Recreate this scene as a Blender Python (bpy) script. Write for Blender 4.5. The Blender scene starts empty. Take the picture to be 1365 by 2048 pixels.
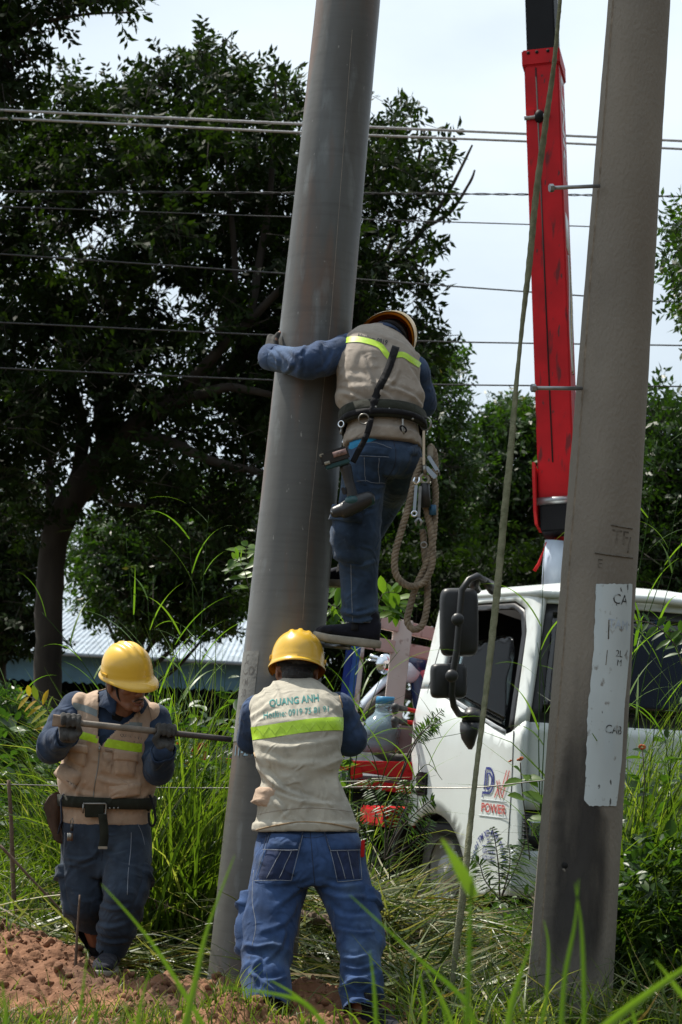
import bpy, bmesh, math, random
import numpy as np
from mathutils import Vector, Matrix, noise as mnoise
from mathutils.bvhtree import BVHTree
R = math.radians
random.seed(7)
rng = np.random.default_rng(7)
S = bpy.context.scene
C = S.collection
# ------------------------------------------------------------------ camera, sky, sun, exposure
FPX = 4140.0
CAM = Vector((0.0, 0.0, 1.2))
PITCH, ROLL = R(5.9), R(3.0)
fwd = Vector((0, math.cos(PITCH), math.sin(PITCH)))
r0, u0 = Vector((1, 0, 0)), Vector((0, -math.sin(PITCH), math.cos(PITCH)))
rgt = r0 * math.cos(ROLL) + u0 * math.sin(ROLL)
upv = -r0 * math.sin(ROLL) + u0 * math.cos(ROLL)
cd = bpy.data.cameras.new('camera')
cam = bpy.data.objects.new('camera', cd)
C.objects.link(cam)
M = Matrix((rgt, upv, -fwd)).transposed().to_4x4()
M.translation = CAM
cam.matrix_world = M
cd.sensor_fit = 'VERTICAL'
cd.sensor_height = 36.0
cd.sensor_width = 24.0
cd.lens = 36.0 * FPX / 2048
cd.clip_start, cd.clip_end = 0.1, 800
cd.dof.use_dof = True
cd.dof.focus_distance = 9.0
cd.dof.aperture_fstop = 8.0
S.camera = cam
SUN_EL, SUN_AZ = R(58), R(37)          # azimuth: from the left (-x) turned 45 deg behind the scene (+y)
sdir = Vector((-math.cos(SUN_EL) * math.cos(SUN_AZ), math.cos(SUN_EL) * math.sin(SUN_AZ), math.sin(SUN_EL)))
ld = bpy.data.lights.new('sun', 'SUN')
ld.energy, ld.angle, ld.color = 5.0, R(0.53), (1.0, 0.945, 0.85)
sun = bpy.data.objects.new('sun', ld)
C.objects.link(sun)
sun.rotation_euler = sdir.to_track_quat('Z', 'Y').to_euler()
sun.location = (0, 0, 30)
w = bpy.data.worlds.new('World')
S.world = w
w.use_nodes = True
nt = w.node_tree
nt.nodes.clear()
N = nt.nodes.new
sky = N('ShaderNodeTexSky')
sky.sky_type = 'NISHITA'
sky.sun_disc = False
sky.sun_elevation = SUN_EL
sky.sun_rotation = math.atan2(sdir.x, sdir.y)
sky.air_density, sky.dust_density, sky.ozone_density = 1.0, 1.6, 1.0
tc = N('ShaderNodeTexCoord')
mp = N('ShaderNodeMapping')
mp.inputs['Scale'].default_value = (1.0, 1.0, 2.2)
nz = N('ShaderNodeTexNoise')
nz.inputs['Scale'].default_value, nz.inputs['Detail'].default_value = 2.6, 7
cr = N('ShaderNodeMapRange')
cr.inputs['From Min'].default_value, cr.inputs['From Max'].default_value = 0.36, 0.62
cr.inputs['To Min'].default_value, cr.inputs['To Max'].default_value = 0.62, 0.98
mx = N('ShaderNodeMix')
mx.data_type = 'RGBA'
# thin cloud veil: it scatters sunlight forward, so it is brightest round the sun and dimmest opposite to it
vd = N('ShaderNodeVectorMath'); vd.operation = 'DOT_PRODUCT'
vd.inputs[1].default_value = sdir
vr = N('ShaderNodeMapRange'); vr.interpolation_type = 'SMOOTHSTEP'
vr.inputs['From Min'].default_value, vr.inputs['From Max'].default_value = -0.4, 0.50
vr.inputs['To Min'].default_value, vr.inputs['To Max'].default_value = 0.9, 12.6
vc = N('ShaderNodeMix'); vc.data_type = 'RGBA'; vc.blend_type = 'MULTIPLY'
vc.inputs['Factor'].default_value = 1
vc.inputs['A'].default_value = (0.885, 1.0, 1.09, 1)
bg = N('ShaderNodeBackground')
bg.inputs['Strength'].default_value = 0.061
wo = N('ShaderNodeOutputWorld')
L = nt.links.new
L(tc.outputs['Generated'], mp.inputs['Vector'])
L(mp.outputs['Vector'], nz.inputs['Vector'])
L(nz.outputs['Fac'], cr.inputs['Value'])
L(cr.outputs['Result'], mx.inputs['Factor'])
L(tc.outputs['Generated'], vd.inputs[0])
L(vd.outputs['Value'], vr.inputs['Value'])
L(vr.outputs['Result'], vc.inputs['B'])
L(vc.outputs['Result'], mx.inputs['B'])
L(sky.outputs['Color'], mx.inputs['A'])
L(mx.outputs['Result'], bg.inputs['Color'])
L(bg.outputs['Background'], wo.inputs['Surface'])
S.view_settings.view_transform = 'Standard'
S.view_settings.look = 'None'
S.view_settings.exposure = 0.46
S.view_settings.gamma = 1.0
S.view_settings.use_curve_mapping = False
S.render.engine = 'CYCLES'
S.cycles.max_bounces = 6
S.cycles.diffuse_bounces = 3
S.cycles.glossy_bounces = 2
S.cycles.transmission_bounces = 4
S.cycles.transparent_max_bounces = 8
S.cycles.use_denoising = True
S.cycles.caustics_reflective = S.cycles.caustics_refractive = False

# ------------------------------------------------------------------ helpers
def W(px, py, Y):
    """the point at ground distance Y that the photograph shows at pixel (px, py)"""
    d = fwd + rgt * ((px - 682.5) / FPX) - upv * ((py - 1024) / FPX)
    return CAM + d * (Y / d.y)
def Wz(px, py, z):
    d = fwd + rgt * ((px - 682.5) / FPX) - upv * ((py - 1024) / FPX)
    return CAM + d * ((z - CAM.z) / d.z)
def smooth01(x, a, b):
    t = np.clip((np.asarray(x, float) - a) / (b - a), 0, 1)
    return t * t * (3 - 2 * t)
def vnoise(p, s=1.0, seed=0):
    """vectorised value noise in -1..1, p is (n,3)"""
    p = np.asarray(p, float) * s + seed * 17.31
    i = np.floor(p).astype(np.int64)
    f = p - i
    f = f * f * (3 - 2 * f)
    def h(x, y, z):
        n = (x * 374761393 + y * 668265263 + z * 1442695041) & 0x7fffffff
        n = ((n ^ (n >> 13)) * 1274126177) & 0x7fffffff
        n = n ^ (n >> 16)
        return (n & 0xffff) / 32767.5 - 1
    o = 0
    for dx in (0, 1):
        for dy in (0, 1):
            for dz in (0, 1):
                wgt = (f[:, 0] if dx else 1 - f[:, 0]) * (f[:, 1] if dy else 1 - f[:, 1]) * (f[:, 2] if dz else 1 - f[:, 2])
                o = o + wgt * h(i[:, 0] + dx, i[:, 1] + dy, i[:, 2] + dz)
    return o
def fbm(p, s=1.0, oct=4, seed=0):
    o, a = 0, 1.0
    for k in range(oct):
        o = o + a * vnoise(p, s * 2 ** k, seed + k)
        a *= 0.5
    return o
class MB:
    """collects verts and faces"""
    def __init__(s): s.v, s.f = [], []
    def add(s, v, f):
        o = len(s.v)
        s.v += [tuple(x) for x in v]
        s.f += [tuple(i + o for i in q) for q in f]
        return s
    def box(s, c, h, axes=None):
        c = Vector(c)
        ax = axes or (Vector((1, 0, 0)), Vector((0, 1, 0)), Vector((0, 0, 1)))
        v = [c + ax[0] * (h[0] * i) + ax[1] * (h[1] * j) + ax[2] * (h[2] * k) for k in (-1, 1) for j in (-1, 1) for i in (-1, 1)]
        return s.add(v, [(0, 2, 3, 1), (4, 5, 7, 6), (0, 1, 5, 4), (2, 6, 7, 3), (0, 4, 6, 2), (1, 3, 7, 5)])
    def tube(s, pts, rad, n=10, cap=True, closed=False):
        pts = [Vector(p) for p in pts]
        m = len(pts)
        if not hasattr(rad, '__len__'): rad = [rad] * m
        v, f = [], []
        ref = None
        for i, p in enumerate(pts):
            if closed: d = pts[(i + 1) % m] - pts[i - 1]
            else: d = pts[min(i + 1, m - 1)] - pts[max(i - 1, 0)]
            d.normalize()
            if ref is None: ref = d.orthogonal().normalized()
            ref = (ref - d * ref.dot(d))
            if ref.length < 1e-6: ref = d.orthogonal()
            ref.normalize()
            b = d.cross(ref)
            for k in range(n):
                a = 2 * math.pi * k / n
                v.append(p + (ref * math.cos(a) + b * math.sin(a)) * rad[i])
        for i in range(m if closed else m - 1):
            j = (i + 1) % m
            for k in range(n):
                f.append((i * n + k, i * n + (k + 1) % n, j * n + (k + 1) % n, j * n + k))
        if cap and not closed:
            f.append(tuple(range(n - 1, -1, -1)))
            f.append(tuple((m - 1) * n + k for k in range(n)))
        return s.add(v, f)
    def ball(s, c, r, mat=None, u=16, vv=10):
        c = Vector(c)
        if not hasattr(r, '__len__'): r = (r, r, r)
        v = [(0, 0, 1)]
        for i in range(1, vv):
            t = math.pi * i / vv
            v += [(math.sin(t) * math.cos(2 * math.pi * k / u), math.sin(t) * math.sin(2 * math.pi * k / u), math.cos(t)) for k in range(u)]
        v.append((0, 0, -1))
        f = [(0, 1 + k, 1 + (k + 1) % u) for k in range(u)]
        for i in range(vv - 2):
            o = 1 + i * u
            f += [(o + k, o + u + k, o + u + (k + 1) % u, o + (k + 1) % u) for k in range(u)]
        o = 1 + (vv - 2) * u
        f += [(o + k, o + u, o + (k + 1) % u) for k in range(u)]
        out = []
        for x in v:
            q = Vector((x[0] * r[0], x[1] * r[1], x[2] * r[2]))
            if mat is not None: q = mat @ q
            out.append(c + q)
        return s.add(out, f)
    def capsule(s, p0, a, p1, b, n=14):
        s.tube([p0, p1], [a, b], n)
        s.ball(p0, a, None, n, 8)
        return s.ball(p1, b, None, n, 8)
    def chain(s, pts, rad, n=14):
        for i in range(len(pts) - 1): s.capsule(pts[i], rad[i], pts[i + 1], rad[i + 1], n)
        return s
    def loft(s, rings, n=40, ex=2.3):
        """rings: (centre, axis a, axis b, half a, half b)"""
        v, f = [], []
        for (c, a, b, ha, hb) in rings:
            for k in range(n):
                t = 2 * math.pi * k / n
                ct, st = math.cos(t), math.sin(t)
                v.append(Vector(c) + Vector(a) * (ha * math.copysign(abs(ct) ** (2 / ex), ct)) + Vector(b) * (hb * math.copysign(abs(st) ** (2 / ex), st)))
        m = len(rings)
        for i in range(m - 1):
            for k in range(n):
                f.append((i * n + k, i * n + (k + 1) % n, (i + 1) * n + (k + 1) % n, (i + 1) * n + k))
        f.append(tuple(range(n - 1, -1, -1)))
        f.append(tuple((m - 1) * n + k for k in range(n)))
        return s.add(v, f)
    def mesh(s, name):
        me = bpy.data.meshes.new(name)
        me.from_pydata(s.v, [], s.f)
        return me
    def obj(s, name, mat, parent=None, smooth=True, bevel=0, fix=True):
        me = s.mesh(name)
        return link(name, me, mat, parent, smooth, bevel, fix)
def link(name, me, mat, parent=None, smooth=True, bevel=0, fix=False):
    if fix or bevel:
        bm = bmesh.new()
        bm.from_mesh(me)
        if fix: bmesh.ops.recalc_face_normals(bm, faces=bm.faces[:])
        if bevel:
            es = [e for e in bm.edges if len(e.link_faces) == 2 and e.calc_face_angle(0) > 0.6]
            bmesh.ops.bevel(bm, geom=es, offset=bevel, segments=2, affect='EDGES', clamp_overlap=True)
        bm.to_mesh(me)
        bm.free()
    if mat is not None and not me.materials: me.materials.append(mat)
    if smooth: me.polygons.foreach_set('use_smooth', [True] * len(me.polygons))
    o = bpy.data.objects.new(name, me)
    C.objects.link(o)
    if smooth == 'auto' or bevel:
        me.set_sharp_from_angle(angle=R(40))
    if parent is not None:
        o.parent = parent
        o.matrix_parent_inverse = parent.matrix_world.inverted()
    return o
def tag(o, label=None, cat=None, group=None, kind=None):
    if label: o['label'] = label
    if cat: o['category'] = cat
    if group: o['group'] = group
    if kind: o['kind'] = kind
    return o
def thing(name, loc, label, cat, group=None):
    o = bpy.data.objects.new(name, None)
    C.objects.link(o)
    o.empty_display_size = 0.1
    o.location = loc
    o.matrix_world = Matrix.Translation(Vector(loc))
    return tag(o, label, cat, group)
def np_mesh(name, verts, faces, attr=None):
    """fast mesh from arrays; faces is (n,3) or (n,4); attr: per-vertex float 'rnd'"""
    me = bpy.data.meshes.new(name)
    verts = np.asarray(verts, np.float32)
    faces = np.asarray(faces, np.int32)
    k = faces.shape[1]
    me.vertices.add(len(verts))
    me.vertices.foreach_set('co', verts.ravel())
    me.loops.add(faces.size)
    me.loops.foreach_set('vertex_index', faces.ravel())
    me.polygons.add(len(faces))
    me.polygons.foreach_set('loop_start', np.arange(0, faces.size, k, dtype=np.int32))
    me.polygons.foreach_set('loop_total', np.full(len(faces), k, np.int32))
    me.update(calc_edges=True)
    if attr is not None:
        a = me.attributes.new('rnd', 'FLOAT', 'POINT')
        a.data.foreach_set('value', np.asarray(attr, np.float32))
    return me
def remesh(mb, voxel, it=4, sub=0):
    """one continuous skin around overlapping closed shapes"""
    me = mb.mesh('tmp')
    bm = bmesh.new(); bm.from_mesh(me)
    bmesh.ops.recalc_face_normals(bm, faces=bm.faces[:])
    bm.to_mesh(me); bm.free()
    o = bpy.data.objects.new('tmp', me)
    C.objects.link(o)
    m = o.modifiers.new('r', 'REMESH')
    m.mode, m.voxel_size = 'VOXEL', voxel
    if it:
        m = o.modifiers.new('s', 'SMOOTH')
        m.factor, m.iterations = 0.5, it
    dg = bpy.context.evaluated_depsgraph_get()
    out = bpy.data.meshes.new_from_object(o.evaluated_get(dg))
    bpy.data.objects.remove(o)
    bpy.data.meshes.remove(me)
    return out
def co_no(me):
    n = len(me.vertices)
    co = np.empty(n * 3, np.float32); me.vertices.foreach_get('co', co)
    no = np.empty(n * 3, np.float32); me.vertices.foreach_get('normal', no)
    return co.reshape(-1, 3).astype(float), no.reshape(-1, 3).astype(float)
def displace(me, d):
    co, no = co_no(me)
    co = co + no * np.asarray(d)[:, None]
    me.vertices.foreach_set('co', co.astype(np.float32).ravel())
    me.update()
def bvh_of(me):
    return BVHTree.FromPolygons([v.co for v in me.vertices], [tuple(p.vertices) for p in me.polygons])
def axis_param(co, pts):
    """arclength of the closest point on a polyline, and distance"""
    best = np.full(len(co), 1e9); s = np.zeros(len(co)); acc = 0
    for a, b in zip(pts[:-1], pts[1:]):
        a, b = np.array(a), np.array(b); d = b - a; l = np.linalg.norm(d)
        t = np.clip((co - a) @ d / (l * l), 0, 1)
        q = np.linalg.norm(co - (a + t[:, None] * d), axis=1)
        m = q < best
        best[m] = q[m]; s[m] = acc + t[m] * l
        acc += l
    return s, best
def patch(name, bvh, o, u, v, n, w, h, thick, mat, parent, nu=10, nv=10, outline=None, lip=0.0, smooth=True, wav=0.0, back=0.25):
    """a piece of cloth/paint of size w x h lying on a surface, seen along -n; outline(a,b)->(a,b) reshapes it"""
    o, u, v, n = Vector(o), Vector(u).normalized(), Vector(v).normalized(), Vector(n).normalized()
    vs, ok = [], []
    for j in range(nv + 1):
        for i in range(nu + 1):
            a, b = (i / nu - .5), (j / nv - .5)
            if outline: a, b = outline(a, b)
            p = o + u * (a * w) + v * (b * h)
            hit, hn, _, _ = bvh.ray_cast(p + n * back, -n, back + 0.5)
            if hit is None:
                hit, hn, _, dist = bvh.find_nearest(p)
                ok.append(dist < 0.06)
            else: ok.append(True)
            if hn.dot(n) < 0: hn = -hn
            e = min(i, nu - i) == 0 or min(j, nv - j) == 0
            k = -0.001 if (e and thick > 0.003) else thick + lip * smooth01(j / nv, 0.5, 0.0) + wav * mnoise.noise(p * 30)
            vs.append(hit + hn * float(k))
    f = []
    for j in range(nv):
        for i in range(nu):
            q = (j * (nu + 1) + i, j * (nu + 1) + i + 1, (j + 1) * (nu + 1) + i + 1, (j + 1) * (nu + 1) + i)
            if all(ok[x] for x in q): f.append(q)
    mb = MB(); mb.v = [tuple(x) for x in vs]; mb.f = f
    bmm = mb.mesh(name)
    bm = bmesh.new(); bm.from_mesh(bmm)
    bmesh.ops.delete(bm, geom=[x for x in bm.verts if not x.link_faces], context='VERTS')
    bm.to_mesh(bmm); bm.free()
    return link(name, bmm, mat, parent, smooth)
def text_tris(txt, bold=0.0, spacing=1.0):
    cu = bpy.data.curves.new('t', 'FONT')
    cu.body = txt
    cu.align_x, cu.align_y = 'CENTER', 'CENTER'
    cu.offset = bold
    cu.space_character = spacing
    cu.resolution_u = 3
    ob = bpy.data.objects.new('t', cu)
    C.objects.link(ob)
    dg = bpy.context.evaluated_depsgraph_get()
    me = bpy.data.meshes.new_from_object(ob.evaluated_get(dg))
    bpy.data.objects.remove(ob)
    bm = bmesh.new(); bm.from_mesh(me)
    bmesh.ops.triangulate(bm, faces=bm.faces[:])
    for _ in range(2):
        es = [e for e in bm.edges if e.calc_length() > 0.18]
        if es:
            bmesh.ops.subdivide_edges(bm, edges=es, cuts=1)
            bmesh.ops.triangulate(bm, faces=bm.faces[:])
    v = [(x.co.x, x.co.y) for x in bm.verts]
    bm.verts.index_update()
    f = [tuple(y.index for y in x.verts) for x in bm.faces]
    bm.free()
    return v, f
def text_on(name, txt, bvh, o, u, v, n, size, mat, parent, off=0.0015, sx=1.0, bold=0.0, shape=None, back=0.25):
    o, u, v, n = Vector(o), Vector(u).normalized(), Vector(v).normalized(), Vector(n).normalized()
    tv, tf = text_tris(txt, bold)
    vs = []
    for (a, b) in tv:
        a, b = a * size * sx, b * size
        if shape: a, b = shape(a, b)
        p = o + u * a + v * b
        if bvh is None: vs.append(p + n * off); continue
        hit, hn, _, _ = bvh.ray_cast(p + n * back, -n, back + 0.4)
        if hit is None: hit, hn, _, _ = bvh.find_nearest(p)
        if hn.dot(n) < 0: hn = -hn
        vs.append(hit + hn * off)
    mb = MB(); mb.add(vs, tf)
    return mb.obj(name, mat, parent, False, fix=False)

# ------------------------------------------------------------------ materials
def mat(name, col, rough=0.6, var=0.12, scale=8.0, bump=0.0, bscale=60.0, metal=0.0, spec=0.5, col2=None, coord='Object', detail=5, stretch=None, coat=0.0):
    m = bpy.data.materials.new(name)
    m.use_nodes = True
    t = m.node_tree
    b = t.nodes['Principled BSDF']
    b.inputs['Roughness'].default_value = rough
    b.inputs['Metallic'].default_value = metal
    b.inputs['Specular IOR Level'].default_value = spec
    if coat: b.inputs['Coat Weight'].default_value = coat
    c = t.nodes.new('ShaderNodeTexCoord')
    src = c.outputs[coord]
    if stretch:
        k = t.nodes.new('ShaderNodeMapping')
        k.inputs['Scale'].default_value = stretch
        t.links.new(src, k.inputs['Vector'])
        src = k.outputs['Vector']
    n = t.nodes.new('ShaderNodeTexNoise')
    n.inputs['Scale'].default_value, n.inputs['Detail'].default_value = scale, detail
    t.links.new(src, n.inputs['Vector'])
    r = t.nodes.new('ShaderNodeMapRange')
    r.inputs['From Min'].default_value, r.inputs['From Max'].default_value = 0.3, 0.7
    t.links.new(n.outputs['Fac'], r.inputs['Value'])
    x = t.nodes.new('ShaderNodeMix')
    x.data_type = 'RGBA'
    c2 = col2 or tuple(min(1, q * (1 + var * 2)) for q in col)
    c1 = col if col2 else tuple(q * (1 - var * 2) for q in col)
    x.inputs['A'].default_value, x.inputs['B'].default_value = (*c1, 1), (*c2, 1)
    t.links.new(r.outputs['Result'], x.inputs['Factor'])
    t.links.new(x.outputs['Result'], b.inputs['Base Color'])
    if bump:
        n2 = t.nodes.new('ShaderNodeTexNoise')
        n2.inputs['Scale'].default_value, n2.inputs['Detail'].default_value = bscale, 4
        t.links.new(src, n2.inputs['Vector'])
        bp = t.nodes.new('ShaderNodeBump')
        bp.inputs['Strength'].default_value, bp.inputs['Distance'].default_value = bump, 0.01
        t.links.new(n2.outputs['Fac'], bp.inputs['Height'])
        t.links.new(bp.outputs['Normal'], b.inputs['Normal'])
    m['mixnode'] = x.name
    return m
def layer(m, col, scale, lo, hi, stretch=None, amount=1.0, seed=0.0, detail=6, coord='Object'):
    """adds a stain / wear layer on top of the base colour"""
    t = m.node_tree
    b = t.nodes['Principled BSDF']
    prev = b.inputs['Base Color'].links[0].from_socket
    c = t.nodes.new('ShaderNodeTexCoord')
    k = t.nodes.new('ShaderNodeMapping')
    k.inputs['Scale'].default_value = stretch or (1, 1, 1)
    k.inputs['Location'].default_value = (seed, seed * 1.7, seed * .6)
    n = t.nodes.new('ShaderNodeTexNoise')
    n.inputs['Scale'].default_value, n.inputs['Detail'].default_value = scale, detail
    r = t.nodes.new('ShaderNodeMapRange')
    r.inputs['From Min'].default_value, r.inputs['From Max'].default_value = lo, hi
    r.inputs['To Max'].default_value = amount
    x = t.nodes.new('ShaderNodeMix')
    x.data_type = 'RGBA'
    x.inputs['B'].default_value = (*col, 1)
    t.links.new(c.outputs[coord], k.inputs['Vector'])
    t.links.new(k.outputs['Vector'], n.inputs['Vector'])
    t.links.new(n.outputs['Fac'], r.inputs['Value'])
    t.links.new(r.outputs['Result'], x.inputs['Factor'])
    t.links.new(prev, x.inputs['A'])
    t.links.new(x.outputs['Result'], b.inputs['Base Color'])
    return m
def leafmat(name, stops, trans=0.45, rough=0.45, spec=0.35, tcol=None):
    """two-sided leaf: diffuse + light through the blade; colour varies with the 'rnd' attribute"""
    m = bpy.data.materials.new(name)
    m.use_nodes = True
    t = m.node_tree
    b = t.nodes['Principled BSDF']
    b.inputs['Roughness'].default_value = rough
    b.inputs['Specular IOR Level'].default_value = spec
    a = t.nodes.new('ShaderNodeAttribute')
    a.attribute_name = 'rnd'
    rp = t.nodes.new('ShaderNodeValToRGB')
    e = rp.color_ramp.elements
    while len(e) < len(stops): e.new(0.5)
    for q, (p, c) in zip(e, stops):
        q.position = p
        q.color = (*c, 1)
    t.links.new(a.outputs['Fac'], rp.inputs['Fac'])
    t.links.new(rp.outputs['Color'], b.inputs['Base Color'])
    tr = t.nodes.new('ShaderNodeBsdfTranslucent')
    g = t.nodes.new('ShaderNodeMix')
    g.data_type = 'RGBA'
    g.blend_type = 'MULTIPLY'
    g.inputs['Factor'].default_value = 1
    g.inputs['B'].default_value = (*(tcol or (1.6, 1.7, 0.6)), 1)
    t.links.new(rp.outputs['Color'], g.inputs['A'])
    t.links.new(g.outputs['Result'], tr.inputs['Color'])
    ms = t.nodes.new('ShaderNodeMixShader')
    ms.inputs['Fac'].default_value = trans
    t.links.new(b.outputs['BSDF'], ms.inputs[1])
    t.links.new(tr.outputs['BSDF'], ms.inputs[2])
    t.links.new(ms.outputs['Shader'], t.nodes['Material Output'].inputs['Surface'])
    return m

# ================================================================== GROUND
SUNX = 0
def gz(x, y):
    x, y = np.asarray(x, float), np.asarray(y, float)
    z = 0.05 * vnoise(np.stack([x, y, x * 0], -1).reshape(-1, 3), 0.7, 3).reshape(x.shape) + 0.02 * vnoise(np.stack([x, y, x * 0], -1).reshape(-1, 3), 3.1, 5).reshape(x.shape)
    z = z - 0.22 * smooth01(y, 11.0, 13.2)
    return z
xs = np.concatenate([np.linspace(-320, -9, 24), np.linspace(-8, 8, 110), np.linspace(9, 320, 24)])
ys = np.concatenate([np.linspace(-60, 3.5, 14), np.linspace(4, 20, 110), np.linspace(21, 60, 24), np.linspace(65, 520, 18)])
gx, gy = np.meshgrid(xs, ys)
v = np.stack([gx, gy, gz(gx, gy)], -1).reshape(-1, 3)
nx, ny = len(xs), len(ys)
ii, jj = np.meshgrid(np.arange(nx - 1), np.arange(ny - 1))
q = (jj * nx + ii).ravel()
f = np.stack([q, q + 1, q + nx + 1, q + nx], -1)
m_ground = mat('ground_soil', (0.05, 0.045, 0.025), 0.95, col2=(0.13, 0.09, 0.05), scale=1.3, bump=0.6, bscale=20)
ground = tag(link('ground', np_mesh('ground', v, f), m_ground), kind='structure')

# loose red soil dug from the hole
m_dirt = mat('red_soil', (0.130, 0.058, 0.028), 0.97, col2=(0.255, 0.122, 0.062), scale=5, bump=0.9, bscale=45)
layer(m_dirt, (0.085, 0.042, 0.024), 2.2, 0.50, 0.64, amount=0.8)
layer(m_dirt, (0.33, 0.20, 0.125), 40, 0.62, 0.74, amount=0.7)
def dz(x, y):
    """height of the soil heap"""
    h = 0.30 * np.exp(-(((x + 1.75) / 0.62) ** 2 + ((y - 9.35) / 0.42) ** 2))
    h += 0.16 * np.exp(-(((x + 1.15) / 0.6) ** 2 + ((y - 8.95) / 0.33) ** 2))
    h += 0.13 * np.exp(-(((x + 0.35) / 0.55) ** 2 + ((y - 8.62) / 0.22) ** 2))
    h += 0.085 * np.exp(-(((x - 0.15) / 0.40) ** 2 + ((y - 8.42) / 0.20) ** 2))
    h += 0.06 * np.exp(-(((x + 0.5) / 1.2) ** 2 + ((y - 8.2) / 0.45) ** 2))
    h += 0.04 * np.exp(-(((x - 0.75) / 0.35) ** 2 + ((y - 8.2) / 0.2) ** 2))
    h += 0.13 * np.exp(-(((x + 0.30) / 0.20) ** 2 + ((y - 8.08) / 0.11) ** 2))
    return h
xs = np.linspace(-2.6, 1.3, 390)
ys = np.linspace(7.4, 10.0, 260)
gx, gy = np.meshgrid(xs, ys)
P3 = np.stack([gx, gy, gx * 0], -1).reshape(-1, 3)
h = dz(gx, gy)
rough = (0.050 * np.abs(fbm(P3, 7, 4, 11)) + 0.024 * np.abs(vnoise(P3, 24, 2)) + 0.016 * np.abs(vnoise(P3, 46, 6))).reshape(gx.shape)
z = gz(gx, gy) + h + rough * smooth01(h, 0.01, 0.07) - 0.035
v = np.stack([gx, gy, z], -1).reshape(-1, 3)
nx, ny = len(xs), len(ys)
ii, jj = np.meshgrid(np.arange(nx - 1), np.arange(ny - 1))
q = (jj * nx + ii).ravel()
f = np.stack([q, q + 1, q + nx + 1, q + nx], -1)
heap = tag(link('soil_heap', np_mesh('soil_heap', v, f), m_dirt), kind='structure')
heap_bvh = BVHTree.FromPolygons([tuple(x) for x in v], [tuple(x) for x in f.tolist()])
def surf(x, y):
    hit = heap_bvh.ray_cast(Vector((x, y, 3)), Vector((0, 0, -1)))[0]
    g = float(gz(np.array([x]), np.array([y]))[0])
    return max(g, hit.z) if hit is not None else g
# clods
bm = bmesh.new(); bmesh.ops.create_icosphere(bm, subdivisions=2, radius=1); bm.verts.index_update()
ico_v = np.array([x.co for x in bm.verts]); ico_f = np.array([[y.index for y in x.verts] for x in bm.faces]); bm.free()
V, F = [], []
n = 0
tries = 0
while n < 2600 and tries < 16000:
    tries += 1
    x, y = rng.uniform(-2.4, 1.1), rng.uniform(7.9, 9.9)
    hh = float(dz(np.array([x]), np.array([y]))[0])
    if hh < 0.035 or rng.random() > hh * 9: continue
    s = 0.003 + 0.020 * rng.random() ** 6
    a = ico_v * (s * rng.uniform(.7, 1.2, 3))
    a = a * (1 + 0.5 * vnoise(ico_v, 1.3, n) + .25 * vnoise(ico_v, 3.1, n + 5))[:, None]
    V.append(a + np.array([x, y, surf(x, y) + s * 0.35])); F.append(ico_f + n * len(ico_v)); n += 1
tag(link('soil_clods', np_mesh('soil_clods', np.concatenate(V), np.concatenate(F)), m_dirt), kind='stuff')

# ================================================================== CONCRETE POLES
def pole_mesh(p0, p1, ra, rb, n=72, m=60, ext=0.0, seed=0, rough=0.0012):
    p0, p1 = Vector(p0), Vector(p1)
    ax = (p1 - p0)
    Ln = ax.length
    ax.normalize()
    e1 = Vector((1, 0, 0)); e1 = (e1 - ax * e1.dot(ax)).normalized()
    e2 = ax.cross(e1)
    v, f = [], []
    tot = Ln + ext
    for i in range(m + 1):
        t = tot * i / m
        r = ra + (rb - ra) * t / Ln
        for k in range(n):
            a = 2 * math.pi * k / n
            d = e1 * math.cos(a) + e2 * math.sin(a)
            p = p0 + ax * t + d * r
            v.append(p + d * (rough * mnoise.noise(p * 9)))
    for i in range(m):
        for k in range(n):
            f.append((i * n + k, i * n + (k + 1) % n, (i + 1) * n + (k + 1) % n, (i + 1) * n + k))
    f.append(tuple(range(n - 1, -1, -1)))
    f.append(tuple(m * n + k for k in range(n)))
    mb = MB(); mb.add(v, f)
    return mb, ax, e1, e2
m_conc = mat('smooth_concrete', (0.078, 0.076, 0.070), 0.42, col2=(0.125, 0.125, 0.119), scale=2.2, stretch=(1, 1, .5), bump=0.12, bscale=30, spec=0.4)
layer(m_conc, (0.165, 0.187, 0.197), 2.3, 0.50, 0.72, (1.6, 1.6, .3), 0.7, 3)
layer(m_conc, (0.16, 0.080, 0.042), 2.6, 0.50, 0.66, (2.2, 2.2, .30), 0.75, 9)
layer(m_conc, (0.21, 0.235, 0.24), 9, 0.60, 0.72, (1.3, 1.3, .35), 0.5, 31)
layer(m_conc, (0.055, 0.052, 0.047), 2.6, 0.48, 0.78, (1.5, 1.5, 17), 0.38, 5)
layer(m_conc, (0.10, 0.095, 0.09), 30, 0.70, 0.75, (1, 1, .25), 0.6, 2)
layer(m_conc, (0.33, 0.32, 0.30), 55, 0.70, 0.76, (1, 1, .5), 0.7, 7)
PA, PB = W(490, 2090, 9.15), W(700, -30, 9.55)
mid = thing('concrete_pole', PA, 'smooth grey tapered concrete pole leaning while workers push it upright', 'utility pole', 'concrete poles')
mb, pax, pe1, pe2 = pole_mesh(PA - (PB - PA).normalized() * .3, PB, 0.196, 0.151, ext=7.0, m=120)
mid_o = mb.obj('shaft', m_conc, mid, fix=False)
mid_bvh = bvh_of(mid_o.data)
def pole_c(py):
    """axis point of the leaning pole level with pixel row py"""
    t = (2090 - py) / 2120
    return PA.lerp(PB, t)
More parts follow.
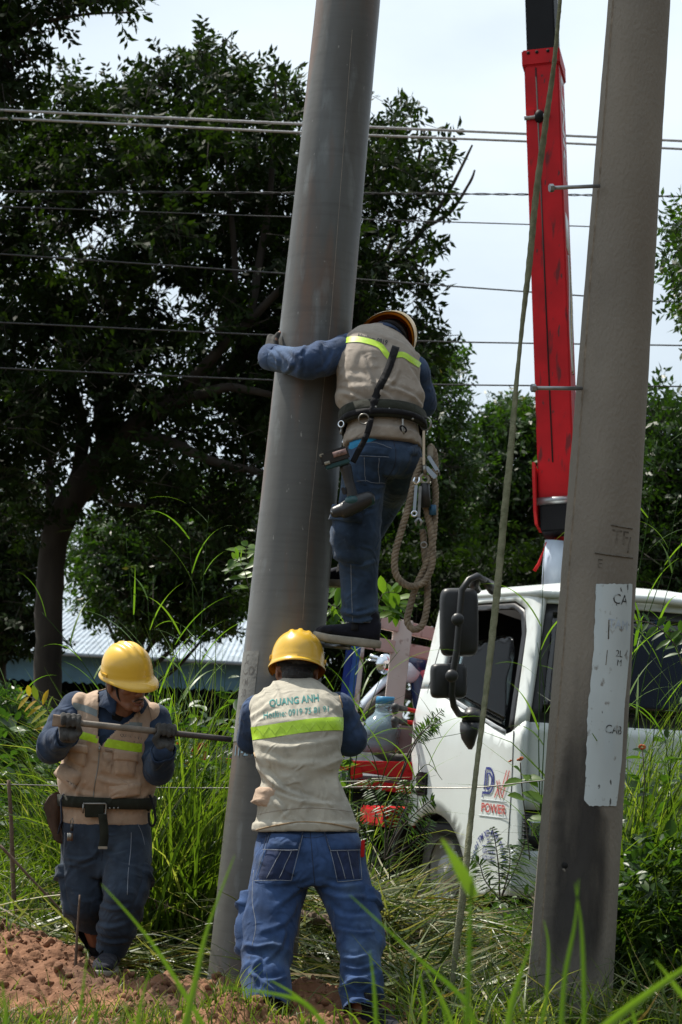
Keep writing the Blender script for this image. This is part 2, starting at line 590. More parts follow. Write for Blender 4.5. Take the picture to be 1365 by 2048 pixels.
# mould seam line
m_seam = mat('pale_seam', (0.30, 0.26, 0.215), 0.8, scale=30)
def seam(bvh, pts, wdt, hgt, name, mt, parent, jag=0.0, seed=0, nstep=160):
    vs, fs = [], []
    for i in range(nstep + 1):
        t = i / nstep * (len(pts) - 1)
        k = min(int(t), len(pts) - 2)
        p = pts[k].lerp(pts[k + 1], t - k)
        d = (p - CAM).normalized()
        hit, hn, _, _ = bvh.ray_cast(CAM, d)
        if hit is None: continue
        side = (pts[-1] - pts[0]).normalized().cross(hn).normalized()
        jj = jag * mnoise.noise(Vector((i * .33, seed, 0))) + jag * .6 * mnoise.noise(Vector((i * 1.3, seed, 3)))
        hh = hgt * (0.65 + 0.5 * mnoise.noise(Vector((i * .4, seed, 7))))
        vs += [hit - side * (wdt + jj) - hn * .002, hit + hn * hh + side * jj, hit + side * (wdt + jj) - hn * .002]
    n = len(vs) // 3
    for i in range(n - 1):
        a = i * 3
        fs += [(a, a + 1, a + 4, a + 3), (a + 1, a + 2, a + 5, a + 4)]
    mb = MB(); mb.add(vs, fs)
    return mb.obj(name, mt, parent)
seam(mid_bvh, [W(705, 60, 8.9), W(685, 330, 8.9), W(662, 640, 8.9), W(640, 850, 8.9), W(618, 1060, 8.9), W(606, 1240, 8.9)], 0.0025, 0.0022, 'mould_seam', m_seam, mid, 0.0006)
# cast lettering and stencilled paint on the left of the leaning pole
m_mark = mat('cast_shadow_grey', (0.10, 0.095, 0.09), 0.85, scale=40)
m_plate = mat('cast_plate', (0.17, 0.17, 0.16), 0.7, scale=12, bump=.2)
m_bluep = mat('blue_stencil', (0.16, 0.27, 0.36), 0.8, var=.25, scale=30)
def pol_text(txt, px, py, size, m, bold=0.0, sx=0.9):
    c = pole_c(py)
    nrm = (Vector((-0.80, -0.60, 0)) if px < 505 else Vector((-0.4, -.9, 0)))
    nrm = (nrm - pax * nrm.dot(pax)).normalized()
    u = pax.cross(nrm) * -1
    u = nrm.cross(pax) * -1
    tgt = W(px, py, 9.0)
    hit = mid_bvh.ray_cast(CAM, (tgt - CAM).normalized())[0] or mid_bvh.find_nearest(tgt)[0]
    nrm = (hit - c); nrm = (nrm - pax * nrm.dot(pax)).normalized()
    u = pax.cross(nrm)
    return text_on('lettering', txt, mid_bvh, hit, u, pax, nrm, size, m, mid, 0.0012, sx, bold)
hit = mid_bvh.ray_cast(CAM, (W(487, 1392, 9.0) - CAM).normalized())[0]
nrm = hit - pole_c(1392); nrm = (nrm - pax * nrm.dot(pax)).normalized()
patch('cast_plate', mid_bvh, hit, pax.cross(nrm), pax, nrm, 0.15, 0.40, 0.0022, m_plate, mid, 10, 20)
mid_bvh = bvh_of(mid_o.data)
for t, px, py, s, m in (('V C', 488, 1318, .05, m_mark), ('Co', 492, 1338, .085, m_mark), ('KM', 486, 1365, .045, m_mark), ('-50', 482, 1387, .05, m_mark), ('VM', 477, 1420, .05, m_mark), ('2016', 476, 1444, .05, m_mark), ('SPC', 473, 1468, .05, m_mark), ('11-24', 481, 1502, .065, m_bluep)):
    pol_text(t, px + 4, py, s, m, 0.004).data.update()
for o in [c for c in mid.children if c.name.startswith('lettering')]:
    o.data.transform(Matrix.Translation(Vector((0, -0.0025, 0))))

# weathered pole on the right
m_old = mat('weathered_concrete', (0.165, 0.146, 0.122), 0.88, col2=(0.24, 0.215, 0.18), scale=3.0, stretch=(1, 1, .5), bump=0.5, bscale=90)
layer(m_old, (0.27, 0.25, 0.22), 60, 0.70, 0.76, (1, 1, 1), 0.6, 3)
layer(m_old, (0.04, 0.036, 0.032), 55, 0.72, 0.76, (1, 1, .7), 0.8, 8)
layer(m_old, (0.19, 0.155, 0.115), 2.5, 0.5, 0.75, (1, 1, .25), 0.5, 14)
QA, QB = W(1133, 2080, 8.75), W(1281, -30, 9.0)
old = thing('concrete_pole', QA, 'brown weathered concrete pole with a pale painted panel and step bolts', 'utility pole', 'concrete poles')
mb, qax, qe1, qe2 = pole_mesh(QA - (QB - QA).normalized() * .4, QB, 0.182, 0.138, ext=5.0, m=110, rough=0.002)
old_o = mb.obj('shaft', m_old, old, fix=False)
old_bvh = bvh_of(old_o.data)
def qhit(px, py):
    h = old_bvh.ray_cast(CAM, (W(px, py, 8.5) - CAM).normalized())
    return h[0] or old_bvh.find_nearest(W(px, py, 8.6))[0]
def q_c(py): return QA.lerp(QB, (2080 - py) / 2110)
m_ridge = mat('weathered_seam', (0.20, 0.165, 0.125), 0.9, scale=25, bump=.5)
seam(old_bvh, [W(1229, -20, 8.6), W(1214, 180, 8.6), W(1200, 360, 8.6), W(1183, 540, 8.6), W(1172, 700, 8.6), W(1160, 880, 8.6), W(1142, 1100, 8.6), W(1128, 1300, 8.6), W(1112, 1500, 8.6), W(1096, 1700, 8.6), W(1079, 1930, 8.6)], 0.006, 0.010, 'mould_seam', m_ridge, old, 0.004, 3, 300)
# pale paint panel with a ragged edge, dark stain beside and below it
m_paint = mat('pale_blue_paint', (0.50, 0.56, 0.58), 0.6, var=.05, scale=6, stretch=(1, 1, .4))
layer(m_paint, (0.05, 0.05, 0.05), 42, 0.66, 0.70, (1, 1, .45), 0.95, 4)
layer(m_paint, (0.17, 0.15, 0.125), 24, 0.62, 0.70, (1, 1, .7), 0.8, 21)
layer(m_paint, (0.42, 0.52, 0.58), 3, 0.5, 0.6, (1, 1, .2), 0.8, 2)
m_stain = mat('black_stain', (0.035, 0.032, 0.03), 0.85, scale=6)
def strip_on(name, rows, m, parent, off, nu=14, jag=2.0, seed=0):
    """rows: (py, left px, right px): a coat on the pole's face between two edges"""
    vs, fs = [], []
    sub = []
    for (a, b) in zip(rows[:-1], rows[1:]):
        k = max(2, int(abs(b[0] - a[0]) / 6))
        for i in range(k): sub.append([a[j] + (b[j] - a[j]) * i / k for j in range(3)])
    sub.append(rows[-1])
    for i, (py, l, r) in enumerate(sub):
        l += jag * (mnoise.noise(Vector((i * .35, seed, 0))) * 1.4 + mnoise.noise(Vector((i * 1.9, seed, 1))))
        for k in range(nu + 1):
            px = l + (r - l) * k / nu
            d = jag * 2 * mnoise.noise(Vector((k * .7, seed, i < 2))) if i in (0, len(sub) - 1) else 0
            hp = qhit(px, py + d)
            hn = hp - q_c(py); hn = (hn - qax * hn.dot(qax)).normalized()
            vs.append(hp + hn * off)
    for i in range(len(sub) - 1):
        for k in range(nu):
            a = i * (nu + 1) + k
            fs.append((a, a + 1, a + nu + 2, a + nu + 1))
    mb = MB(); mb.add(vs, fs)
    o = mb.obj(name, m, parent, fix=False)
    a = o.data.attributes.new('fade', 'FLOAT', 'POINT')
    nr = len(sub)
    a.data.foreach_set('value', [min(1, k / 5, (nu - k) / 5 * 1.6) * min(1, i / (nr * .45), (nr - 1 - i) / (nr * .18)) for i in range(nr) for k in range(nu + 1)])
    return o
def alpha_fade(m, scale=5, lo=0.42, hi=0.6, seed=0):
    """ragged holes in a stain so that it breaks up at its edges"""
    t = m.node_tree; b = t.nodes['Principled BSDF']
    c = t.nodes.new('ShaderNodeTexCoord'); k = t.nodes.new('ShaderNodeMapping'); k.inputs['Scale'].default_value = (1, 1, .22)
    n = t.nodes.new('ShaderNodeTexNoise'); n.inputs['Scale'].default_value = scale; n.inputs['Detail'].default_value = 8
    r = t.nodes.new('ShaderNodeMapRange'); r.inputs['From Min'].default_value, r.inputs['From Max'].default_value = lo, hi
    r.inputs['To Min'].default_value, r.inputs['To Max'].default_value = 0.35, 1.0
    fa = t.nodes.new('ShaderNodeAttribute'); fa.attribute_name = 'fade'
    mu = t.nodes.new('ShaderNodeMath'); mu.operation = 'MULTIPLY'; mu.use_clamp = True
    t.links.new(fa.outputs['Fac'], mu.inputs[0]); t.links.new(r.outputs['Result'], mu.inputs[1])
    t.links.new(c.outputs['Object'], k.inputs['Vector']); t.links.new(k.outputs['Vector'], n.inputs['Vector']); t.links.new(n.outputs['Fac'], r.inputs['Value']); t.links.new(mu.outputs['Value'], b.inputs['Alpha'])
alpha_fade(m_stain, 9, 0.36, 0.62)
strip_on('stain', [(1300, 1150, 1190), (1430, 1134, 1190), (1520, 1120, 1195), (1600, 1106, 1200), (1640, 1098, 1222), (1760, 1088, 1222), (1860, 1082, 1214), (1990, 1076, 1200)], m_stain, old, 0.0012, 20, 4, 5)
strip_on('paint_panel', [(1168, 1193, 1264), (1180, 1192, 1264), (1300, 1188, 1259), (1420, 1176, 1248), (1520, 1173, 1243), (1600, 1169, 1234), (1612, 1178, 1232)], m_paint, old, 0.003, 16, 1.6, 2)
def q_text(txt, px, py, size, m, off=0.0042, bold=0.0, sx=.9):
    hp = qhit(px, py); hn = hp - q_c(py); hn = (hn - qax * hn.dot(qax)).normalized()
    return text_on('lettering', txt, old_bvh, hp, qax.cross(hn), qax, hn, size, m, old, off, sx, bold)
m_ink = mat('worn_black_ink', (0.03, 0.03, 0.03), 0.8, scale=20)
layer(m_ink, (0.46, 0.52, 0.54), 38, .47, .58, amount=.95, seed=6)
m_faint = mat('faint_ink', (0.42, 0.50, 0.60), 0.8, scale=20)
m_cut = mat('impressed_dark', (0.075, 0.064, 0.052), 0.95, scale=20)
layer(m_cut, (0.17, 0.15, 0.125), 26, .46, .60, amount=.95, seed=2)
for t, px, py, s, m, o in (('CA', 1241, 1200, .062, m_ink, .0042), ('TAM', 1238, 1250, .055, m_faint, .0042), ('2L', 1238, 1308, .04, m_ink, .0042), ('M', 1238, 1326, .04, m_ink, .0042), ('CAB', 1228, 1460, .05, m_ink, .0042), ('TF', 1242, 1076, .085, m_cut, .0012), ('E', 1200, 1128, .055, m_cut, .0012)):
    q_text(t, px, py, s, m, o)
for (a, b, r_) in (((1222, 1050), (1266, 1058), .0022), ((1190, 1106), (1266, 1116), .003), ((1262, 1075), (1256, 1105), .0025), ((1218, 1240), (1217, 1278), .003), ((1215, 1300), (1212, 1330), .002)):
    pts = [qhit(a[0] + (b[0] - a[0]) * i / 8, a[1] + (b[1] - a[1]) * i / 8) + Vector((0, -.0025, 0)) for i in range(9)]
    MB().tube(pts, r_, 6).obj('impressed_line', m_cut, old)
m_steel = mat('galvanised_steel', (0.30, 0.31, 0.32), 0.4, metal=0.8, scale=20)
m_dark = mat('black_hole', (0.004, 0.004, 0.004), 0.9)
hp = qhit(1130, 1731); hn = hp - q_c(1731); hn = (hn - qax * hn.dot(qax)).normalized()
MB().tube([hp - hn * .05, hp + hn * .0015], .0135, 20).obj('bolt_hole', m_dark, old)
m_chip = mat('chipped_concrete', (0.24, 0.22, 0.19), .9, scale=30)
mb = MB()
for k in range(7):
    mb.ball(hp + Vector((rng.uniform(-.004, .02), -.002, rng.uniform(-.03, -.014))), (rng.uniform(.004, .009), .003, rng.uniform(.003, .006)), None, 7, 5)
mb.obj('chip', m_chip, old)
def bolt(parent, px0, px1, py, Y, dy=0.0):
    a, b = W(px0, py + dy, Y), W(px1, py, Y + .06)
    d = (b - a).normalized()
    o = MB().tube([a, b], .0085, 12).obj('step_bolt', m_steel, parent)
    MB().tube([a - d * .006, a + d * .012], .018, 6).obj('bolt_head', m_steel, o, smooth=False)
bolt(old, 1102, 1200, 372, 8.78, 4)
bolt(old, 1066, 1165, 777, 8.74, -1)

# ================================================================== WIRES
m_wire = mat('grey_cable', (0.42, 0.42, 0.43), 0.5, scale=20)
m_wire2 = mat('black_cable', (0.03, 0.03, 0.032), 0.5, scale=20)
WD = [('grey', 'topmost thick grey overhead cable of the parallel pair crossing the sky', [(-300, 205), (0, 220), (600, 248), (1060, 268), (1365, 282), (1600, 294)], .0135),
      ('grey', 'second thick grey overhead cable just under the topmost one', [(-300, 220), (0, 236), (600, 265), (1060, 283), (1365, 298), (1600, 309)], .0125),
      ('twist', 'twisted black overhead wire level with the upper step bolt', [(-300, 382), (0, 383), (585, 386), (1060, 389), (1365, 393), (1600, 396)], .010),
      ('black', 'thin black overhead wire just under the twisted one', [(-300, 402), (0, 413), (580, 434), (1060, 449), (1365, 460), (1600, 468)], .006),
      ('black', 'black overhead wire crossing the boom in the middle of its red part', [(-300, 488), (0, 508), (565, 547), (870, 570), (1365, 606), (1600, 622)], .0075),
      ('black', 'black overhead wire that passes behind the glove of the climbing worker', [(-300, 631), (0, 645), (555, 671), (870, 683), (1365, 691), (1600, 695)], .0075),
      ('black', 'lowest black overhead wire, level with the lower step bolt', [(-300, 718), (0, 736), (540, 760), (860, 769), (1365, 773), (1600, 774)], .0075)]
for kind, lab, pts, rad in WD:
    (xa, ya), (xb, yb) = pts[0], pts[1]
    (xc, yc), (xd, yd) = pts[-2], pts[-1]
    pts = [(-2200, ya + (yb - ya) / (xb - xa) * (-2200 - xa))] + pts + [(3600, yd + (yd - yc) / (xd - xc) * (3600 - xd))]
    P = [W(x, y, 20.0) for x, y in pts]
    mbw = MB()
    fine = []
    for i in range(len(P) - 1):
        p0, p1, p2, p3 = P[max(i - 1, 0)], P[i], P[i + 1], P[min(i + 2, len(P) - 1)]
        k = 10 if kind != 'twist' else 60
        for j in range(k):
            t = j / k
            fine.append(0.5 * ((2 * p1) + (p2 - p0) * t + (2 * p0 - 5 * p1 + 4 * p2 - p3) * t * t + (3 * p1 - p0 - 3 * p2 + p3) * t ** 3))
    fine.append(P[-1])
    if kind == 'twist':
        for s in (0, math.pi):
            mbw.tube([p + Vector((0, math.cos(i * .55 + s), math.sin(i * .55 + s))) * .007 for i, p in enumerate(fine)], .006, 6)
    else: mbw.tube(fine, rad, 8)
    tag(mbw.obj('overhead_wire', m_wire if kind == 'grey' else m_wire2), lab, 'wire', 'overhead wires')
P = [W(780, 880, 55), W(860, 884, 55), W(1000, 893, 55), W(1100, 899, 55)]
tag(MB().tube(P, .012, 6).obj('overhead_wire', m_wire), 'short thin far wire seen between two treetops left of the rope', 'wire', 'overhead wires')

# hanging rope (flat, slowly twisting)
m_rope = mat('green_rope', (0.12, 0.13, 0.07), 0.9, col2=(0.23, 0.23, 0.145), scale=30, bump=.8, bscale=160)
rp = [(1190, -1500), (1160, -700), (1124, -60), (1117, 40), (1107, 140), (1090, 260), (1072, 395), (1060, 520), (1046, 640), (1033, 770), (1022, 900), (1009, 1030), (995, 1180), (982, 1300), (968, 1420), (953, 1540), (940, 1660), (926, 1790), (912, 1900), (904, 1985)]
vs, fs = [], []
P = [W(x, y, 9.0 - 0.55 * smooth01(y, 300, 1900)) for x, y in rp]
fine = []
for i in range(len(P) - 1):
    p0, p1, p2, p3 = P[max(i - 1, 0)], P[i], P[i + 1], P[min(i + 2, len(P) - 1)]
    for j in range(16):
        t = j / 16
        fine.append(0.5 * ((2 * p1) + (p2 - p0) * t + (2 * p0 - 5 * p1 + 4 * p2 - p3) * t * t + (3 * p1 - p0 - 3 * p2 + p3) * t ** 3))
n = 12
for i, p in enumerate(fine):
    a = 0.9 * math.sin(i * .045) + i * .012
    x, y = Vector((math.cos(a), math.sin(a), 0)), Vector((-math.sin(a), math.cos(a), 0))
    for k in range(n):
        q = 2 * math.pi * k / n
        s = 1 + .07 * math.sin(i * 1.7 + 2 * q) + .1 * mnoise.noise(Vector((i * .3, q, 0)))
        vs.append(p + (x * (.0155 * math.cos(q)) + y * (.009 * math.sin(q))) * s)
for i in range(len(fine) - 1):
    for k in range(n): fs.append((i * n + k, i * n + (k + 1) % n, (i + 1) * n + (k + 1) % n, (i + 1) * n + k))
mb = MB(); mb.add(vs, fs)
tag(mb.obj('rope', m_rope), 'long olive green rope hanging slack from above down past the truck door', 'rope')

# ================================================================== WAREHOUSE FAR BEHIND
m_wall = mat('blue_sheet', (0.075, 0.17, 0.24), 0.6, scale=2)
m_roof = mat('pale_sheet_roof', (0.30, 0.35, 0.40), 0.6, scale=1.5, spec=.4)
m_in = mat('dark_interior', (0.01, 0.01, 0.011), 0.9)
bx0, bx1, bY = -30.0, -1.2, 60.0
wh = thing('warehouse', (-12, 60, 0), 'low warehouse with blue sheet wall and pale corrugated roof beyond the trees', 'building')
def corr(x0, x1, pitch, amp, prof, name, m):
    vs, fs = [], []
    n = int((x1 - x0) / pitch * 4)
    for i in range(n + 1):
        x = x0 + (x1 - x0) * i / n
        d = amp * (1 if i % 4 in (0, 1) else -1)
        for (y, z, ny, nz) in prof: vs.append((x, y + ny * d, z + nz * d))
    k = len(prof)
    for i in range(n):
        for j in range(k - 1): fs.append((i * k + j, i * k + j + 1, (i + 1) * k + j + 1, (i + 1) * k + j))
    mb = MB(); mb.add(vs, fs)
    return mb.obj(name, m, wh, smooth=False, fix=False)
corr(bx0, bx1, .25, .025, [(bY, 2.05, 0, 1), (bY, 2.82, 0, 1)], 'wall', m_wall).data.transform(Matrix.Identity(4))
corr(bx0, bx1, .16, .018, [(bY - .5, 2.86, 0, 1), (bY + 9, 4.35, 0, 1), (bY + 18, 5.9, 0, 1)], 'roof', m_roof)
MB().box(((bx0 + bx1) / 2, bY - .45, 2.84), ((bx1 - bx0) / 2, .06, .05)).obj('gutter', m_roof, wh)
mb = MB().box(((bx0 + bx1) / 2, bY + 17, 2.6), ((bx1 - bx0) / 2, .1, 3.0)).obj('back_wall', m_in, wh)
for s in (bx0 + .1, bx1 - .1): MB().box((s, bY + 8.5, 1.4), (.08, 8.2, 1.4)).obj('side_wall', m_wall, wh)
for k in range(8): MB().box((bx0 + 1 + k * 3.9, bY + .3, 1.0), (.06, .06, 1.02)).obj('post', m_roof, wh)

# ================================================================== CRANE TRUCK
TH = R(24)
TE1 = Vector((math.cos(TH), math.sin(TH), 0))       # across the front, towards the far side
TE2 = Vector((-math.sin(TH), math.cos(TH), 0))      # rearwards
TO = W(1046, 1450, 13.6); TO.z = -0.2
def T(x, s, z): return TO + TE1 * x + TE2 * s + Vector((0, 0, z))
TAX = (TE1, TE2, Vector((0, 0, 1)))
m_white = mat('white_cab_paint', (0.70, 0.74, 0.72), 0.3, var=.02, scale=3, coat=.4)
layer(m_white, (0.42, 0.38, 0.30), 9, 0.62, 0.8, amount=.35)
m_blk = mat('black_plastic', (0.018, 0.018, 0.02), 0.42, var=.1, scale=20, bump=.1, bscale=200)
m_rub = mat('tyre_rubber', (0.03, 0.029, 0.027), 0.85, col2=(0.12, 0.11, 0.095), scale=6, bump=.4, bscale=60)
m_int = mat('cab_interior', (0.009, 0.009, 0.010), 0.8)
m_red = mat('crane_red', (0.46, 0.006, 0.010), 0.5, var=.08, scale=5, spec=.2)
layer(m_red, (0.06, 0.02, 0.02), 6, 0.60, 0.68, (3, 3, .35), .75, 4)
layer(m_red, (0.03, 0.03, 0.03), 26, 0.66, 0.70, (1, 1, .3), .8, 8)
m_redl = mat('red_paint', (0.44, 0.010, 0.012), 0.5, var=.1, scale=5, spec=.2)
m_chr = mat('chrome', (0.72, 0.76, 0.82), 0.12, metal=1.0, var=.02)
m_bumper = mat('grey_white_bumper', (0.5, 0.54, 0.57), 0.4, var=.03)
def glassmat(name, tint, refl):
    m = bpy.data.materials.new(name); m.use_nodes = True
    t = m.node_tree; t.nodes.remove(t.nodes['Principled BSDF'])
    tr = t.nodes.new('ShaderNodeBsdfTransparent'); tr.inputs['Color'].default_value = (*tint, 1)
    gl = t.nodes.new('ShaderNodeBsdfGlossy'); gl.inputs['Roughness'].default_value = .03
    fr = t.nodes.new('ShaderNodeFresnel'); fr.inputs['IOR'].default_value = refl
    ms = t.nodes.new('ShaderNodeMixShader')
    t.links.new(fr.outputs['Fac'], ms.inputs[0]); t.links.new(tr.outputs['BSDF'], ms.inputs[1]); t.links.new(gl.outputs['BSDF'], ms.inputs[2])
    t.links.new(ms.outputs['Shader'], t.nodes['Material Output'].inputs['Surface'])
    return m
m_glass = glassmat('tinted_glass', (.16, .28, .42), 1.7)
m_clear = glassmat('clear_glass', (.72, .80, .80), 1.22)
truck = thing('crane_truck', T(0, 0, 0), 'white flatbed truck with black door mirrors carrying a red crane boom', 'truck')
HC = 2.42                                             # cab height
def tumble(s, z):
    """skin of the door side: leans in above the belt, rakes back at the screen"""
    k = max(0, z - 1.45) / (HC - 1.45)
    x = 0.20 * k + 0.03 * (1 - min(1, s / .25)) ** 2 + max(0, .6 - z) * .05
    return T(x, s + 0.16 * k * max(0, 1 - s / 1.5), z)
def panel(name, poly, m, thick=.035, x0=0.0, parent=truck, fn=tumble, sub=0.12, bevel=.006):
    """a sheet cut to a (s, z) outline, bent to the cab side"""
    bm = bmesh.new()
    vs = [bm.verts.new((p[0], p[1], 0)) for p in poly]
    bm.faces.new(vs)
    bmesh.ops.triangulate(bm, faces=bm.faces[:])
    for _ in range(4):
        es = [e for e in bm.edges if e.calc_length() > sub]
        if not es: break
        bmesh.ops.subdivide_edges(bm, edges=es, cuts=1)
        bmesh.ops.triangulate(bm, faces=bm.faces[:])
    for q in bm.verts:
        p = fn(q.co.x, q.co.y)
        q.co = p + TE1 * x0
    bmesh.ops.recalc_face_normals(bm, faces=bm.faces[:])
    if bm.faces and sum((f.normal.dot(TE1) for f in bm.faces)) > 0: bmesh.ops.reverse_faces(bm, faces=bm.faces[:])
    me = bpy.data.meshes.new(name)
    bm.to_mesh(me); bm.free()
    o = link(name, me, m, parent, True)
    sd = o.modifiers.new('sheet', 'SOLIDIFY'); sd.thickness, sd.offset = thick, -1
    o.data.set_sharp_from_angle(angle=R(35))
    return o
def arc(cx, cz, r, a0, a1, n):
    return [(cx + r * math.cos(R(a0 + (a1 - a0) * i / n)), cz + r * math.sin(R(a0 + (a1 - a0) * i / n))) for i in range(n + 1)]
CL = 1.62
# side of the cab below the belt with the wheel arch cut out; the window line falls towards the front
side = [(0.02, .62), (0.02, 1.50), (.16, 1.42), (.24, 1.40), (1.24, 1.65), (1.33, 1.70), (CL, 1.70), (CL, .72)] + arc(1.22, .29, .54, 52, 180, 18)[0:] + [(.68, .30), (.64, .30), (.1, .36)]
door_l = panel('door_side', side, m_white)
pil = [(0.02, 1.503), (0.02, HC - .1), (.06, HC - .02), (CL, HC - .02), (CL, 1.703), (1.333, 1.703), (1.31, 2.2), (1.25, 2.29), (1.12, 2.315), (.40, 2.315), (.22, 2.26), (.15, 2.10), (.13, 1.44)]
panel('window_frame', pil, m_white)
rub = [(.145, 1.425), (.165, 2.09), (.23, 2.245), (.40, 2.298), (1.12, 2.298), (1.24, 2.275), (1.293, 2.19), (1.315, 1.695), (1.27, 1.66), (1.25, 2.18), (1.21, 2.24), (1.12, 2.26), (.42, 2.26), (.27, 2.21), (.215, 2.08), (.20, 1.455)]
panel('window_rubber', rub, m_blk, .02, .004)
panel('sill_trim', [(.235, 1.405), (.235, 1.432), (1.24, 1.682), (1.24, 1.654)], mat('grey_trim', (.32, .34, .36), .4), .012, -.004)
panel('side_pane', [(.30, 1.46), (.34, 1.98), (.40, 2.06), (.52, 2.08), (1.22, 2.02), (1.24, 1.66)], m_clear, .004, .03)
# door shut lines and handle
for pts in ([(.13, 1.43), (.125, 1.1), (.14, .66)], [(1.50, 1.70), (1.495, 1.2), (1.48, .82)], [(1.50, 1.71), (1.47, 2.0), (1.42, 2.3)]):
    MB().tube([tumble(*p) - TE1 * .0005 for p in pts], .0035, 6).obj('shut_line', m_dark, truck)
hs, hz = 1.42, 1.02
MB().box(T(-.004, hs, hz), (.012, .085, .085), TAX).obj('door_handle', m_blk, truck, bevel=.012)
MB().box(T(-.022, hs, hz + .028), (.010, .06, .018), TAX).obj('handle_grip', m_blk, truck, bevel=.008)
MB().box(T(-.0165, hs, hz - .03), (.002, .055, .030), TAX).obj('handle_recess', m_dark, truck)
# front: lower panel, windscreen, visor
CW = 2.0
def front(x, z):
    k = max(0, z - 1.45) / (HC - 1.45)
    e = (abs(x - CW / 2) / (CW / 2))
    return T(CW / 2 + (x - CW / 2) * (1 - .20 * k), 0.16 * k + (0.10 - .05 * min(1, k * 20)) * e ** 4, z)
def fgrid(name, x0, x1, z0, z1, m, nx=14, nz=8, dy=0.0):
    vs = [front(x0 + (x1 - x0) * i / nx, z0 + (z1 - z0) * j / nz) + TE2 * dy for j in range(nz + 1) for i in range(nx + 1)]
    fs = [(j * (nx + 1) + i, j * (nx + 1) + i + 1, (j + 1) * (nx + 1) + i + 1, (j + 1) * (nx + 1) + i) for j in range(nz) for i in range(nx)]
    mb = MB(); mb.add(vs, fs)
    o = mb.obj(name, m, truck, fix=False)
    sd = o.modifiers.new('sheet', 'SOLIDIFY'); sd.thickness, sd.offset = .03, -1
    return o
fgrid('front_panel', .035, CW - .03, .92, 1.49, m_white)
fgrid('windscreen_rubber', .045, CW - .045, 1.492, 2.29, m_blk, dy=.012)
ws = fgrid('windscreen', .15, CW - .15, 1.56, 2.235, m_glass, dy=.004)
ws.modifiers[0].thickness = .006
fgrid('brow', .03, CW - .03, 2.293, 2.38, m_white)
for x0, x1 in ((.03, .40), (CW - .40, CW - .03)):
    fgrid('headlight_housing', x0, x1, .66, .905, m_blk, 6, 4, .02)
for x0 in (.12, CW - .42):
    fgrid('headlight', x0, x0 + .26, .70, .86, m_chr, 8, 6, .006)
    MB().ball(T(x0 + .13, .02, .78), (.09, .04, .06), Matrix((TE1, TE2, Vector((0, 0, 1)))).transposed()).obj('lamp_lens', m_clear, truck)
for k in range(9): MB().box(T(.055, .0, .68 + k * .026), (.02, .012, .006), TAX).obj('grille_bar', m_blk, truck)
fgrid('grille', .42, CW - .42, .66, .905, m_blk, 8, 4, .01)
fgrid('bumper', .0, CW, .36, .655, m_bumper, 14, 4, -.03)
MB().box(T(CW / 2, .16, .50), (CW / 2 - .05, .1, .06), TAX).obj('bumper_step', m_bumper, truck, bevel=.02)
# teal discs on the screen
m_teal = mat('teal_sticker', (0.03, 0.30, 0.32), .5, var=.25, scale=40)
for x in (.44, .70):
    o = MB()
    n = 24
    vs = [front(x, 2.10) - TE2 * .012] + [front(x + .125 * math.cos(2 * math.pi * k / n), 2.10 + .085 * math.sin(2 * math.pi * k / n)) - TE2 * .012 for k in range(n)]
    o.add(vs, [(0, 1 + k, 1 + (k + 1) % n) for k in range(n)]).obj('windscreen_sticker', m_teal, truck, fix=False)
    n2 = [front(x + .10 * math.cos(2 * math.pi * k / n), 2.10 + .066 * math.sin(2 * math.pi * k / n)) - TE2 * .013 for k in range(n)]
    MB().tube(n2, .003, 5, closed=True).obj('sticker_ring', mat('pale_teal', (.2, .5, .5), .5), truck)
# roof: domed
vs, fs = [], []
nx, ny = 18, 14
for j in range(ny + 1):
    for i in range(nx + 1):
        a, c = i / nx, j / ny
        x = .20 + (CW - .40) * a
        s = .17 + (CL - .20) * c
        e = max(abs(2 * a - 1) ** 3.2, abs(2 * c - 1) ** 4)
        vs.append(T(x - .03 * (1 - 2 * a) * 0, s, HC - .055 + .12 * (1 - e)))
for j in range(ny):
    for i in range(nx):
        fs.append((j * (nx + 1) + i, j * (nx + 1) + i + 1, (j + 1) * (nx + 1) + i + 1, (j + 1) * (nx + 1) + i))
mb = MB(); mb.add(vs, fs)
ro = mb.obj('roof', m_white, truck)
sd = ro.modifiers.new('sheet', 'SOLIDIFY'); sd.thickness, sd.offset = .05, -1
MB().tube([T(.20, .17, HC - .065), T(.20, .5, HC - .05), T(.20, 1.3, HC - .05), T(.20, CL, HC - .06)], .028, 10).obj('drip_rail', m_white, truck)
MB().tube([T(.20, .17, HC - .065), T(CW * .5, .10, HC - .05), T(CW - .20, .17, HC - .065)], .03, 10).obj('drip_rail', m_white, truck)
# inside
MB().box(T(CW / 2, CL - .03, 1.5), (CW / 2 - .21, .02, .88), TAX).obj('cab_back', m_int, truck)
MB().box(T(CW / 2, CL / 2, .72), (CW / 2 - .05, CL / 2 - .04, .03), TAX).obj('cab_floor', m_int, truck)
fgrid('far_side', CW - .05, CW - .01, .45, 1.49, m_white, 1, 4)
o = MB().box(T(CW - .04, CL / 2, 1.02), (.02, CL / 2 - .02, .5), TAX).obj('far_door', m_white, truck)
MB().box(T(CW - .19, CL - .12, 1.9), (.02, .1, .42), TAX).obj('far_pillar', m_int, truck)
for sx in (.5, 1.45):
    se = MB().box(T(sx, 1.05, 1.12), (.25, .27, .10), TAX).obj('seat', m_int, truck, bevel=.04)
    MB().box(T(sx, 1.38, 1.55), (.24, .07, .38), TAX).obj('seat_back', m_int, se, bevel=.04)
MB().box(T(CW / 2, .35, 1.32), (CW / 2 - .12, .2, .12), TAX).obj('dashboard', m_int, truck, bevel=.04)
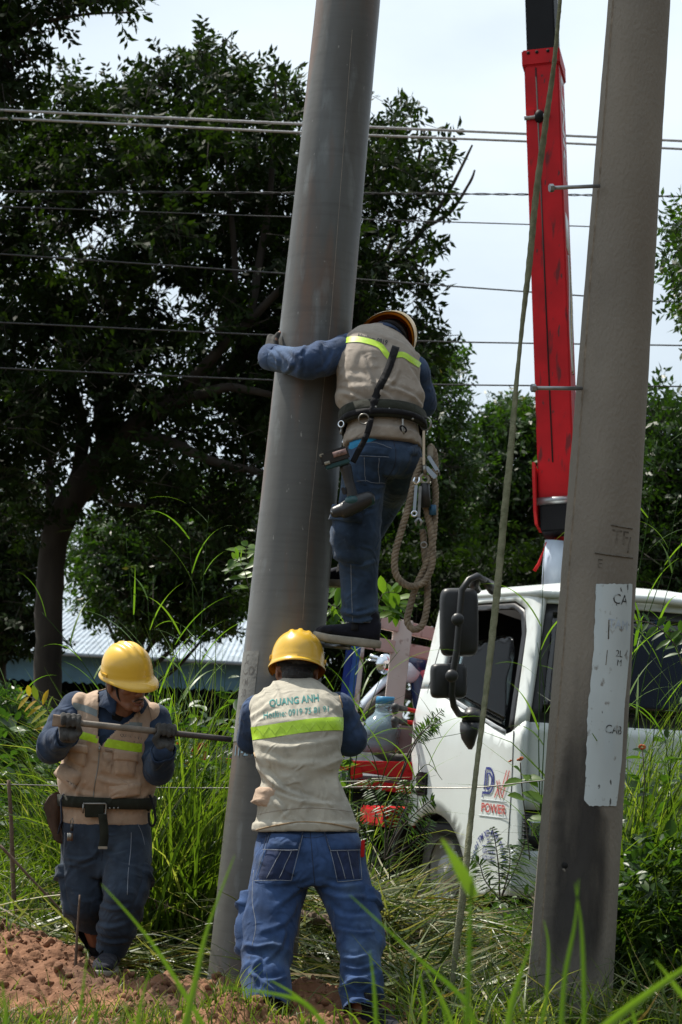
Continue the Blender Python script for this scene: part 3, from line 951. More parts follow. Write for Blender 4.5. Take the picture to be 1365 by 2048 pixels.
ring = [T(1.45, .62 + .05 * math.sin(a), 1.58 + .0 + .05 * math.sin(a)) + TE1 * (.21 * math.cos(a)) + (TE2 * .09 + Vector((0, 0, .17))) * math.sin(a) for a in np.linspace(0, 2 * math.pi, 25)[:-1]]
MB().tube(ring, .014, 8, closed=True).obj('steering_wheel', m_blk, truck)
# arch lining, wheels
mb = MB()
vs = []
for i in range(19):
    a = R(-5 + 190 * i / 18)
    for x in (.02, .5): vs.append(T(x, 1.22 + .53 * math.cos(a), .29 + .53 * math.sin(a)))
mb.add(vs, [(2 * i, 2 * i + 1, 2 * i + 3, 2 * i + 2) for i in range(18)])
mb.obj('wheel_arch_liner', m_dark, truck, fix=False)
MB().box(T(.5, 1.22, .6), (.01, .54, .4), TAX).obj('arch_back', m_dark, truck)
m_rim = mat('dusty_rim', (0.34, 0.34, 0.33), .6, var=.2, scale=8)
def wheel(x, s, side=1):
    prof = [(.0, .24), (.02, .25), (.03, .40), (.06, .425), (.20, .425), (.24, .40), (.25, .25)]
    vs, fs = [], []
    n = 48
    for (d, r_) in prof:
        for k in range(n):
            a = 2 * math.pi * k / n
            vs.append(T(x + d * side, s + r_ * math.cos(a), .42 + r_ * math.sin(a)))
    m_ = len(prof)
    for i in range(m_ - 1):
        for k in range(n): fs.append((i * n + k, i * n + (k + 1) % n, (i + 1) * n + (k + 1) % n, (i + 1) * n + k))
    mb = MB(); mb.add(vs, fs)
    wo_ = mb.obj('wheel', m_rub, truck)
    tr = MB()
    for k in range(n): 
        a = 2 * math.pi * (k + .5) / n
        ax = (TE1, TE2 * math.cos(a) + Vector((0, 0, 1)) * math.sin(a), -TE2 * math.sin(a) + Vector((0, 0, 1)) * math.cos(a))
        tr.box(T(x + .13 * side, s + .428 * math.cos(a), .42 + .428 * math.sin(a)), (.085, .008, .016), ax)
    tag(tr.obj('tread', m_rub, wo_), kind='stuff')
    rm = MB()
    vs, fs = [], []
    for (d, r_) in ((.015, .252), (.06, .235), (.085, .15), (.03, .12), (.01, .115), (.0, .0)):
        for k in range(n):
            a = 2 * math.pi * k / n
            vs.append(T(x + d * side, s + r_ * math.cos(a), .42 + r_ * math.sin(a)))
    for i in range(5):
        for k in range(n): fs.append((i * n + k, i * n + (k + 1) % n, (i + 1) * n + (k + 1) % n, (i + 1) * n + k))
    rm.add(vs, fs)
    for k in range(6):
        a = k * math.pi / 3
        rm.tube([T(x + .05 * side, s + .19 * math.cos(a), .42 + .19 * math.sin(a)), T(x + .015 * side, s + .19 * math.cos(a), .42 + .19 * math.sin(a))], .014, 6)
    rm.obj('rim', m_rim, wo_)
wheel(.10, 1.22)
wheel(CW - .10, 1.22, -1)
for s in (5.3,):
    wheel(.16, s); wheel(CW - .16, s, -1)
MB().tube([T(.3, 1.22, .42), T(CW - .3, 1.22, .42)], .06, 10).obj('axle', m_dark, truck)
MB().tube([T(.3, 5.3, .42), T(CW - .3, 5.3, .42)], .08, 10).obj('axle', m_dark, truck)
mb = MB()
vs = []
for i in range(12):
    a = R(178 - 5 * i)
    for x in (-.02, .05): vs.append(T(x, 1.22 + .60 * math.cos(math.pi - a), .36 + .60 * math.sin(math.pi - a)))
mb.add(vs, [(2 * i, 2 * i + 1, 2 * i + 3, 2 * i + 2) for i in range(11)])
o = mb.obj('mudguard', m_blk, truck, fix=False)
sd = o.modifiers.new('s', 'SOLIDIFY'); sd.thickness = .03
# mirrors on their tube arm
def P(px, py, Y): return W(px, py, Y)
arm = [P(985, 1168, 13.85), P(968, 1160, 13.45), P(955, 1152, 13.35), P(938, 1160, 13.3), P(924, 1180, 13.3), P(919, 1240, 13.3), P(914, 1300, 13.3), P(906, 1350, 13.32), P(904, 1388, 13.34), P(908, 1412, 13.38), P(918, 1428, 13.45), P(936, 1434, 13.6)]
ma = MB().tube(arm, .022, 12).obj('mirror_arm', m_blk, truck)
for (px, py) in ((916, 1239), (904, 1352)): MB().ball(P(px, py, 13.27), (.042, .03, .042)).obj('clamp_joint', m_blk, ma)
for pts in ([P(955, 1152, 13.35), P(948, 1172, 13.5), P(955, 1180, 13.75)], [P(968, 1160, 13.45), P(985, 1180, 13.7), P(992, 1182, 13.85)]):
    MB().tube(pts, [.02, .032, .026], 10).obj('arm_bracket', m_blk, truck)
def mirror(px0, py0, px1, py1, Y, name):
    a, b_, c_ = P(px0, py1, Y), P(px1, py1, Y + .02), P(px0, py0, Y)
    cx = (P(px0, py0, Y) + P(px1, py1, Y)) / 2
    uu = (b_ - a); vv = (c_ - a)
    hw, hh = uu.length / 2, vv.length / 2
    uu.normalize(); vv.normalize(); nn = uu.cross(vv).normalized()
    mb = MB()
    n = 40
    rings = []
    for d, sc in ((-.055, .78), (-.045, .92), (-.02, .985), (.01, 1.0), (.03, .98)):
        rings.append((cx + nn * -d, uu, vv, hw * sc, hh * (1 - (1 - sc) * .7)))
    mb.loft(rings, n, 6.5)
    return mb.obj('mirror', m_blk, truck)
mirror(880, 1176, 957, 1313, 13.42, 'mirror')
mirror(861, 1327, 934, 1397, 13.42, 'mirror')
MB().tube([P(948, 1424, 13.62), P(942, 1446, 13.58)], [.06, .062], 16).obj('mirror_foot', m_blk, truck)
mb = MB()
ctr = [(940, 1445, .085), (939, 1462, .083), (938, 1478, .066), (940, 1490, .042), (941, 1499, .016)]
mb.loft([(P(x, y, 13.6), TE2, TE1, r_, r_ * .6) for x, y, r_ in ctr], 20, 2.4)
mb.obj('mirror_mount', m_blk, truck)
# lettering on the door corner
m_blue = mat('blue_print', (0.03, 0.04, 0.22), .5, scale=30)
m_prred = mat('faded_red_print', (0.50, 0.075, 0.065), .6, scale=30)
def tru_text(txt, s, z, size, m, bold=0.0, sx=1.0, shape=None, rot=0):
    o = T(-.004, s, z)
    u, v_ = -TE2, Vector((0, 0, 1))
    if rot:
        c, s_ = math.cos(rot), math.sin(rot)
        u, v_ = u * c + v_ * s_, v_ * c - u * s_
    return text_on('lettering', txt, None, o, u, v_, -TE1, size, m, truck, 0.001, sx, bold, shape)
def sfx(px): return (1046 - px) / 121.0
tru_text('POWER', .345, .905, .085, m_prred, .018, 1.15)
MB().box(T(-.003, .345, .853), (.001, .20, .003), TAX).obj('decal_line', m_bumper, truck)
MB().box(T(-.003, .345, .96), (.001, .18, .003), TAX).obj('decal_line', m_bumper, truck)
def stroke(pts, wdt, m, cs=.53, c0=(.62, 1.06), c1=(.345, 1.075)):
    """a flat printed stroke on the door"""
    vs = []
    pts = [(c1[0] + (p[0] - c0[0]) * cs, c1[1] + (p[1] - c0[1]) * cs) for p in pts]
    for i, (s, z) in enumerate(pts):
        a = Vector(pts[max(i - 1, 0)]); c = Vector(pts[min(i + 1, len(pts) - 1)])
        d = (c - a).normalized(); nn = Vector((-d.y, d.x)) * wdt * cs
        for sg in (1, -1): vs.append(T(-.005, s + nn.x * sg, z + nn.y * sg))
    mb = MB(); mb.add(vs, [(2 * i, 2 * i + 1, 2 * i + 3, 2 * i + 2) for i in range(len(pts) - 1)])
    return mb.obj('logo_stroke', m, truck, False, fix=False)
# emblem: two nested blue P shapes and a red double-lined W tick
x0 = .86
bowl = lambda r_, zc: [(x0 - .10 - r_ * .95 * math.cos(R(a)), zc + r_ * 1.25 * math.sin(R(a))) for a in range(-90, 91, 15)]
stroke([(x0 + .06, .875), (x0 + .06, .93), (x0 - .10, .935)] + bowl(.125, 1.085)[1:] + [(x0 - .02, 1.241), (x0 + .0, 1.20), (x0 + .02, .97)], .016, m_blue)
stroke([(x0 - .04, .985), (x0 - .10, .985)] + bowl(.075, 1.085)[1:] + [(x0 - .06, 1.18), (x0 - .045, .99)], .015, m_blue)
stroke([(x0 - .30, 1.10), (x0 - .36, .94), (x0 - .405, .885)], .010, m_prred)
stroke([(x0 - .26, .885), (x0 - .32, .97), (x0 - .36, 1.11), (x0 - .41, .96), (x0 - .46, .885), (x0 - .62, 1.235)], .011, m_prred)
stroke([(x0 - .43, .98), (x0 - .55, 1.235)], .010, m_prred)
# company block with an arched line
def archf(r_):
    def fn(a, b_):
        th = a / r_
        return (r_ + b_) * math.sin(th), (r_ + b_) * math.cos(th) - r_
    return fn
tru_text('TNHH TM XD ĐIỆN POWER', .375, .74, .062, m_blue, .02, .85, archf(.21))
tru_text('3N', .385, .685, .048, m_blue, .02)
MB().box(T(-.003, .385, .655), (.001, .09, .003), TAX).obj('decal_line', m_blue, truck)
tru_text('KLBT 4660KG', .38, .62, .042, m_blue, .015, .7)
tru_text('KLCP-5180KG', .38, .575, .042, m_blue, .015, .7)
# bed with headboard frame
m_bed = mat('pale_rusty_frame', (0.62, 0.52, 0.47), .6, col2=(.70, .62, .58), scale=5)
layer(m_bed, (0.22, 0.085, 0.04), 9, .58, .66, amount=.9, seed=3)
layer(m_bed, (0.30, 0.29, 0.28), 5, .66, .70, amount=.8, seed=9)
m_deck = mat('deck_steel', (0.10, 0.11, 0.12), .6, var=.2)
MB().box(T(CW / 2, 4.9, .98), (CW / 2, 2.2, .05), TAX).obj('bed_floor', m_deck, truck, bevel=.01)
MB().box(T(.5, 4.2, .75), (.06, 3.0, .12), TAX).obj('chassis_rail', m_dark, truck)
MB().box(T(CW - .5, 4.2, .75), (.06, 3.0, .12), TAX).obj('chassis_rail', m_dark, truck)
MB().box(T(.02, 4.9, 1.06), (.02, 2.2, .10), TAX).obj('bed_side', m_deck, truck, bevel=.008)
MB().box(T(CW - .02, 4.9, 1.06), (.02, 2.2, .10), TAX).obj('bed_side', m_deck, truck, bevel=.008)
def beam(a, b_, w_, d_, m, name, parent=truck, side=None, bevel=.006):
    a, b_ = Vector(a), Vector(b_)
    ax = (b_ - a); l = ax.length; ax.normalize()
    sd_ = Vector(side or (0, 1, 0)); sd_ = (sd_ - ax * sd_.dot(ax)).normalized()
    return MB().box((a + b_) / 2, (l / 2, d_ / 2, w_ / 2), (ax, sd_, ax.cross(sd_))).obj(name, m, parent, bevel=bevel)
fr = truck
beam(W(742, 1240, 16.0), W(885, 1272, 16.6), .10, .08, m_bed, 'rack_rail', fr)
beam(W(730, 1283, 16.0), W(880, 1312, 16.6), .10, .08, m_bed, 'rack_rail', fr)
beam(W(808, 1240, 16.24), W(783, 1455, 16.24), .15, .12, m_bed, 'rack_post', fr)
MB().ball(W(864, 1258, 16.47), (.022, .01, .022)).obj('rivet', m_deck, fr)
beam(W(728, 1235, 15.98), W(706, 1455, 15.98), .06, .06, m_bed, 'rack_post', fr)
# crane: column, boom, ram, outriggers
A0, A1 = W(1120, 1012, 15.9), W(1088, 122, 16.5)
ax = (A1 - A0).normalized()
yaw = R(-13)
bn = Vector((math.sin(yaw), -math.cos(yaw), 0)); bn = (bn - ax * bn.dot(ax)).normalized()    # face turned to the camera
bs = ax.cross(bn) * -1                                                                  # towards the right face
if bs.x < 0: bs = -bs
def boomsec(a, b_, hw, hd, m, name, parent, bev=.012):
    c = (a + b_) / 2
    return MB().box(c, (hw, hd, (b_ - a).length / 2), (bs, bn, ax)).obj(name, m, parent, bevel=bev)
bo = boomsec(A0, A1, .140, .19, m_red, 'boom', truck)
co = boomsec(A1 - ax * .13, A1 - ax * .0 + ax * .012, .155, .205, m_red, 'boom_collar', truck, .01)
for k in (-.10, -.03, .06, .12): MB().ball(A1 - ax * .02 + bs * k + bn * .207, .014).obj('collar_bolt', m_dark, co)
m_bblk = mat('black_boom', (0.006, 0.006, 0.007), .6, var=.1, spec=.2)
boomsec(A1, A1 + ax * 5.5, .118, .165, m_bblk, 'inner_boom', truck)
beam(A0 + ax * .3 + bn * .192 - bs * .02, A1 - ax * .15 + bn * .192 - bs * .045, .011, .006, m_dark, 'groove', truck, bn, 0)
hk = A0.lerp(A1, .845) + bn * .20
MB().tube([hk - bs * .15, hk + bs * .05], .02, 10).obj('hose_clip', m_steel, truck)
MB().ball(hk - bs * .03, (.04, .04, .055)).obj('pulley', m_bblk, truck)
MB().box(hk - bs * .10 + ax * .03, (.035, .02, .03), (bs, bn, ax)).obj('clip_bracket', m_redl, truck, bevel=.004)
m_wh = mat('white_letter', (0.72, 0.74, 0.76), .5, var=.04)
fc = A0.lerp(A1, .845) + bs * .1405
text_on('boom_lettering', 'UNIC', None, A0.lerp(A1, .84) + bs * .141, -ax, -bn, bs, .26, m_wh, bo, .001, 1.45, .03)
for (t0, t1, m) in ((.55, .63, m_wh),):
    beam(A0.lerp(A1, t0) + bs * .142 + bn * .02, A0.lerp(A1, t1) + bs * .142 + bn * .02, .2, .003, m, 'decal', bo, bs, 0)
m_yel = mat('yellow_stripe', (.6, .42, .05), .5)
for k, (m, o_) in enumerate(((m_wh, .08), (m_bblk, .045), (m_yel, .02), (m_wh, -.015), (m_bblk, -.05))):
    pts = [A0.lerp(A1, t) + bs * .1415 + bn * (o_ + .05 * math.sin(t * 22 + k * .3)) for t in np.linspace(.28, .54, 24)]
    MB().tube(pts, .009, 5).obj('decal_stripe', m, bo)
# head of the boom near the pivot: flared cheeks, pin, ram
Kc = W(1116, 985, 15.85)
for sg in (-1, 1):
    mb = MB()
    prof = [(.195, .20), (.210, .08), (.210, -.20), (.15, -.28), (-.12, -.28), (-.19, -.1), (-.19, .15)]
    vs = []
    for t in (0, .022):
        for (a, c) in prof: vs.append(Kc + bs * (sg * (.145 + t)) + bn * a + ax * c)
    n = len(prof)
    mb.add(vs, [tuple(range(n)), tuple(range(2 * n - 1, n - 1, -1))] + [(k, (k + 1) % n, n + (k + 1) % n, n + k) for k in range(n)])
    mb.obj('boom_cheek', m_redl, truck, smooth=False)
MB().tube([Kc - bs * .16 + bn * .14 - ax * .10, Kc + bs * .16 + bn * .14 - ax * .10], .03, 14).obj('pivot_pin', m_steel, truck)
boomsec(Kc - ax * .34, Kc - ax * .10, .125, .14, m_bblk, 'ram_housing', truck)
MB().tube([W(1112, 1082, 15.8), W(1104, 1185, 15.8)], .085, 24).obj('ram_rod', mat('pale_ram_paint', (.50, .58, .70), .3, var=.04), truck)
beam(W(1140, 1060, 15.95), T(1.5, 2.3, 1.0), .24, .24, m_redl, 'column', truck, (0, 1, 0), .02)
MB().box(T(1.0, 2.35, .74), (.95, .22, .07), TAX).obj('crane_base', m_redl, truck, bevel=.02)
MB().tube([W(1069, 1142, 15.7), W(1078, 1128, 15.7), W(1088, 1100, 15.7), W(1093, 1084, 15.7)], [.014, .012, .004, .004], 8).obj('control_lever', m_redl, truck)
# outrigger swung out to the side beyond the leaning pole
m_og = mat('outrigger_black', (.02, .02, .022), .5)
oa, ob_ = W(905, 1535, 15.2), W(330, 1525, 14.6)
beam(oa, ob_.lerp(oa, .05), .07, .10, m_redl, 'outrigger_beam', truck, (0, 1, 0))
ol = W(398, 1480, 14.6)
beam(W(402, 1486, 14.6), W(392, 1568, 14.6), .11, .11, m_redl, 'outrigger_leg', truck)
beam(W(428, 1486, 14.62), W(424, 1580, 14.62), .10, .10, m_og, 'outrigger_leg', truck)
beam(W(358, 1482, 14.6), W(356, 1580, 14.6), .04, .04, m_redl, 'warning_post', truck)
for k in range(4): beam(W(361, 1490 + k * 24, 14.55), W(360, 1500 + k * 24, 14.55), .045, .05, m_wh, 'white_band', truck, None, 0)
beam(W(418, 1600, 14.6), W(412, 1640, 14.6), .17, .17, m_bumper, 'outrigger_foot', truck)
beam(W(395, 1560, 14.6), W(389, 1770, 14.6), .07, .07, m_bumper, 'outrigger_ram', truck)
beam(W(700, 1545, 15.0), W(724, 1540, 15.0), .10, .16, m_redl, 'beam_cap', truck)
for (a, b_) in (((714, 1535), (826, 1552)), ((718, 1566), (820, 1580))): beam(W(a[0], a[1], 15.0), W(b_[0], b_[1], 15.1), .06, .1, m_redl, 'crane_lever_box', truck)
m_tool = mat('grey_toolbox', (.30, .30, .31), .5, var=.15)
beam(W(705, 1470, 15.4), W(830, 1480, 15.6), .20, .4, m_tool, 'tool_box', truck)

# -------- things lying on the truck bed
m_bpost = mat('blue_paint', (0.02, 0.08, 0.30), .45, var=.1)
bp = thing('steel_angle', W(705, 1460, 15.6), 'blue steel channel standing on the truck bed beside the pole', 'steel channel')
beam(W(722, 1250, 15.6), W(692, 1470, 15.6), .05, .09, m_bpost, 'web', bp)
beam(W(708, 1250, 15.68), W(680, 1470, 15.68), .08, .012, mat('deep_blue', (.008, .03, .20), .4), 'flange', bp)
# water bottle
m_bot = bpy.data.materials.new('blue_plastic'); m_bot.use_nodes = True
b = m_bot.node_tree.nodes['Principled BSDF']
b.inputs['Base Color'].default_value = (0.50, 0.68, 0.78, 1); b.inputs['Roughness'].default_value = .1; b.inputs['Transmission Weight'].default_value = .7; b.inputs['IOR'].default_value = 1.2
wb0, wb1 = W(757, 1478, 15.3), W(772, 1394, 15.3)
wbx = (wb1 - wb0).normalized()
wb = thing('water_bottle', wb0, 'big clear blue plastic water bottle with ribbed shoulders', 'water bottle')
prof = [(-.10, .155), (-.03, .158), (.0, .15), (.02, .158), (.07, .156), (.12, .13), (.155, .10), (.18, .072), (.20, .062), (.235, .060), (.24, .066), (.26, .066)]
mb = MB(); mb.loft([(wb0 + wbx * d, Vector((1, 0, 0)), Vector((0, 1, 0)), r_, r_) for d, r_ in prof], 32, 2)
mb.obj('body', m_bot, wb)
mb = MB(); mb.loft([(wb0 + wbx * d, Vector((1, 0, 0)), Vector((0, 1, 0)), r_, r_) for d, r_ in ((.262, .068), (.31, .068), (.315, .06))], 24, 2)
mb.obj('cap', mat('blue_cap', (.03, .22, .42), .4), wb)
# bolt cutter
m_grip = mat('black_grip', (.03, .03, .032), .6)
for i, (gx0, gy0, gx1, gy1, lab) in enumerate(((791, 1414, 880, 1432, 'upper red handled bolt cutter behind the door edge of the truck'), (790, 1441, 880, 1452, 'lower red handled bolt cutter behind the door edge of the truck'))):
    a, b_ = W(gx0, gy0, 15.0), W(gx1, gy1, 15.3)
    d = (b_ - a).normalized()
    tt = thing('bolt_cutter', a, lab, 'bolt cutter', 'bolt cutters on the truck bed')
    MB().chain([a, a + d * .02, a + d * .10], [.03, .024, .021], 10).obj('grip', m_grip, tt)
    MB().ball(a - Vector((0, 0, .02)), (.026, .022, .035)).obj('grip_end', m_grip, tt)
    MB().tube([a + d * .09, b_], .015, 10).obj('handle', m_redl, tt)
# motorbike lashed on the bed (seen behind the frame)
mot = thing('motorbike', W(815, 1460, 17.0), 'dark blue step through motorbike with chrome handlebar standing on the truck bed', 'motorbike')
m_mb = mat('metallic_blue', (0.015, 0.03, 0.10), .25, var=.1, coat=.6)
m_mbs = mat('silver_plastic', (.55, .62, .72), .25, var=.05, coat=.5)
def mp(px, py, dy=0): return W(px, py, 17.0 + dy)
mb = MB(); mb.chain([mp(815, 1318), mp(840, 1326), mp(862, 1345)], [.08, .12, .09], 16)
link('cowl', remesh(mb, .015, 4), m_mb, mot)
mb = MB(); mb.chain([mp(846, 1340, -.05), mp(862, 1360, -.05)], [.05, .07], 16)
link('pink_panel', remesh(mb, .015, 3), mat('pink_red', (.5, .09, .14), .35), mot)
MB().tube([mp(740, 1311), mp(760, 1318), mp(775, 1326), mp(800, 1326)], .017, 10).obj('handlebar', m_chr, mot)
MB().tube([mp(732, 1320), mp(752, 1321), mp(768, 1330)], .009, 8).obj('brake_lever', m_chr, mot)
MB().ball(mp(770, 1328, -.03), (.075, .06, .085)).obj('headlamp', m_chr, mot)
MB().ball(mp(820, 1344, -.06), (.10, .05, .09)).obj('lamp_cluster', m_mbs, mot)
vs, fs = [], []
for i in range(17):
    t = i / 16
    c = mp(726 + 95 * t, 1418 - 58 * math.sin(t * 1.75) - 8 * t)
    for k in range(9):
        a = math.pi * k / 8
        vs.append(c + Vector((-.5 * math.sin(a) * .05, .09 * math.cos(a), .06 * math.sin(a))))
for i in range(16):
    for k in range(8): fs.append((i * 9 + k, i * 9 + k + 1, (i + 1) * 9 + k + 1, (i + 1) * 9 + k))
mb = MB(); mb.add(vs, fs); o = mb.obj('front_mudguard', m_mbs, mot, fix=False)
sd = o.modifiers.new('s', 'SOLIDIFY'); sd.thickness = .012
wc = mp(796, 1452)
n = 40
ringp = [wc + Vector((math.cos(a) * .8, math.sin(a) * .35, 0)) * 0 + Vector((.27 * math.cos(a), .12 * math.cos(a), .27 * math.sin(a))) for a in np.linspace(0, 2 * math.pi, n + 1)[:-1]]
MB().tube(ringp, .04, 10, closed=True).obj('wheel', m_rub, mot)
MB().tube([mp(812, 1340), mp(800, 1400), wc], [.03, .028, .024], 10).obj('fork', m_bblk, mot)
mb = MB(); mb.chain([mp(840, 1350), mp(850, 1400), mp(858, 1440)], [.09, .11, .10], 14)
link('leg_shield', remesh(mb, .015, 4), m_mb, mot)
MB().tube([mp(868, 1352), mp(850, 1362), mp(838, 1378), mp(834, 1400)], .028, 10).obj('cable_hose', m_bblk, mot)

# ================================================================== PEOPLE
def ph(bvh, px, py):
    """where the sight line through a pixel meets a surface"""
    d = (W(px, py, 9.0) - CAM).normalized()
    h, n, _, _ = bvh.ray_cast(CAM, d)
    if h is not None and n.dot(d) > 0: n = -n
    return h, n
def phn(bvh, px, py):
    h, n = ph(bvh, px, py)
    return h if h is not None else bvh.find_nearest(W(px, py, 9.0))[0]
def catmull(pts, k):
    out = []
    for i in range(len(pts) - 1):
        p0, p1, p2, p3 = (Vector(pts[max(i - 1, 0)]), Vector(pts[i]), Vector(pts[i + 1]), Vector(pts[min(i + 2, len(pts) - 1)]))
        for j in range(k):
            t = j / k
            out.append(0.5 * ((2 * p1) + (p2 - p0) * t + (2 * p0 - 5 * p1 + 4 * p2 - p3) * t * t + (3 * p1 - p0 - 3 * p2 + p3) * t ** 3))
    out.append(Vector(pts[-1]))
    return out
def qpatch(name, bvh, quad, thick, m, parent, nu=10, nv=10, puff=0.0, wav=0.0, lift=None):
    """cloth piece sewn on a surface; quad: 4 corners as photograph pixels (tl, tr, br, bl)"""
    vs, ok = [], []
    for j in range(nv + 1):
        for i in range(nu + 1):
            a, b = i / nu, j / nv
            x = (quad[0][0] * (1 - a) + quad[1][0] * a) * (1 - b) + (quad[3][0] * (1 - a) + quad[2][0] * a) * b
            y = (quad[0][1] * (1 - a) + quad[1][1] * a) * (1 - b) + (quad[3][1] * (1 - a) + quad[2][1] * a) * b
            h, n = ph(bvh, x, y)
            ok.append(h is not None)
            if h is None: vs.append(Vector()); continue
            e = min(i, nu - i) == 0 or min(j, nv - j) == 0
            k = -0.002 if (e and thick > 0.003) else thick + puff * math.sin(math.pi * a) * math.sin(math.pi * b) + wav * mnoise.noise(h * 22)
            if lift: k += lift(a, b)
            vs.append(h + n * k)
    f = []
    for j in range(nv):
        for i in range(nu):
            q = (j * (nu + 1) + i, (j + 1) * (nu + 1) + i, (j + 1) * (nu + 1) + i + 1, j * (nu + 1) + i + 1)
            if all(ok[x] for x in q) and max((vs[q[0]] - vs[q[2]]).length, (vs[q[1]] - vs[q[3]]).length) < .12: f.append(q)
    mb = MB(); mb.v = [tuple(x) for x in vs]; mb.f = f
    me = mb.mesh(name)
    bm = bmesh.new(); bm.from_mesh(me)
    bmesh.ops.delete(bm, geom=[x for x in bm.verts if not x.link_faces], context='VERTS')
    bm.to_mesh(me); bm.free()
    return link(name, me, m, parent, True)
def qstrip(name, bvh, line, wpx, thick, m, parent, k=8, nw=3):
    """a tape sewn along a pixel polyline"""
    pts = catmull([(x, y, 0) for x, y in line], k)
    vs, ok = [], []
    for i, p in enumerate(pts):
        d = (pts[min(i + 1, len(pts) - 1)] - pts[max(i - 1, 0)]).normalized()
        nn = Vector((-d.y, d.x, 0))
        for j in range(nw + 1):
            q = p + nn * (wpx * (j / nw - .5))
            h, n = ph(bvh, q.x, q.y)
            ok.append(h is not None)
            vs.append(h + n * thick if h is not None else Vector())
    f = []
    for i in range(len(pts) - 1):
        for j in range(nw):
            q = (i * (nw + 1) + j, i * (nw + 1) + j + 1, (i + 1) * (nw + 1) + j + 1, (i + 1) * (nw + 1) + j)
            if all(ok[x] for x in q): f.append(q)
    mb = MB(); mb.v = [tuple(x) for x in vs]; mb.f = f
    me = mb.mesh(name)
    bm = bmesh.new(); bm.from_mesh(me)
    bmesh.ops.delete(bm, geom=[x for x in bm.verts if not x.link_faces], context='VERTS')
    bm.to_mesh(me); bm.free()
    return link(name, me, m, parent, True)
def qseam(name, bvh, line, r_, m, parent, k=6, off=0.0):
    pts = []
    for p in catmull([(x, y, 0) for x, y in line], k):
        h, n = ph(bvh, p.x, p.y)
        if h is not None: pts.append(h + n * off)
    if len(pts) > 2: return MB().tube(pts, r_, 5).obj(name, m, parent)
def qtext(txt, bvh, quad, m, parent, off=.002, bold=0.0):
    tv, tf = text_tris(txt, bold)
    xs_, ys_ = [p[0] for p in tv], [p[1] for p in tv]
    x0_, x1_, y0_, y1_ = min(xs_), max(xs_), min(ys_), max(ys_)
    vs = []
    for (x, y) in tv:
        a, b = (x - x0_) / (x1_ - x0_), 1 - (y - y0_) / (y1_ - y0_)
        px = (quad[0][0] * (1 - a) + quad[1][0] * a) * (1 - b) + (quad[3][0] * (1 - a) + quad[2][0] * a) * b
        py = (quad[0][1] * (1 - a) + quad[1][1] * a) * (1 - b) + (quad[3][1] * (1 - a) + quad[2][1] * a) * b
        h, n = ph(bvh, px, py)
        if h is None: h, n, _, _ = bvh.find_nearest(W(px, py, 9.0))
        vs.append(h + n * off)
    mb = MB(); mb.add(vs, tf)
    return mb.obj('lettering', m, parent, False, fix=False)
def rings_px(spec):
    """spec rows: px, py, Y, half width px, half depth m, tilt deg (right side down), lean deg"""
    out = []
    for (px, py, Y, hw, hd, tilt, lean) in spec:
        a = (rgt * math.cos(R(tilt)) - Vector((0, 0, 1)) * math.sin(R(tilt))).normalized()
        b = Vector((0, math.cos(R(lean)), -math.sin(R(lean))))
        b = (b - a * b.dot(a)).normalized()
        out.append((W(px, py, Y), a, b, hw * Y / FPX, hd))
    return out
def ring_lerp(rings, t):
    i = min(int(t), len(rings) - 2); f = t - i
    A_, B_ = rings[i], rings[i + 1]
    return (A_[0].lerp(B_[0], f), A_[1].lerp(B_[1], f).normalized(), A_[2].lerp(B_[2], f).normalized(), A_[3] + (B_[3] - A_[3]) * f, A_[4] + (B_[4] - A_[4]) * f)
def smooth_rings(rings, k=4):
    return [ring_lerp(rings, i / k) for i in range((len(rings) - 1) * k)] + [rings[-1]]
def grow(rings, d): return [(c, a, b, ha + d, hb + d) for (c, a, b, ha, hb) in rings]
def band(rings, t0, t1, off, thick, name, m, parent, n=56, ex=2.3):
    vs, fs = [], []
    prof = [(t0, -.004), (t0, thick), ((t0 + t1) / 2, thick + .002), (t1, thick), (t1, -.004)]
    for (t, d) in prof:
        c, a, b, ha, hb = ring_lerp(rings, t)
        for k in range(n):
            q = 2 * math.pi * k / n
            ct, st = math.cos(q), math.sin(q)
            vs.append(c + a * ((ha + off + d) * math.copysign(abs(ct) ** (2 / ex), ct)) + b * ((hb + off + d) * math.copysign(abs(st) ** (2 / ex), st)))
    for i in range(len(prof) - 1):
        for k in range(n): fs.append((i * n + k, i * n + (k + 1) % n, (i + 1) * n + (k + 1) % n, (i + 1) * n + k))
    mb = MB(); mb.add(vs, fs)
    return mb.obj(name, m, parent)
def ridge(p, s, seed=0): return 1 - 2 * np.abs(vnoise(p, s, seed))
def crease(pxy, no, lines):
    """drag lines in cloth: ridge beside valley along pixel polylines (points, height, width px)"""
    out = np.zeros(len(pxy))
    face = np.clip(-no[:, 1] * 2 + .4, 0, 1)
    for (pts, amp, wd) in lines:
        best = np.full(len(pxy), 1e9); sg = np.zeros(len(pxy)); al = np.zeros(len(pxy))
        pts = [np.array(p[:2]) for p in catmull([(x, y, 0) for x, y in pts], 4)]
        n = len(pts) - 1
        for i, (a, b) in enumerate(zip(pts[:-1], pts[1:])):
            d = b - a; l = np.linalg.norm(d)
            r = pxy - a
            t = np.clip(r @ d / (l * l), 0, 1)
            q = np.linalg.norm(r - t[:, None] * d, axis=1)
            m = q < best
            best[m] = q[m]; sg[m] = np.sign(d[0] * r[m, 1] - d[1] * r[m, 0]); al[m] = (i + t[m]) / n
        sd = best * sg
        out += amp * (np.exp(-((sd - wd * .5) / wd) ** 2) - .9 * np.exp(-((sd + wd * .5) / wd) ** 2)) * np.sqrt(np.clip(4 * al * (1 - al), 0, 1) + .02)
    return out * face
def pixels(co):
    r = co - np.array(CAM)
    z = r @ np.array(fwd)
    return np.stack([682.5 + FPX * (r @ np.array(rgt)) / z, 1024 - FPX * (r @ np.array(upv)) / z], -1)
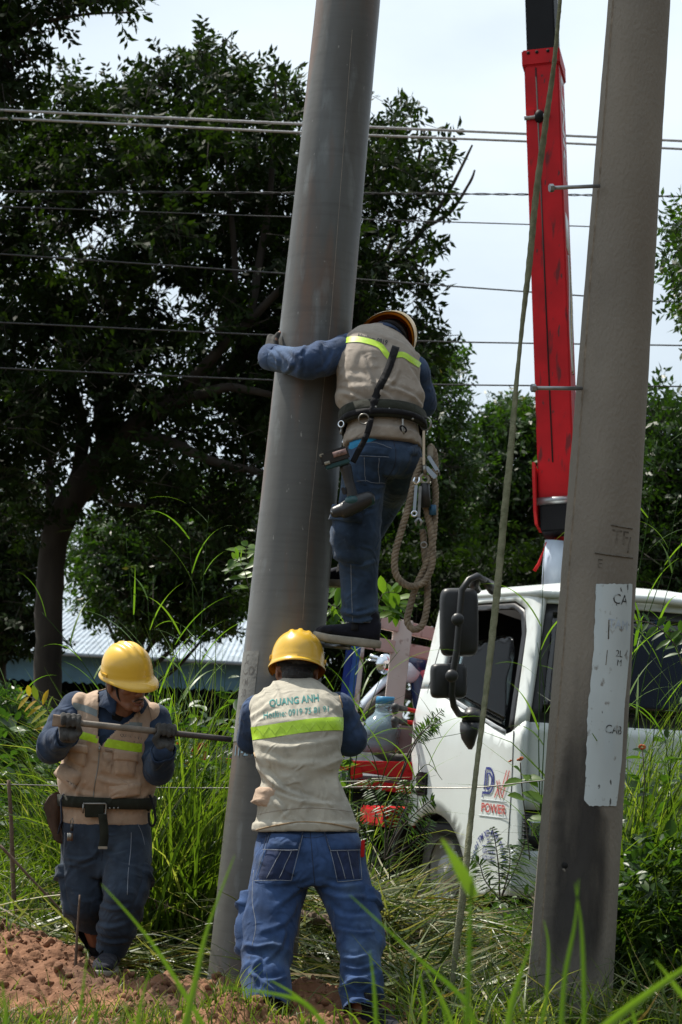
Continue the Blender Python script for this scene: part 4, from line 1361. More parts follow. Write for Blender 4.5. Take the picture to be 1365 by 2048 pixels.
def limb_folds(co, pts, spots, lam=.035, seed=0):
    """bunched cloth: folds across a limb, strongest at the given (arclength, spread, height) spots"""
    s, d = axis_param(co, [tuple(p) for p in pts])
    q = np.stack([s / lam * .5 + .5 * vnoise(co, 7, seed), co[:, 0] * 5 + co[:, 2] * 2, co[:, 1] * 5], -1)
    w = ridge(q, 1.0, seed)
    m = sum(h * np.exp(-((s - c) / sp) ** 2) for (c, sp, h) in spots)
    return w * m, d
def cloth_noise(co, amp, seed, k=(5, 5, 2.2), s=2.4):
    amp = amp * 1.5
    q = co * np.array(k)
    return amp * (ridge(q, s * .5, seed) * .7 + .4 * vnoise(q, s, seed + 3) + .25 * vnoise(co, 30, seed + 5))
# ------------------------------------------------------------------ cloth, skin, gear materials
def clothmat(name, col, weave=500, fade=None, var=.08, rough=.88, scale=7, fscale=5):
    m = mat(name, col, rough, var=var, scale=scale, bump=.25, bscale=weave, spec=.15)
    if fade: layer(m, fade, fscale, .5, .78, amount=.6, seed=3)
    layer(m, tuple(q * .55 for q in col), 16, .56, .72, amount=.45, seed=11)
    layer(m, tuple(q * 1.25 + .012 for q in col), 55, .60, .72, amount=.5, seed=5)
    t = m.node_tree; b = t.nodes['Principled BSDF']
    b.inputs['Sheen Weight'].default_value = .1
    c = t.nodes.new('ShaderNodeTexCoord')
    n = t.nodes.new('ShaderNodeTexNoise'); n.inputs['Scale'].default_value, n.inputs['Detail'].default_value, n.inputs['Distortion'].default_value = 11, 3, 1.6
    try: n.noise_type = 'RIDGED_MULTIFRACTAL'
    except Exception: pass
    bp = t.nodes.new('ShaderNodeBump'); bp.inputs['Strength'].default_value, bp.inputs['Distance'].default_value = .8, .014
    t.links.new(c.outputs['Object'], n.inputs['Vector']); t.links.new(n.outputs['Fac'], bp.inputs['Height'])
    old_n = b.inputs['Normal'].links[0].from_node
    t.links.new(bp.outputs['Normal'], old_n.inputs['Normal'])
    return m
m_vestB = clothmat('stone_vest_cloth', (0.43, 0.40, 0.33), fade=(.30, .28, .245))
m_vestA = clothmat('tan_vest_cloth', (0.46, 0.335, 0.245), fade=(.33, .215, .145))
m_vestC = clothmat('grey_beige_vest_cloth', (0.34, 0.295, 0.25), fade=(.26, .22, .18))
m_trim = clothmat('tan_binding', (0.36, 0.26, 0.16))
m_denB = clothmat('blue_denim', (0.028, 0.058, 0.140), fade=(.11, .175, .28), var=.2, scale=14)
m_denBd = clothmat('dark_blue_denim', (0.018, 0.028, 0.068), var=.2, scale=14)
m_denA = clothmat('slate_denim', (0.027, 0.039, 0.060), fade=(.085, .115, .155), var=.2, scale=10)
m_denC = clothmat('worn_navy_denim', (0.028, 0.050, 0.092), fade=(.10, .15, .21), var=.2, scale=10)
m_shirt = clothmat('denim_shirt', (0.034, 0.060, 0.125), fade=(.15, .23, .37), var=.18, scale=10)
m_shirtA = clothmat('dark_denim_shirt', (0.020, 0.034, 0.066), fade=(.09, .14, .22), var=.2, scale=10)
m_black = clothmat('black_tee', (0.008, 0.008, 0.009))
m_stitch = clothmat('pale_stitching', (0.20, 0.22, 0.26))
m_stitchd = clothmat('dark_seam', (0.020, 0.026, 0.045))
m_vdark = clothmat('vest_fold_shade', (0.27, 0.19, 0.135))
m_lime = mat('lime_reflective_tape', (0.42, 0.66, 0.02), .45, var=.06, scale=30)
layer(m_lime, (.55, .78, .10), 60, .55, .7, amount=.6)
m_grayt = mat('grey_reflective_tape', (0.17, 0.20, 0.20), .4)
m_ink2 = mat('teal_ink', (0.035, 0.20, 0.19), .8, var=.2, scale=60)
m_ink3 = mat('dark_ink', (0.05, 0.055, 0.055), .8, var=.3, scale=60)
m_helm = mat('yellow_helmet', (0.70, 0.42, 0.035), .30, var=.04, scale=5, coat=.3)
layer(m_helm, (.42, .26, .05), 12, .66, .8, amount=.5)
m_helmC = mat('pale_yellow_helmet', (0.72, 0.47, 0.12), .34, var=.04, scale=5, coat=.3)
m_hin = mat('helmet_inside_glow', (0.85, 0.27, 0.015), .6)  # bright orange: sun glowing through the shell is put into this colour
layer(m_helm, (.25, .16, .05), 45, .66, .74, amount=.6, seed=4)
layer(m_helmC, (.45, .26, .06), 14, .58, .75, amount=.6, seed=4)
m_skin = mat('tanned_skin', (0.235, 0.105, 0.062), .5, var=.10, scale=14, bump=.1, bscale=180)
m_skin.node_tree.nodes['Principled BSDF'].inputs['Subsurface Weight'].default_value = .06
m_hair = mat('black_hair', (0.006, 0.005, 0.005), .55, bump=.5, bscale=120)
m_glove = clothmat('grey_work_glove', (0.052, 0.050, 0.048), fade=(.12, .115, .105), var=.2, scale=30, fscale=18)
m_cuff = clothmat('pale_glove_cuff', (0.17, 0.155, 0.135), var=.1)
m_web = clothmat('olive_webbing', (0.020, 0.022, 0.015), var=.15)
m_strap = clothmat('black_strap', (0.012, 0.012, 0.014))
m_leather = mat('brown_leather', (0.085, 0.045, 0.026), .7, var=.2, scale=12, bump=.4, bscale=40)
m_shoe = clothmat('navy_canvas_shoe', (0.012, 0.013, 0.022))
m_sole = mat('worn_white_sole', (0.30, 0.275, 0.225), .8, var=.15, scale=20)
m_buck = mat('dull_steel', (0.25, 0.24, 0.22), .4, metal=.9, var=.1, scale=20)
m_eye = mat('eye_white', (.55, .5, .46), .3)
m_iris = mat('dark_iris', (.012, .008, .006), .2)
m_lip = mat('lip', (0.19, 0.07, 0.055), .5)
# ------------------------------------------------------------------ body parts
def head_parts(mb, hm, sc):
    """closed shapes of a head in its own frame (x right, y forward, z up), placed by hm (Matrix)"""
    Q = lambda x, y, z: hm @ Vector((x * sc, y * sc, z * sc))
    rot = hm.to_3x3()
    E = lambda c, r_: mb.ball(Q(*c), tuple(q * sc for q in r_), rot, 20, 14)
    K = lambda a, ra, b_, rb: mb.capsule(Q(*a), ra * sc, Q(*b_), rb * sc, 12)
    E((0, -.012, .03), (.077, .097, .085))
    E((0, .022, -.03), (.067, .070, .080))
    E((0, .042, -.083), (.044, .044, .032))
    for s in (-1, 1):
        K((s * .056, -.004, -.048), .022, (s * .026, .062, -.092), .020)
        E((s * .042, .066, -.018), (.021, .020, .019))
        E((s * .012, .100, -.036), (.009, .010, .008))
        E((s * .080, -.010, -.014), (.008, .019, .032))
        E((s * .084, -.016, .004), (.006, .013, .014))
        K((s * .044, .076, .022), .010, (s * .012, .090, .020), .012)
        E((s * .031, .076, -.002), (.015, .011, .010))
        K((s * .022, .092, -.067), .006, (0, .097, -.063), .0085)
        K((s * .020, .090, -.070), .006, (0, .095, -.077), .0095)
    K((0, .088, .014), .009, (0, .110, -.028), .0115)
    E((0, .110, -.032), (.0125, .0125, .0105))
    E((0, .079, -.101), (.021, .018, .016))
    K((0, -.03, -.04), .058, (0, -.028, -.13), .056)
def face_details(hm, sc, body, hair_back=True, moustache=True):
    Q = lambda x, y, z: hm @ Vector((x * sc, y * sc, z * sc))
    rot = hm.to_3x3()
    for s in (-1, 1):
        e = MB().ball(Q(s * .031, .0835, -.003), (.0105 * sc, .006 * sc, .0045 * sc), rot).obj('eye', m_eye, body)
        MB().ball(Q(s * .031 + .002, .0885, -.003), (.0046 * sc, .0025 * sc, .0046 * sc), rot).obj('iris', m_iris, e)
        MB().chain([Q(s * .014, .101, .020), Q(s * .034, .095, .026), Q(s * .050, .082, .021)], [.003 * sc, .0042 * sc, .002 * sc], 8).obj('eyebrow', m_hair, body)
        MB().chain([Q(s * .018, .0985, -.0672), Q(0, .1035, -.0700)], [.0012 * sc, .002 * sc], 6).obj('mouth_line', m_iris, body)
    if moustache:
        for s in (-1, 1): MB().chain([Q(s * .003, .1065, -.0545), Q(s * .014, .102, -.057), Q(s * .025, .094, -.064)], [.0028 * sc, .0034 * sc, .0016 * sc], 8).obj('moustache', m_hair, body)
    MB().chain([Q(-.016, .0985, -.0765), Q(0, .1025, -.0785), Q(.016, .0985, -.0765)], [.004 * sc, .0062 * sc, .004 * sc], 8).obj('lower_lip', m_lip, body)
    mb = MB()
    mb.ball(Q(0, -.022, .035), (.081 * sc, .095 * sc, .085 * sc), rot)
    mb.ball(Q(0, -.055, -.03), (.066 * sc, .055 * sc, .055 * sc), rot)
    for s in (-1, 1): mb.ball(Q(s * .068, .018, .01), (.012 * sc, .022 * sc, .035 * sc), rot)
    me = remesh(mb, .007, 3)
    co, no = co_no(me); displace(me, .003 * vnoise(co, 90, 4))
    link('hair', me, m_hair, body)
def frame_mat(c, up, f):
    up = Vector(up).normalized(); f = Vector(f); f = (f - up * f.dot(up)).normalized()
    m_ = Matrix((f.cross(up), f, up)).transposed().to_4x4()
    m_.translation = Vector(c)
    return m_
def helmet(hm, sc, body, m, strap=True, peak=.055, z0=.030):
    """hard hat: dome, three crown ribs, side rail, rim all round and a peak in front"""
    vs, fs = [], []
    n, mm = 96, 30
    a_, b_, h_ = .118, .146, .150
    prof = []
    for i in range(mm + 1):
        t = i / mm * math.pi / 2
        prof.append((math.sin(t) ** .86, math.cos(t) ** .80))
    def shell(off, flare):
        out = []
        for i, (rr, zz) in enumerate(prof):
            for k in range(n):
                q = 2 * math.pi * k / n
                x, y = a_ * rr * math.cos(q), b_ * rr * math.sin(q)
                z = z0 + h_ * zz
                if off == 0:
                    for xr, hh in ((0, .0075), (-.040, .006), (.040, .006)):
                        if zz > .55: z += hh * math.exp(-((x - xr) / .0105) ** 4) * float(smooth01(zz, .55, .78)) * float(smooth01(abs(y), .115, .06))
                    if zz < .22: x *= 1.0 + .02 * float(smooth01(zz, .22, .1)); y *= 1.0 + .02 * float(smooth01(zz, .22, .1))
                k_ = 1 - off / .13
                out.append((x * k_, y * k_, z - off * .6))
        # rim
        for (d, dzv) in flare:
            for k in range(n):
                q = 2 * math.pi * k / n
                fr_ = max(0, math.sin(q)) ** 2.2
                pk = .012 + (peak - .012) * fr_ * (1 if math.sin(q) > 0 else 0) + .010 * max(0, -math.sin(q)) ** 3
                kx = a_ * (1 - off / .13) + pk * d * .75
                ky = b_ * (1 - off / .13) + pk * d
                drop = dzv * (1 + 1.2 * fr_) - .010 * math.cos(2 * q) * .3
                out.append((kx * math.cos(q), ky * math.sin(q), z0 + drop - off * .2))
        return out
    o1 = shell(0, [(.35, -.006), (.8, -.011), (1.0, -.017), (.97, -.022)])
    o2 = shell(.0045, [(.35, -.012), (.8, -.017), (.93, -.022)])
    def skin(off, rows):
        r = []
        for i in range(rows - 1):
            for k in range(n): r.append((off + i * n + k, off + (i + 1) * n + k, off + (i + 1) * n + (k + 1) % n, off + i * n + (k + 1) % n))
        return r
    ra, rb = len(o1) // n, len(o2) // n
    Q = lambda p: hm @ (Vector(p) * sc)
    mb = MB(); mb.add([Q(p) for p in o1], skin(0, ra))
    ho = mb.obj('helmet', m, body, fix=True)
    mb = MB(); mb.add([Q(p) for p in o2], [tuple(reversed(x)) for x in skin(0, rb)])
    mb.obj('inner_shell', m_hin, ho, fix=False)
    # side slots and headband
    for s in (-1, 1):
        ax = [hm.to_3x3() @ Vector(x) for x in ((1, 0, 0), (0, 1, 0), (0, 0, 1))]
        MB().box(Q((s * .121, -.01, .046)), (.004 * sc, .024 * sc, .009 * sc), ax).obj('slot', m, ho, bevel=.002)
    vs = []
    for (z, k_) in ((.012, 1), (.040, 1.0)):
        for i in range(48):
            q = 2 * math.pi * i / 48
            vs.append(Q((.092 * math.cos(q), .112 * math.sin(q) - .004, z - .02 * max(0, -math.sin(q)))))
    mb = MB(); mb.add(vs, [(i, (i + 1) % 48, 48 + (i + 1) % 48, 48 + i) for i in range(48)])
    o = mb.obj('headband', m_strap, ho, fix=False)
    sd = o.modifiers.new('s', 'SOLIDIFY'); sd.thickness = .003
    if strap:
        for s in (-1, 1):
            pts = [Q(p) for p in ((s * .088, .030, .03), (s * .081, .036, -.02), (s * .070, .040, -.07), (s * .045, .052, -.110), (0, .062, -.124))]
            tr = catmull(pts, 5)
            side = (hm.to_3x3() @ Vector((0, 1, 0))).normalized()
            mb = MB()
            vs = []
            for p in tr: vs += [p - side * .008 * sc, p + side * .008 * sc]
            mb.add(vs, [(2 * i, 2 * i + 1, 2 * i + 3, 2 * i + 2) for i in range(len(tr) - 1)])
            o = mb.obj('chin_strap', m_strap, ho, fix=False)
            sd = o.modifiers.new('s', 'SOLIDIFY'); sd.thickness = .003; sd.offset = 0
    return ho
def grip_parts(mb, c, bar, palm, wrist, br, sgn=1, fr=.0105, sp=.0205):
    """hand closed on a bar: c centre on the bar, palm = direction from the bar to the palm"""
    c, bar, palm = Vector(c), Vector(bar).normalized(), Vector(palm)
    g = fr / .0118
    palm = (palm - bar * palm.dot(bar)).normalized()
    tip = bar.cross(palm) * sgn           # fingers leave the palm this way round
    Rr = br + fr * .95
    for i in range(4):
        o = (i - 1.5) * sp
        ln = (245, 262, 252, 220)[i]
        pts = []
        for t in np.linspace(-12, ln, 9):
            q = R(t)
            knuck = 1 + .22 * math.exp(-((t - 75) / 22) ** 2) + .14 * math.exp(-((t - 160) / 20) ** 2)
            pts.append(c + bar * o + (palm * math.cos(q) + tip * math.sin(q)) * (Rr * knuck))
        mb.chain(pts, [fr * k for k in (1.12, 1.12, 1.14, 1.12, 1.05, 1.04, 1.0, .95, .82)], 10)
    for i in range(4):
        o = (i - 1.5) * sp
        mb.capsule(c + bar * o + palm * (br + .014) + tip * .008, .015 * g, c + bar * o * .7 + palm * (br + .020) - tip * .045, .017 * g, 10)
    w_ = Vector(wrist)
    base = c + palm * (br + .022) - tip * .055
    mb.capsule(base - bar * .018, .022 * g, w_, .027 * g, 12)
    mb.capsule(base + bar * .018, .022 * g, w_, .027 * g, 12)
    # thumb: leaves the side of the palm near its base and closes against the index finger
    side = bar * (2.1 * sp)
    pts = [base + side * .5, c + side * .95 + palm * (br + .008) - tip * .030, c + side * .85 + (palm * math.cos(R(-75)) + tip * math.sin(R(-75))) * (Rr * 1.15), c + side * .62 + (palm * math.cos(R(-135)) + tip * math.sin(R(-135))) * Rr]
    mb.chain(pts, [.016 * g, .0145 * g, .0125 * g, .010 * g], 10)
def shoe(c, f, length, parent, sc=1.0, up=(0, 0, 1), toe_drop=0.0):
    """canvas slip-on: upper with a padded collar and strap, pale ridged sole; c = ankle point on the ground"""
    up = Vector(up).normalized(); f = Vector(f); f = (f - up * f.dot(up)).normalized(); s = f.cross(up)
    c = Vector(c)
    Q = lambda x, y, z: c + s * (x * sc) + f * (y * length) + up * (z * sc)
    rows = []
    for (y, hw, h) in ((-.28, .022, .075), (-.24, .034, .088), (-.12, .039, .092), (0, .041, .088), (.15, .044, .070), (.32, .049, .055), (.5, .050, .046), (.62, .042, .040), (.70, .026, .030), (.725, .010, .022)):
        rows.append((y, hw, h))
    mb = MB()
    mb.loft([(Q(0, y, .026 + h / 2), s, up, hw * sc, h / 2 * sc) for (y, hw, h) in rows], 28, 2.5)
    mb.capsule(Q(0, -.12, .08), .038 * sc, Q(0, -.10, .12), .040 * sc)
    sk = MB(); sk.tube([Q(0, -.10, .09), Q(0, -.07, .13), Q(0, -.04, .17)], [.036 * sc, .036 * sc, .036 * sc], 16)
    me = remesh(mb, .006, 3)
    o = link('shoe', me, m_shoe, parent)
    sk.obj('sock', m_black, o)
    n = 40
    vs, fs = [], []
    out = []
    for i in range(n):
        q = 2 * math.pi * i / n
        y = -.29 + (1.03) * (.5 - .5 * math.cos(q)) if False else .22 + .52 * math.cos(q)
        w_ = .036 + .017 * float(smooth01(y, -.2, .4))
        w_ *= max(0, 1 - abs((y - .22) / .52) ** 3.5) ** .5
        out.append((math.copysign(w_, math.sin(q)) if abs(math.sin(q)) > 1e-6 else 0, y))
    for z, k in ((-.002, .96), (.0, 1.03), (.012, 1.05), (.024, 1.06), (.030, 1.0)):
        for (x, y) in out: vs.append(Q(x * k, .22 + (y - .22) * (1 + (k - 1) * .4), z + .010 * float(smooth01(y, .45, .8))))
    for j in range(4):
        for i in range(n): fs.append((j * n + i, j * n + (i + 1) % n, (j + 1) * n + (i + 1) % n, (j + 1) * n + i))
    fs.append(tuple(range(n - 1, -1, -1))); fs.append(tuple(4 * n + i for i in range(n)))
    mb = MB(); mb.add(vs, fs)
    mb.obj('sole', m_sole, o)
    mb = MB()
    vs = []
    for i in range(13):
        t = -75 + 150 * i / 12
        for y in (.06, .17): vs.append(Q(.047 * math.sin(R(t)), y, .030 + .076 * math.cos(R(t)) * (1 - y * .6) + .010))
    mb.add(vs, [(2 * i, 2 * i + 1, 2 * i + 3, 2 * i + 2) for i in range(12)])
    st = mb.obj('instep_strap', m_strap, o, fix=False)
    sd = st.modifiers.new('s', 'SOLIDIFY'); sd.thickness = .004
    return o
def cut_faces(me, test):
    bm = bmesh.new(); bm.from_mesh(me)
    bmesh.ops.delete(bm, geom=[f for f in bm.faces if test(f.calc_center_median(), f.normal)], context='FACES')
    bm.to_mesh(me); bm.free()
def hem_cut(me, *legs):
    """opens the trouser legs at the ankle"""
    for l in legs:
        d = (l[-1] - l[-2]).normalized(); e = l[-1]
        cut_faces(me, lambda c, n: (c - e).dot(d) > .012 and (c - e).length < .22)
def to_px(p):
    d = p - CAM
    z = d.dot(fwd)
    return 682.5 + FPX * d.dot(rgt) / z, 1024 - FPX * d.dot(upv) / z
def in_poly(x, y, poly):
    c = False
    j = len(poly) - 1
    for i in range(len(poly)):
        (xi, yi), (xj, yj) = poly[i], poly[j]
        if (yi > y) != (yj > y) and x < (xj - xi) * (y - yi) / (yj - yi) + xi: c = not c
        j = i
    return c
def collar(hm_c, axis, f, r_, h, name, m, parent, gap=35, flare=1.5, drop=.045):
    """turned-down shirt collar round a neck"""
    axis = Vector(axis).normalized(); f = Vector(f); f = (f - axis * f.dot(axis)).normalized(); s = f.cross(axis)
    vs, fs = [], []
    n = 36
    prof = [(1.02, -.3), (1.0, h), (1.06, h + .004), (flare * .85, h - drop * .55), (flare, h - drop)]
    for (k, z) in prof:
        z = z if z > -.2 else -.01
        for i in range(n + 1):
            q = R(gap + (360 - 2 * gap) * i / n)
            e = float(smooth01(abs(q - math.pi), math.pi - R(gap) - .5, math.pi - R(gap)))
            vs.append(Vector(hm_c) + (f * math.cos(q) * 1.05 + s * math.sin(q)) * (r_ * k) + axis * (z - (.03 * e if k > 1.1 else 0)))
    for j in range(len(prof) - 1):
        for i in range(n): fs.append((j * (n + 1) + i, j * (n + 1) + i + 1, (j + 1) * (n + 1) + i + 1, (j + 1) * (n + 1) + i))
    mb = MB(); mb.add(vs, fs)
    o = mb.obj(name, m, parent, fix=False)
    sd = o.modifiers.new('s', 'SOLIDIFY'); sd.thickness = .003; sd.offset = 0
    return o

# ================================================================== WORKER WITH HIS BACK TO US, PUSHING THE POLE
pB = thing('person', W(620, 2035, 8.3), 'worker seen from behind in yellow helmet and stone vest pushing the leaning pole', 'person', 'line workers')
hB = frame_mat(W(594, 1342, 9.0), (.02, .22, 1), (-.08, 1, -.2))
trB = rings_px([(611, 1662, 8.655, 101, .140, 0, 2), (611, 1640, 8.66, 98, .142, 0, 3), (609, 1600, 8.68, 87, .136, 0, 5), (602, 1555, 8.70, 79, .130, 0, 7), (598, 1505, 8.72, 84, .130, -1, 9), (595, 1460, 8.755, 91, .130, -2, 18), (593, 1428, 8.835, 92, .117, -1, 36), (592, 1404, 8.89, 81, .098, 0, 44), (592, 1386, 8.94, 57, .080, 0, 50), (592, 1372, 8.975, 36, .060, 0, 50)])
armL = [W(516, 1424, 8.90), W(506, 1478, 8.99), W(530, 1452, 9.05)]
armR = [W(676, 1420, 8.90), W(697, 1478, 8.96), W(650, 1440, 9.08)]
legL = [W(572, 1715, 8.60), W(549, 1800, 8.53), W(537, 1865, 8.46), W(533, 1930, 8.38), W(535, 2012, 8.28)]
legR = [W(668, 1715, 8.60), W(700, 1800, 8.52), W(718, 1866, 8.45), W(724, 1940, 8.36), W(723, 2018, 8.28)]
mb = MB()
head_parts(mb, hB, 1.05)
mb.chain([W(594, 1372, 8.99), W(593, 1400, 8.93)], [.058, .062])
mb.loft(grow(trB, -.02), 32)
mb.chain(armL, [.05, .045, .035]); mb.chain(armR, [.05, .045, .035])
mb.chain(legL, [.085, .08, .055, .05, .04]); mb.chain(legR, [.085, .075, .052, .047, .038])
for (hp_, wr) in ((W(538, 1436, 9.02), armL[2]), (W(640, 1428, 9.07), armR[2])):
    for k in range(4): mb.chain([wr, hp_ + Vector((k * .018 - .03, .02, .0)), hp_ + Vector((k * .020 - .03, .035, .05 + .01 * (k in (1, 2))))], [.018, .011, .008], 8)
    mb.chain([wr, hp_ + Vector((.05, .01, .0)), hp_ + Vector((.07, .03, .03))], [.016, .012, .009], 8)
bodyB = link('body', remesh(mb, .006, 3), m_skin, pB)
face_details(hB, 1.05, bodyB, moustache=False)
helmet(hB, .985, bodyB, m_helm)
# shirt
mb = MB()
mb.loft(smooth_rings(grow(trB, -.012)), 48)
mb.chain(armL, [.074, .062, .05]); mb.chain(armR, [.075, .070, .054])
me = remesh(mb, .0062, 6)
co, no = co_no(me)
d1, q1 = limb_folds(co, armL, [(.09, .08, .008), (.16, .05, .010)], seed=1)
d2, q2 = limb_folds(co, armR, [(.08, .08, .008), (.15, .06, .011)], seed=2)
displace(me, d1 * (q1 < .1) + d2 * (q2 < .1) + cloth_noise(co, .002, 3))
link('shirt', me, m_shirt, bodyB)
collar(W(592, 1376, 8.985), (.0, .45, 1), (0, 1, -.4), .064, .02, 'collar', m_shirt, bodyB)
# trousers
wst = rings_px([(613, 1632, 8.67, 86, .118, 0, 2), (616, 1660, 8.66, 95, .128, 0, 2), (620, 1700, 8.62, 108, .150, 0, 2), (624, 1740, 8.59, 109, .150, 0, 2), (628, 1768, 8.57, 92, .12, 0, 0)])
mb = MB()
mb.loft(smooth_rings(wst), 48, 2.4)
mb.ball(W(574, 1722, 8.55), (.098, .085, .105)); mb.ball(W(668, 1722, 8.55), (.098, .085, .105))
mb.chain(legL, [.122, .117, .108, .096, .094], 20); mb.chain(legR, [.118, .104, .085, .076, .072], 20)
me = remesh(mb, .0062, 7)
co, no = co_no(me)
d1, q1 = limb_folds(co, legL, [(.50, .10, .010), (.66, .08, .016), (.72, .05, .018), (.32, .07, .006), (.05, .06, .006)], .05, seed=4)
d2, q2 = limb_folds(co, legR, [(.42, .10, .012), (.62, .10, .018), (.70, .06, .018), (.30, .07, .006), (.05, .06, .006)], .045, seed=9)
displace(me, np.where(q1 < q2, d1, d2) + cloth_noise(co, .0030, 6) + crease(pixels(co), no, [
    ([(490, 1884), (515, 1892), (545, 1886)], .011, 5), ([(493, 1908), (524, 1917), (512, 1949), (548, 1977)], .013, 5), ([(522, 1930), (516, 1979)], .009, 5), ([(500, 1940), (535, 1960), (572, 1950)], .008, 5), ([(686, 1909), (712, 1916), (742, 1904)], .011, 5), ([(690, 1930), (720, 1936), (750, 1926)], .010, 4.5), ([(692, 1949), (720, 1954), (750, 1944)], .011, 4.5), ([(694, 1969), (720, 1976), (750, 1966)], .011, 4.5), ([(692, 1989), (720, 1996), (742, 2001)], .010, 4.5),
    ([(632, 1766), (600, 1782), (552, 1821)], .010, 7), ([(628, 1756), (580, 1768), (530, 1772)], .007, 6), ([(636, 1768), (676, 1789), (738, 1790)], .010, 7), ([(634, 1756), (680, 1770), (728, 1764)], .007, 6), ([(678, 1853), (716, 1866), (757, 1858)], .010, 5), ([(600, 1800), (570, 1850), (520, 1868)], .008, 7), ([(575, 1850), (560, 1900), (520, 1935)], .008, 6), ([(660, 1800), (690, 1830), (745, 1830)], .008, 6)]))
hem_cut(me, legL, legR)
trz = link('trousers', me, m_denB, bodyB)
bB = bvh_of(me)
for quad, fl in (([(541, 1668), (606, 1672), (583, 1762), (511, 1762)], [(541, 1664), (606, 1668), (598, 1702), (530, 1702)]), ([(654, 1672), (715, 1668), (723, 1760), (676, 1764)], [(648, 1668), (717, 1664), (724, 1702), (660, 1704)])):
    pk = qpatch('back_pocket', bB, quad, .0035, m_denBd, trz, 10, 12, .004, .002)
    qpatch('pocket_flap', bB, fl, .009, m_denB, trz, 12, 6, .003, .004)
    for t in (.33, .66):
        qseam('pocket_stitch', bB, [(quad[0][0] + (quad[1][0] - quad[0][0]) * t, 1704), (quad[3][0] + (quad[2][0] - quad[3][0]) * t, 1758)], .0016, m_stitch, trz, off=.009)
    qseam('pocket_stitch', bB, [quad[3], quad[2]], .0014, m_stitch, trz, off=.005)
    for e_ in ([fl[3], fl[2]], [fl[0], fl[3]], [fl[1], fl[2]], [fl[0], fl[1]]): qseam('pocket_stitch', bB, e_, .0018, m_stitch if e_[0] is fl[3] else m_stitchd, trz, off=.013)
    for e_ in ([quad[0], quad[3]], [quad[1], quad[2]]): qseam('pocket_stitch', bB, e_, .0014, m_stitch, trz, off=.005)
qseam('seat_seam', bB, [(620, 1655), (624, 1700), (628, 1745), (630, 1768)], .0016, m_stitchd, trz)
qseam('waist_seam', bB, [(515, 1664), (560, 1660), (615, 1659), (680, 1660), (712, 1662)], .0016, m_stitch, trz)
qseam('yoke_seam', bB, [(519, 1676), (570, 1668), (621, 1676), (670, 1668), (712, 1672)], .0014, m_stitchd, trz)
def cargo(bvh, px, py, Y, out, dn, w_, h_, m, parent, th=.02):
    """bellows pocket on the side of a leg"""
    h, n, _, _ = bvh.find_nearest(W(px, py, Y))
    n = Vector(out).normalized()
    dn = Vector(dn).normalized()
    p = patch('cargo_pocket', bvh, h, dn.cross(n), -dn, n, w_, h_, th, m, parent, 10, 12, wav=.010, back=.12)
    f_ = patch('pocket_flap', bvh, h - dn * (h_ * .47), dn.cross(n), -dn, n, w_ * 1.08, h_ * .34, th + .006, m, parent, 10, 6, lip=.014, wav=.010, back=.12)
    return p
dL = (legL[2] - legL[1]); dR = (legR[2] - legR[1])
cargo(bB, 497, 1862, 8.5, (-1, -.25, .1), dL, .16, .24, m_denB, trz, .024)
cargo(bB, 762, 1850, 8.47, (1, -.15, .1), dR, .16, .23, m_denB, trz, .016)
for l in ([(508, 1740), (505, 1800), (512, 1850), (505, 1890)], [(745, 1740), (752, 1800), (750, 1850)]): qseam('side_seam', bB, l, .0016, m_stitch, trz)
for l in ([(497, 2008), (535, 2012), (575, 2006)], [(693, 2012), (722, 2018), (755, 2012)]): qseam('hem_stitch', bB, l, .0018, m_stitch, trz)
MB().box(W(726, 1697, 8.52), (.008, .01, .035), None).obj('red_tag', m_redl, trz, bevel=.003)
shoe(legR[4] + Vector((.05, -.02, -.105)), (.75, -.45, 0), .285, bodyB)
shoe(legL[4] + Vector((0, .0, -.105)), (-.1, .9, 0), .285, bodyB)
# vest
mb = MB()
mb.loft(smooth_rings(trB[:-1] + [ring_lerp(trB, 8.6)], 4), 64, 2.3)
mb.ball(W(516, 1420, 8.875), (.040, .075, .062)); mb.ball(W(668, 1416, 8.875), (.040, .075, .062))
mb.loft([(c, a, b, ha + .012, hb + .012) for (c, a, b, ha, hb) in smooth_rings(trB)[0:4]], 64, 2.3)
me = remesh(mb, .0062, 5)
co, no = co_no(me)
pxy = pixels(co)
t = smooth01(pxy[:, 1], 1460, 1520) * smooth01(pxy[:, 1], 1640, 1600)
dg = np.stack([(pxy[:, 0] * .35 + pxy[:, 1]) / 34, pxy[:, 0] / 150, co[:, 1] * 2], -1)
fold = ridge(dg + .25 * vnoise(co, 6, 2)[:, None], .75, 5) * .012 * t
up_ = smooth01(pxy[:, 1], 1450, 1400)
rad = np.stack([np.arctan2(pxy[:, 0] - 592, 1480 - pxy[:, 1]) * 5.5, pxy[:, 1] / 200, co[:, 1]], -1)
displace(me, fold + .007 * ridge(rad, 1.0, 8) * up_ * smooth01(np.abs(pxy[:, 0] - 592), 8, 40) + cloth_noise(co, .0022, 9) + crease(pxy, no, [
    ([(514, 1522), (545, 1556), (580, 1582), (644, 1602)], .012, 6), ([(522, 1500), (535, 1535), (556, 1566)], .009, 6), ([(540, 1578), (600, 1600), (668, 1606)], .008, 5), ([(508, 1478), (560, 1490), (610, 1486), (676, 1472)], .008, 7), ([(520, 1506), (580, 1524), (650, 1520)], .007, 8), ([(500, 1432), (522, 1420), (548, 1400)], .009, 5), ([(506, 1450), (530, 1432), (560, 1420)], .007, 5), ([(684, 1430), (660, 1410), (640, 1392)], .008, 5), ([(690, 1520), (680, 1560), (690, 1600)], .008, 6), ([(560, 1636), (575, 1622), (582, 1610)], .006, 4), ([(516, 1560), (560, 1606), (580, 1640)], .008, 6)]))
vB = link('vest', me, m_vestB, bodyB)
vb = bvh_of(me)
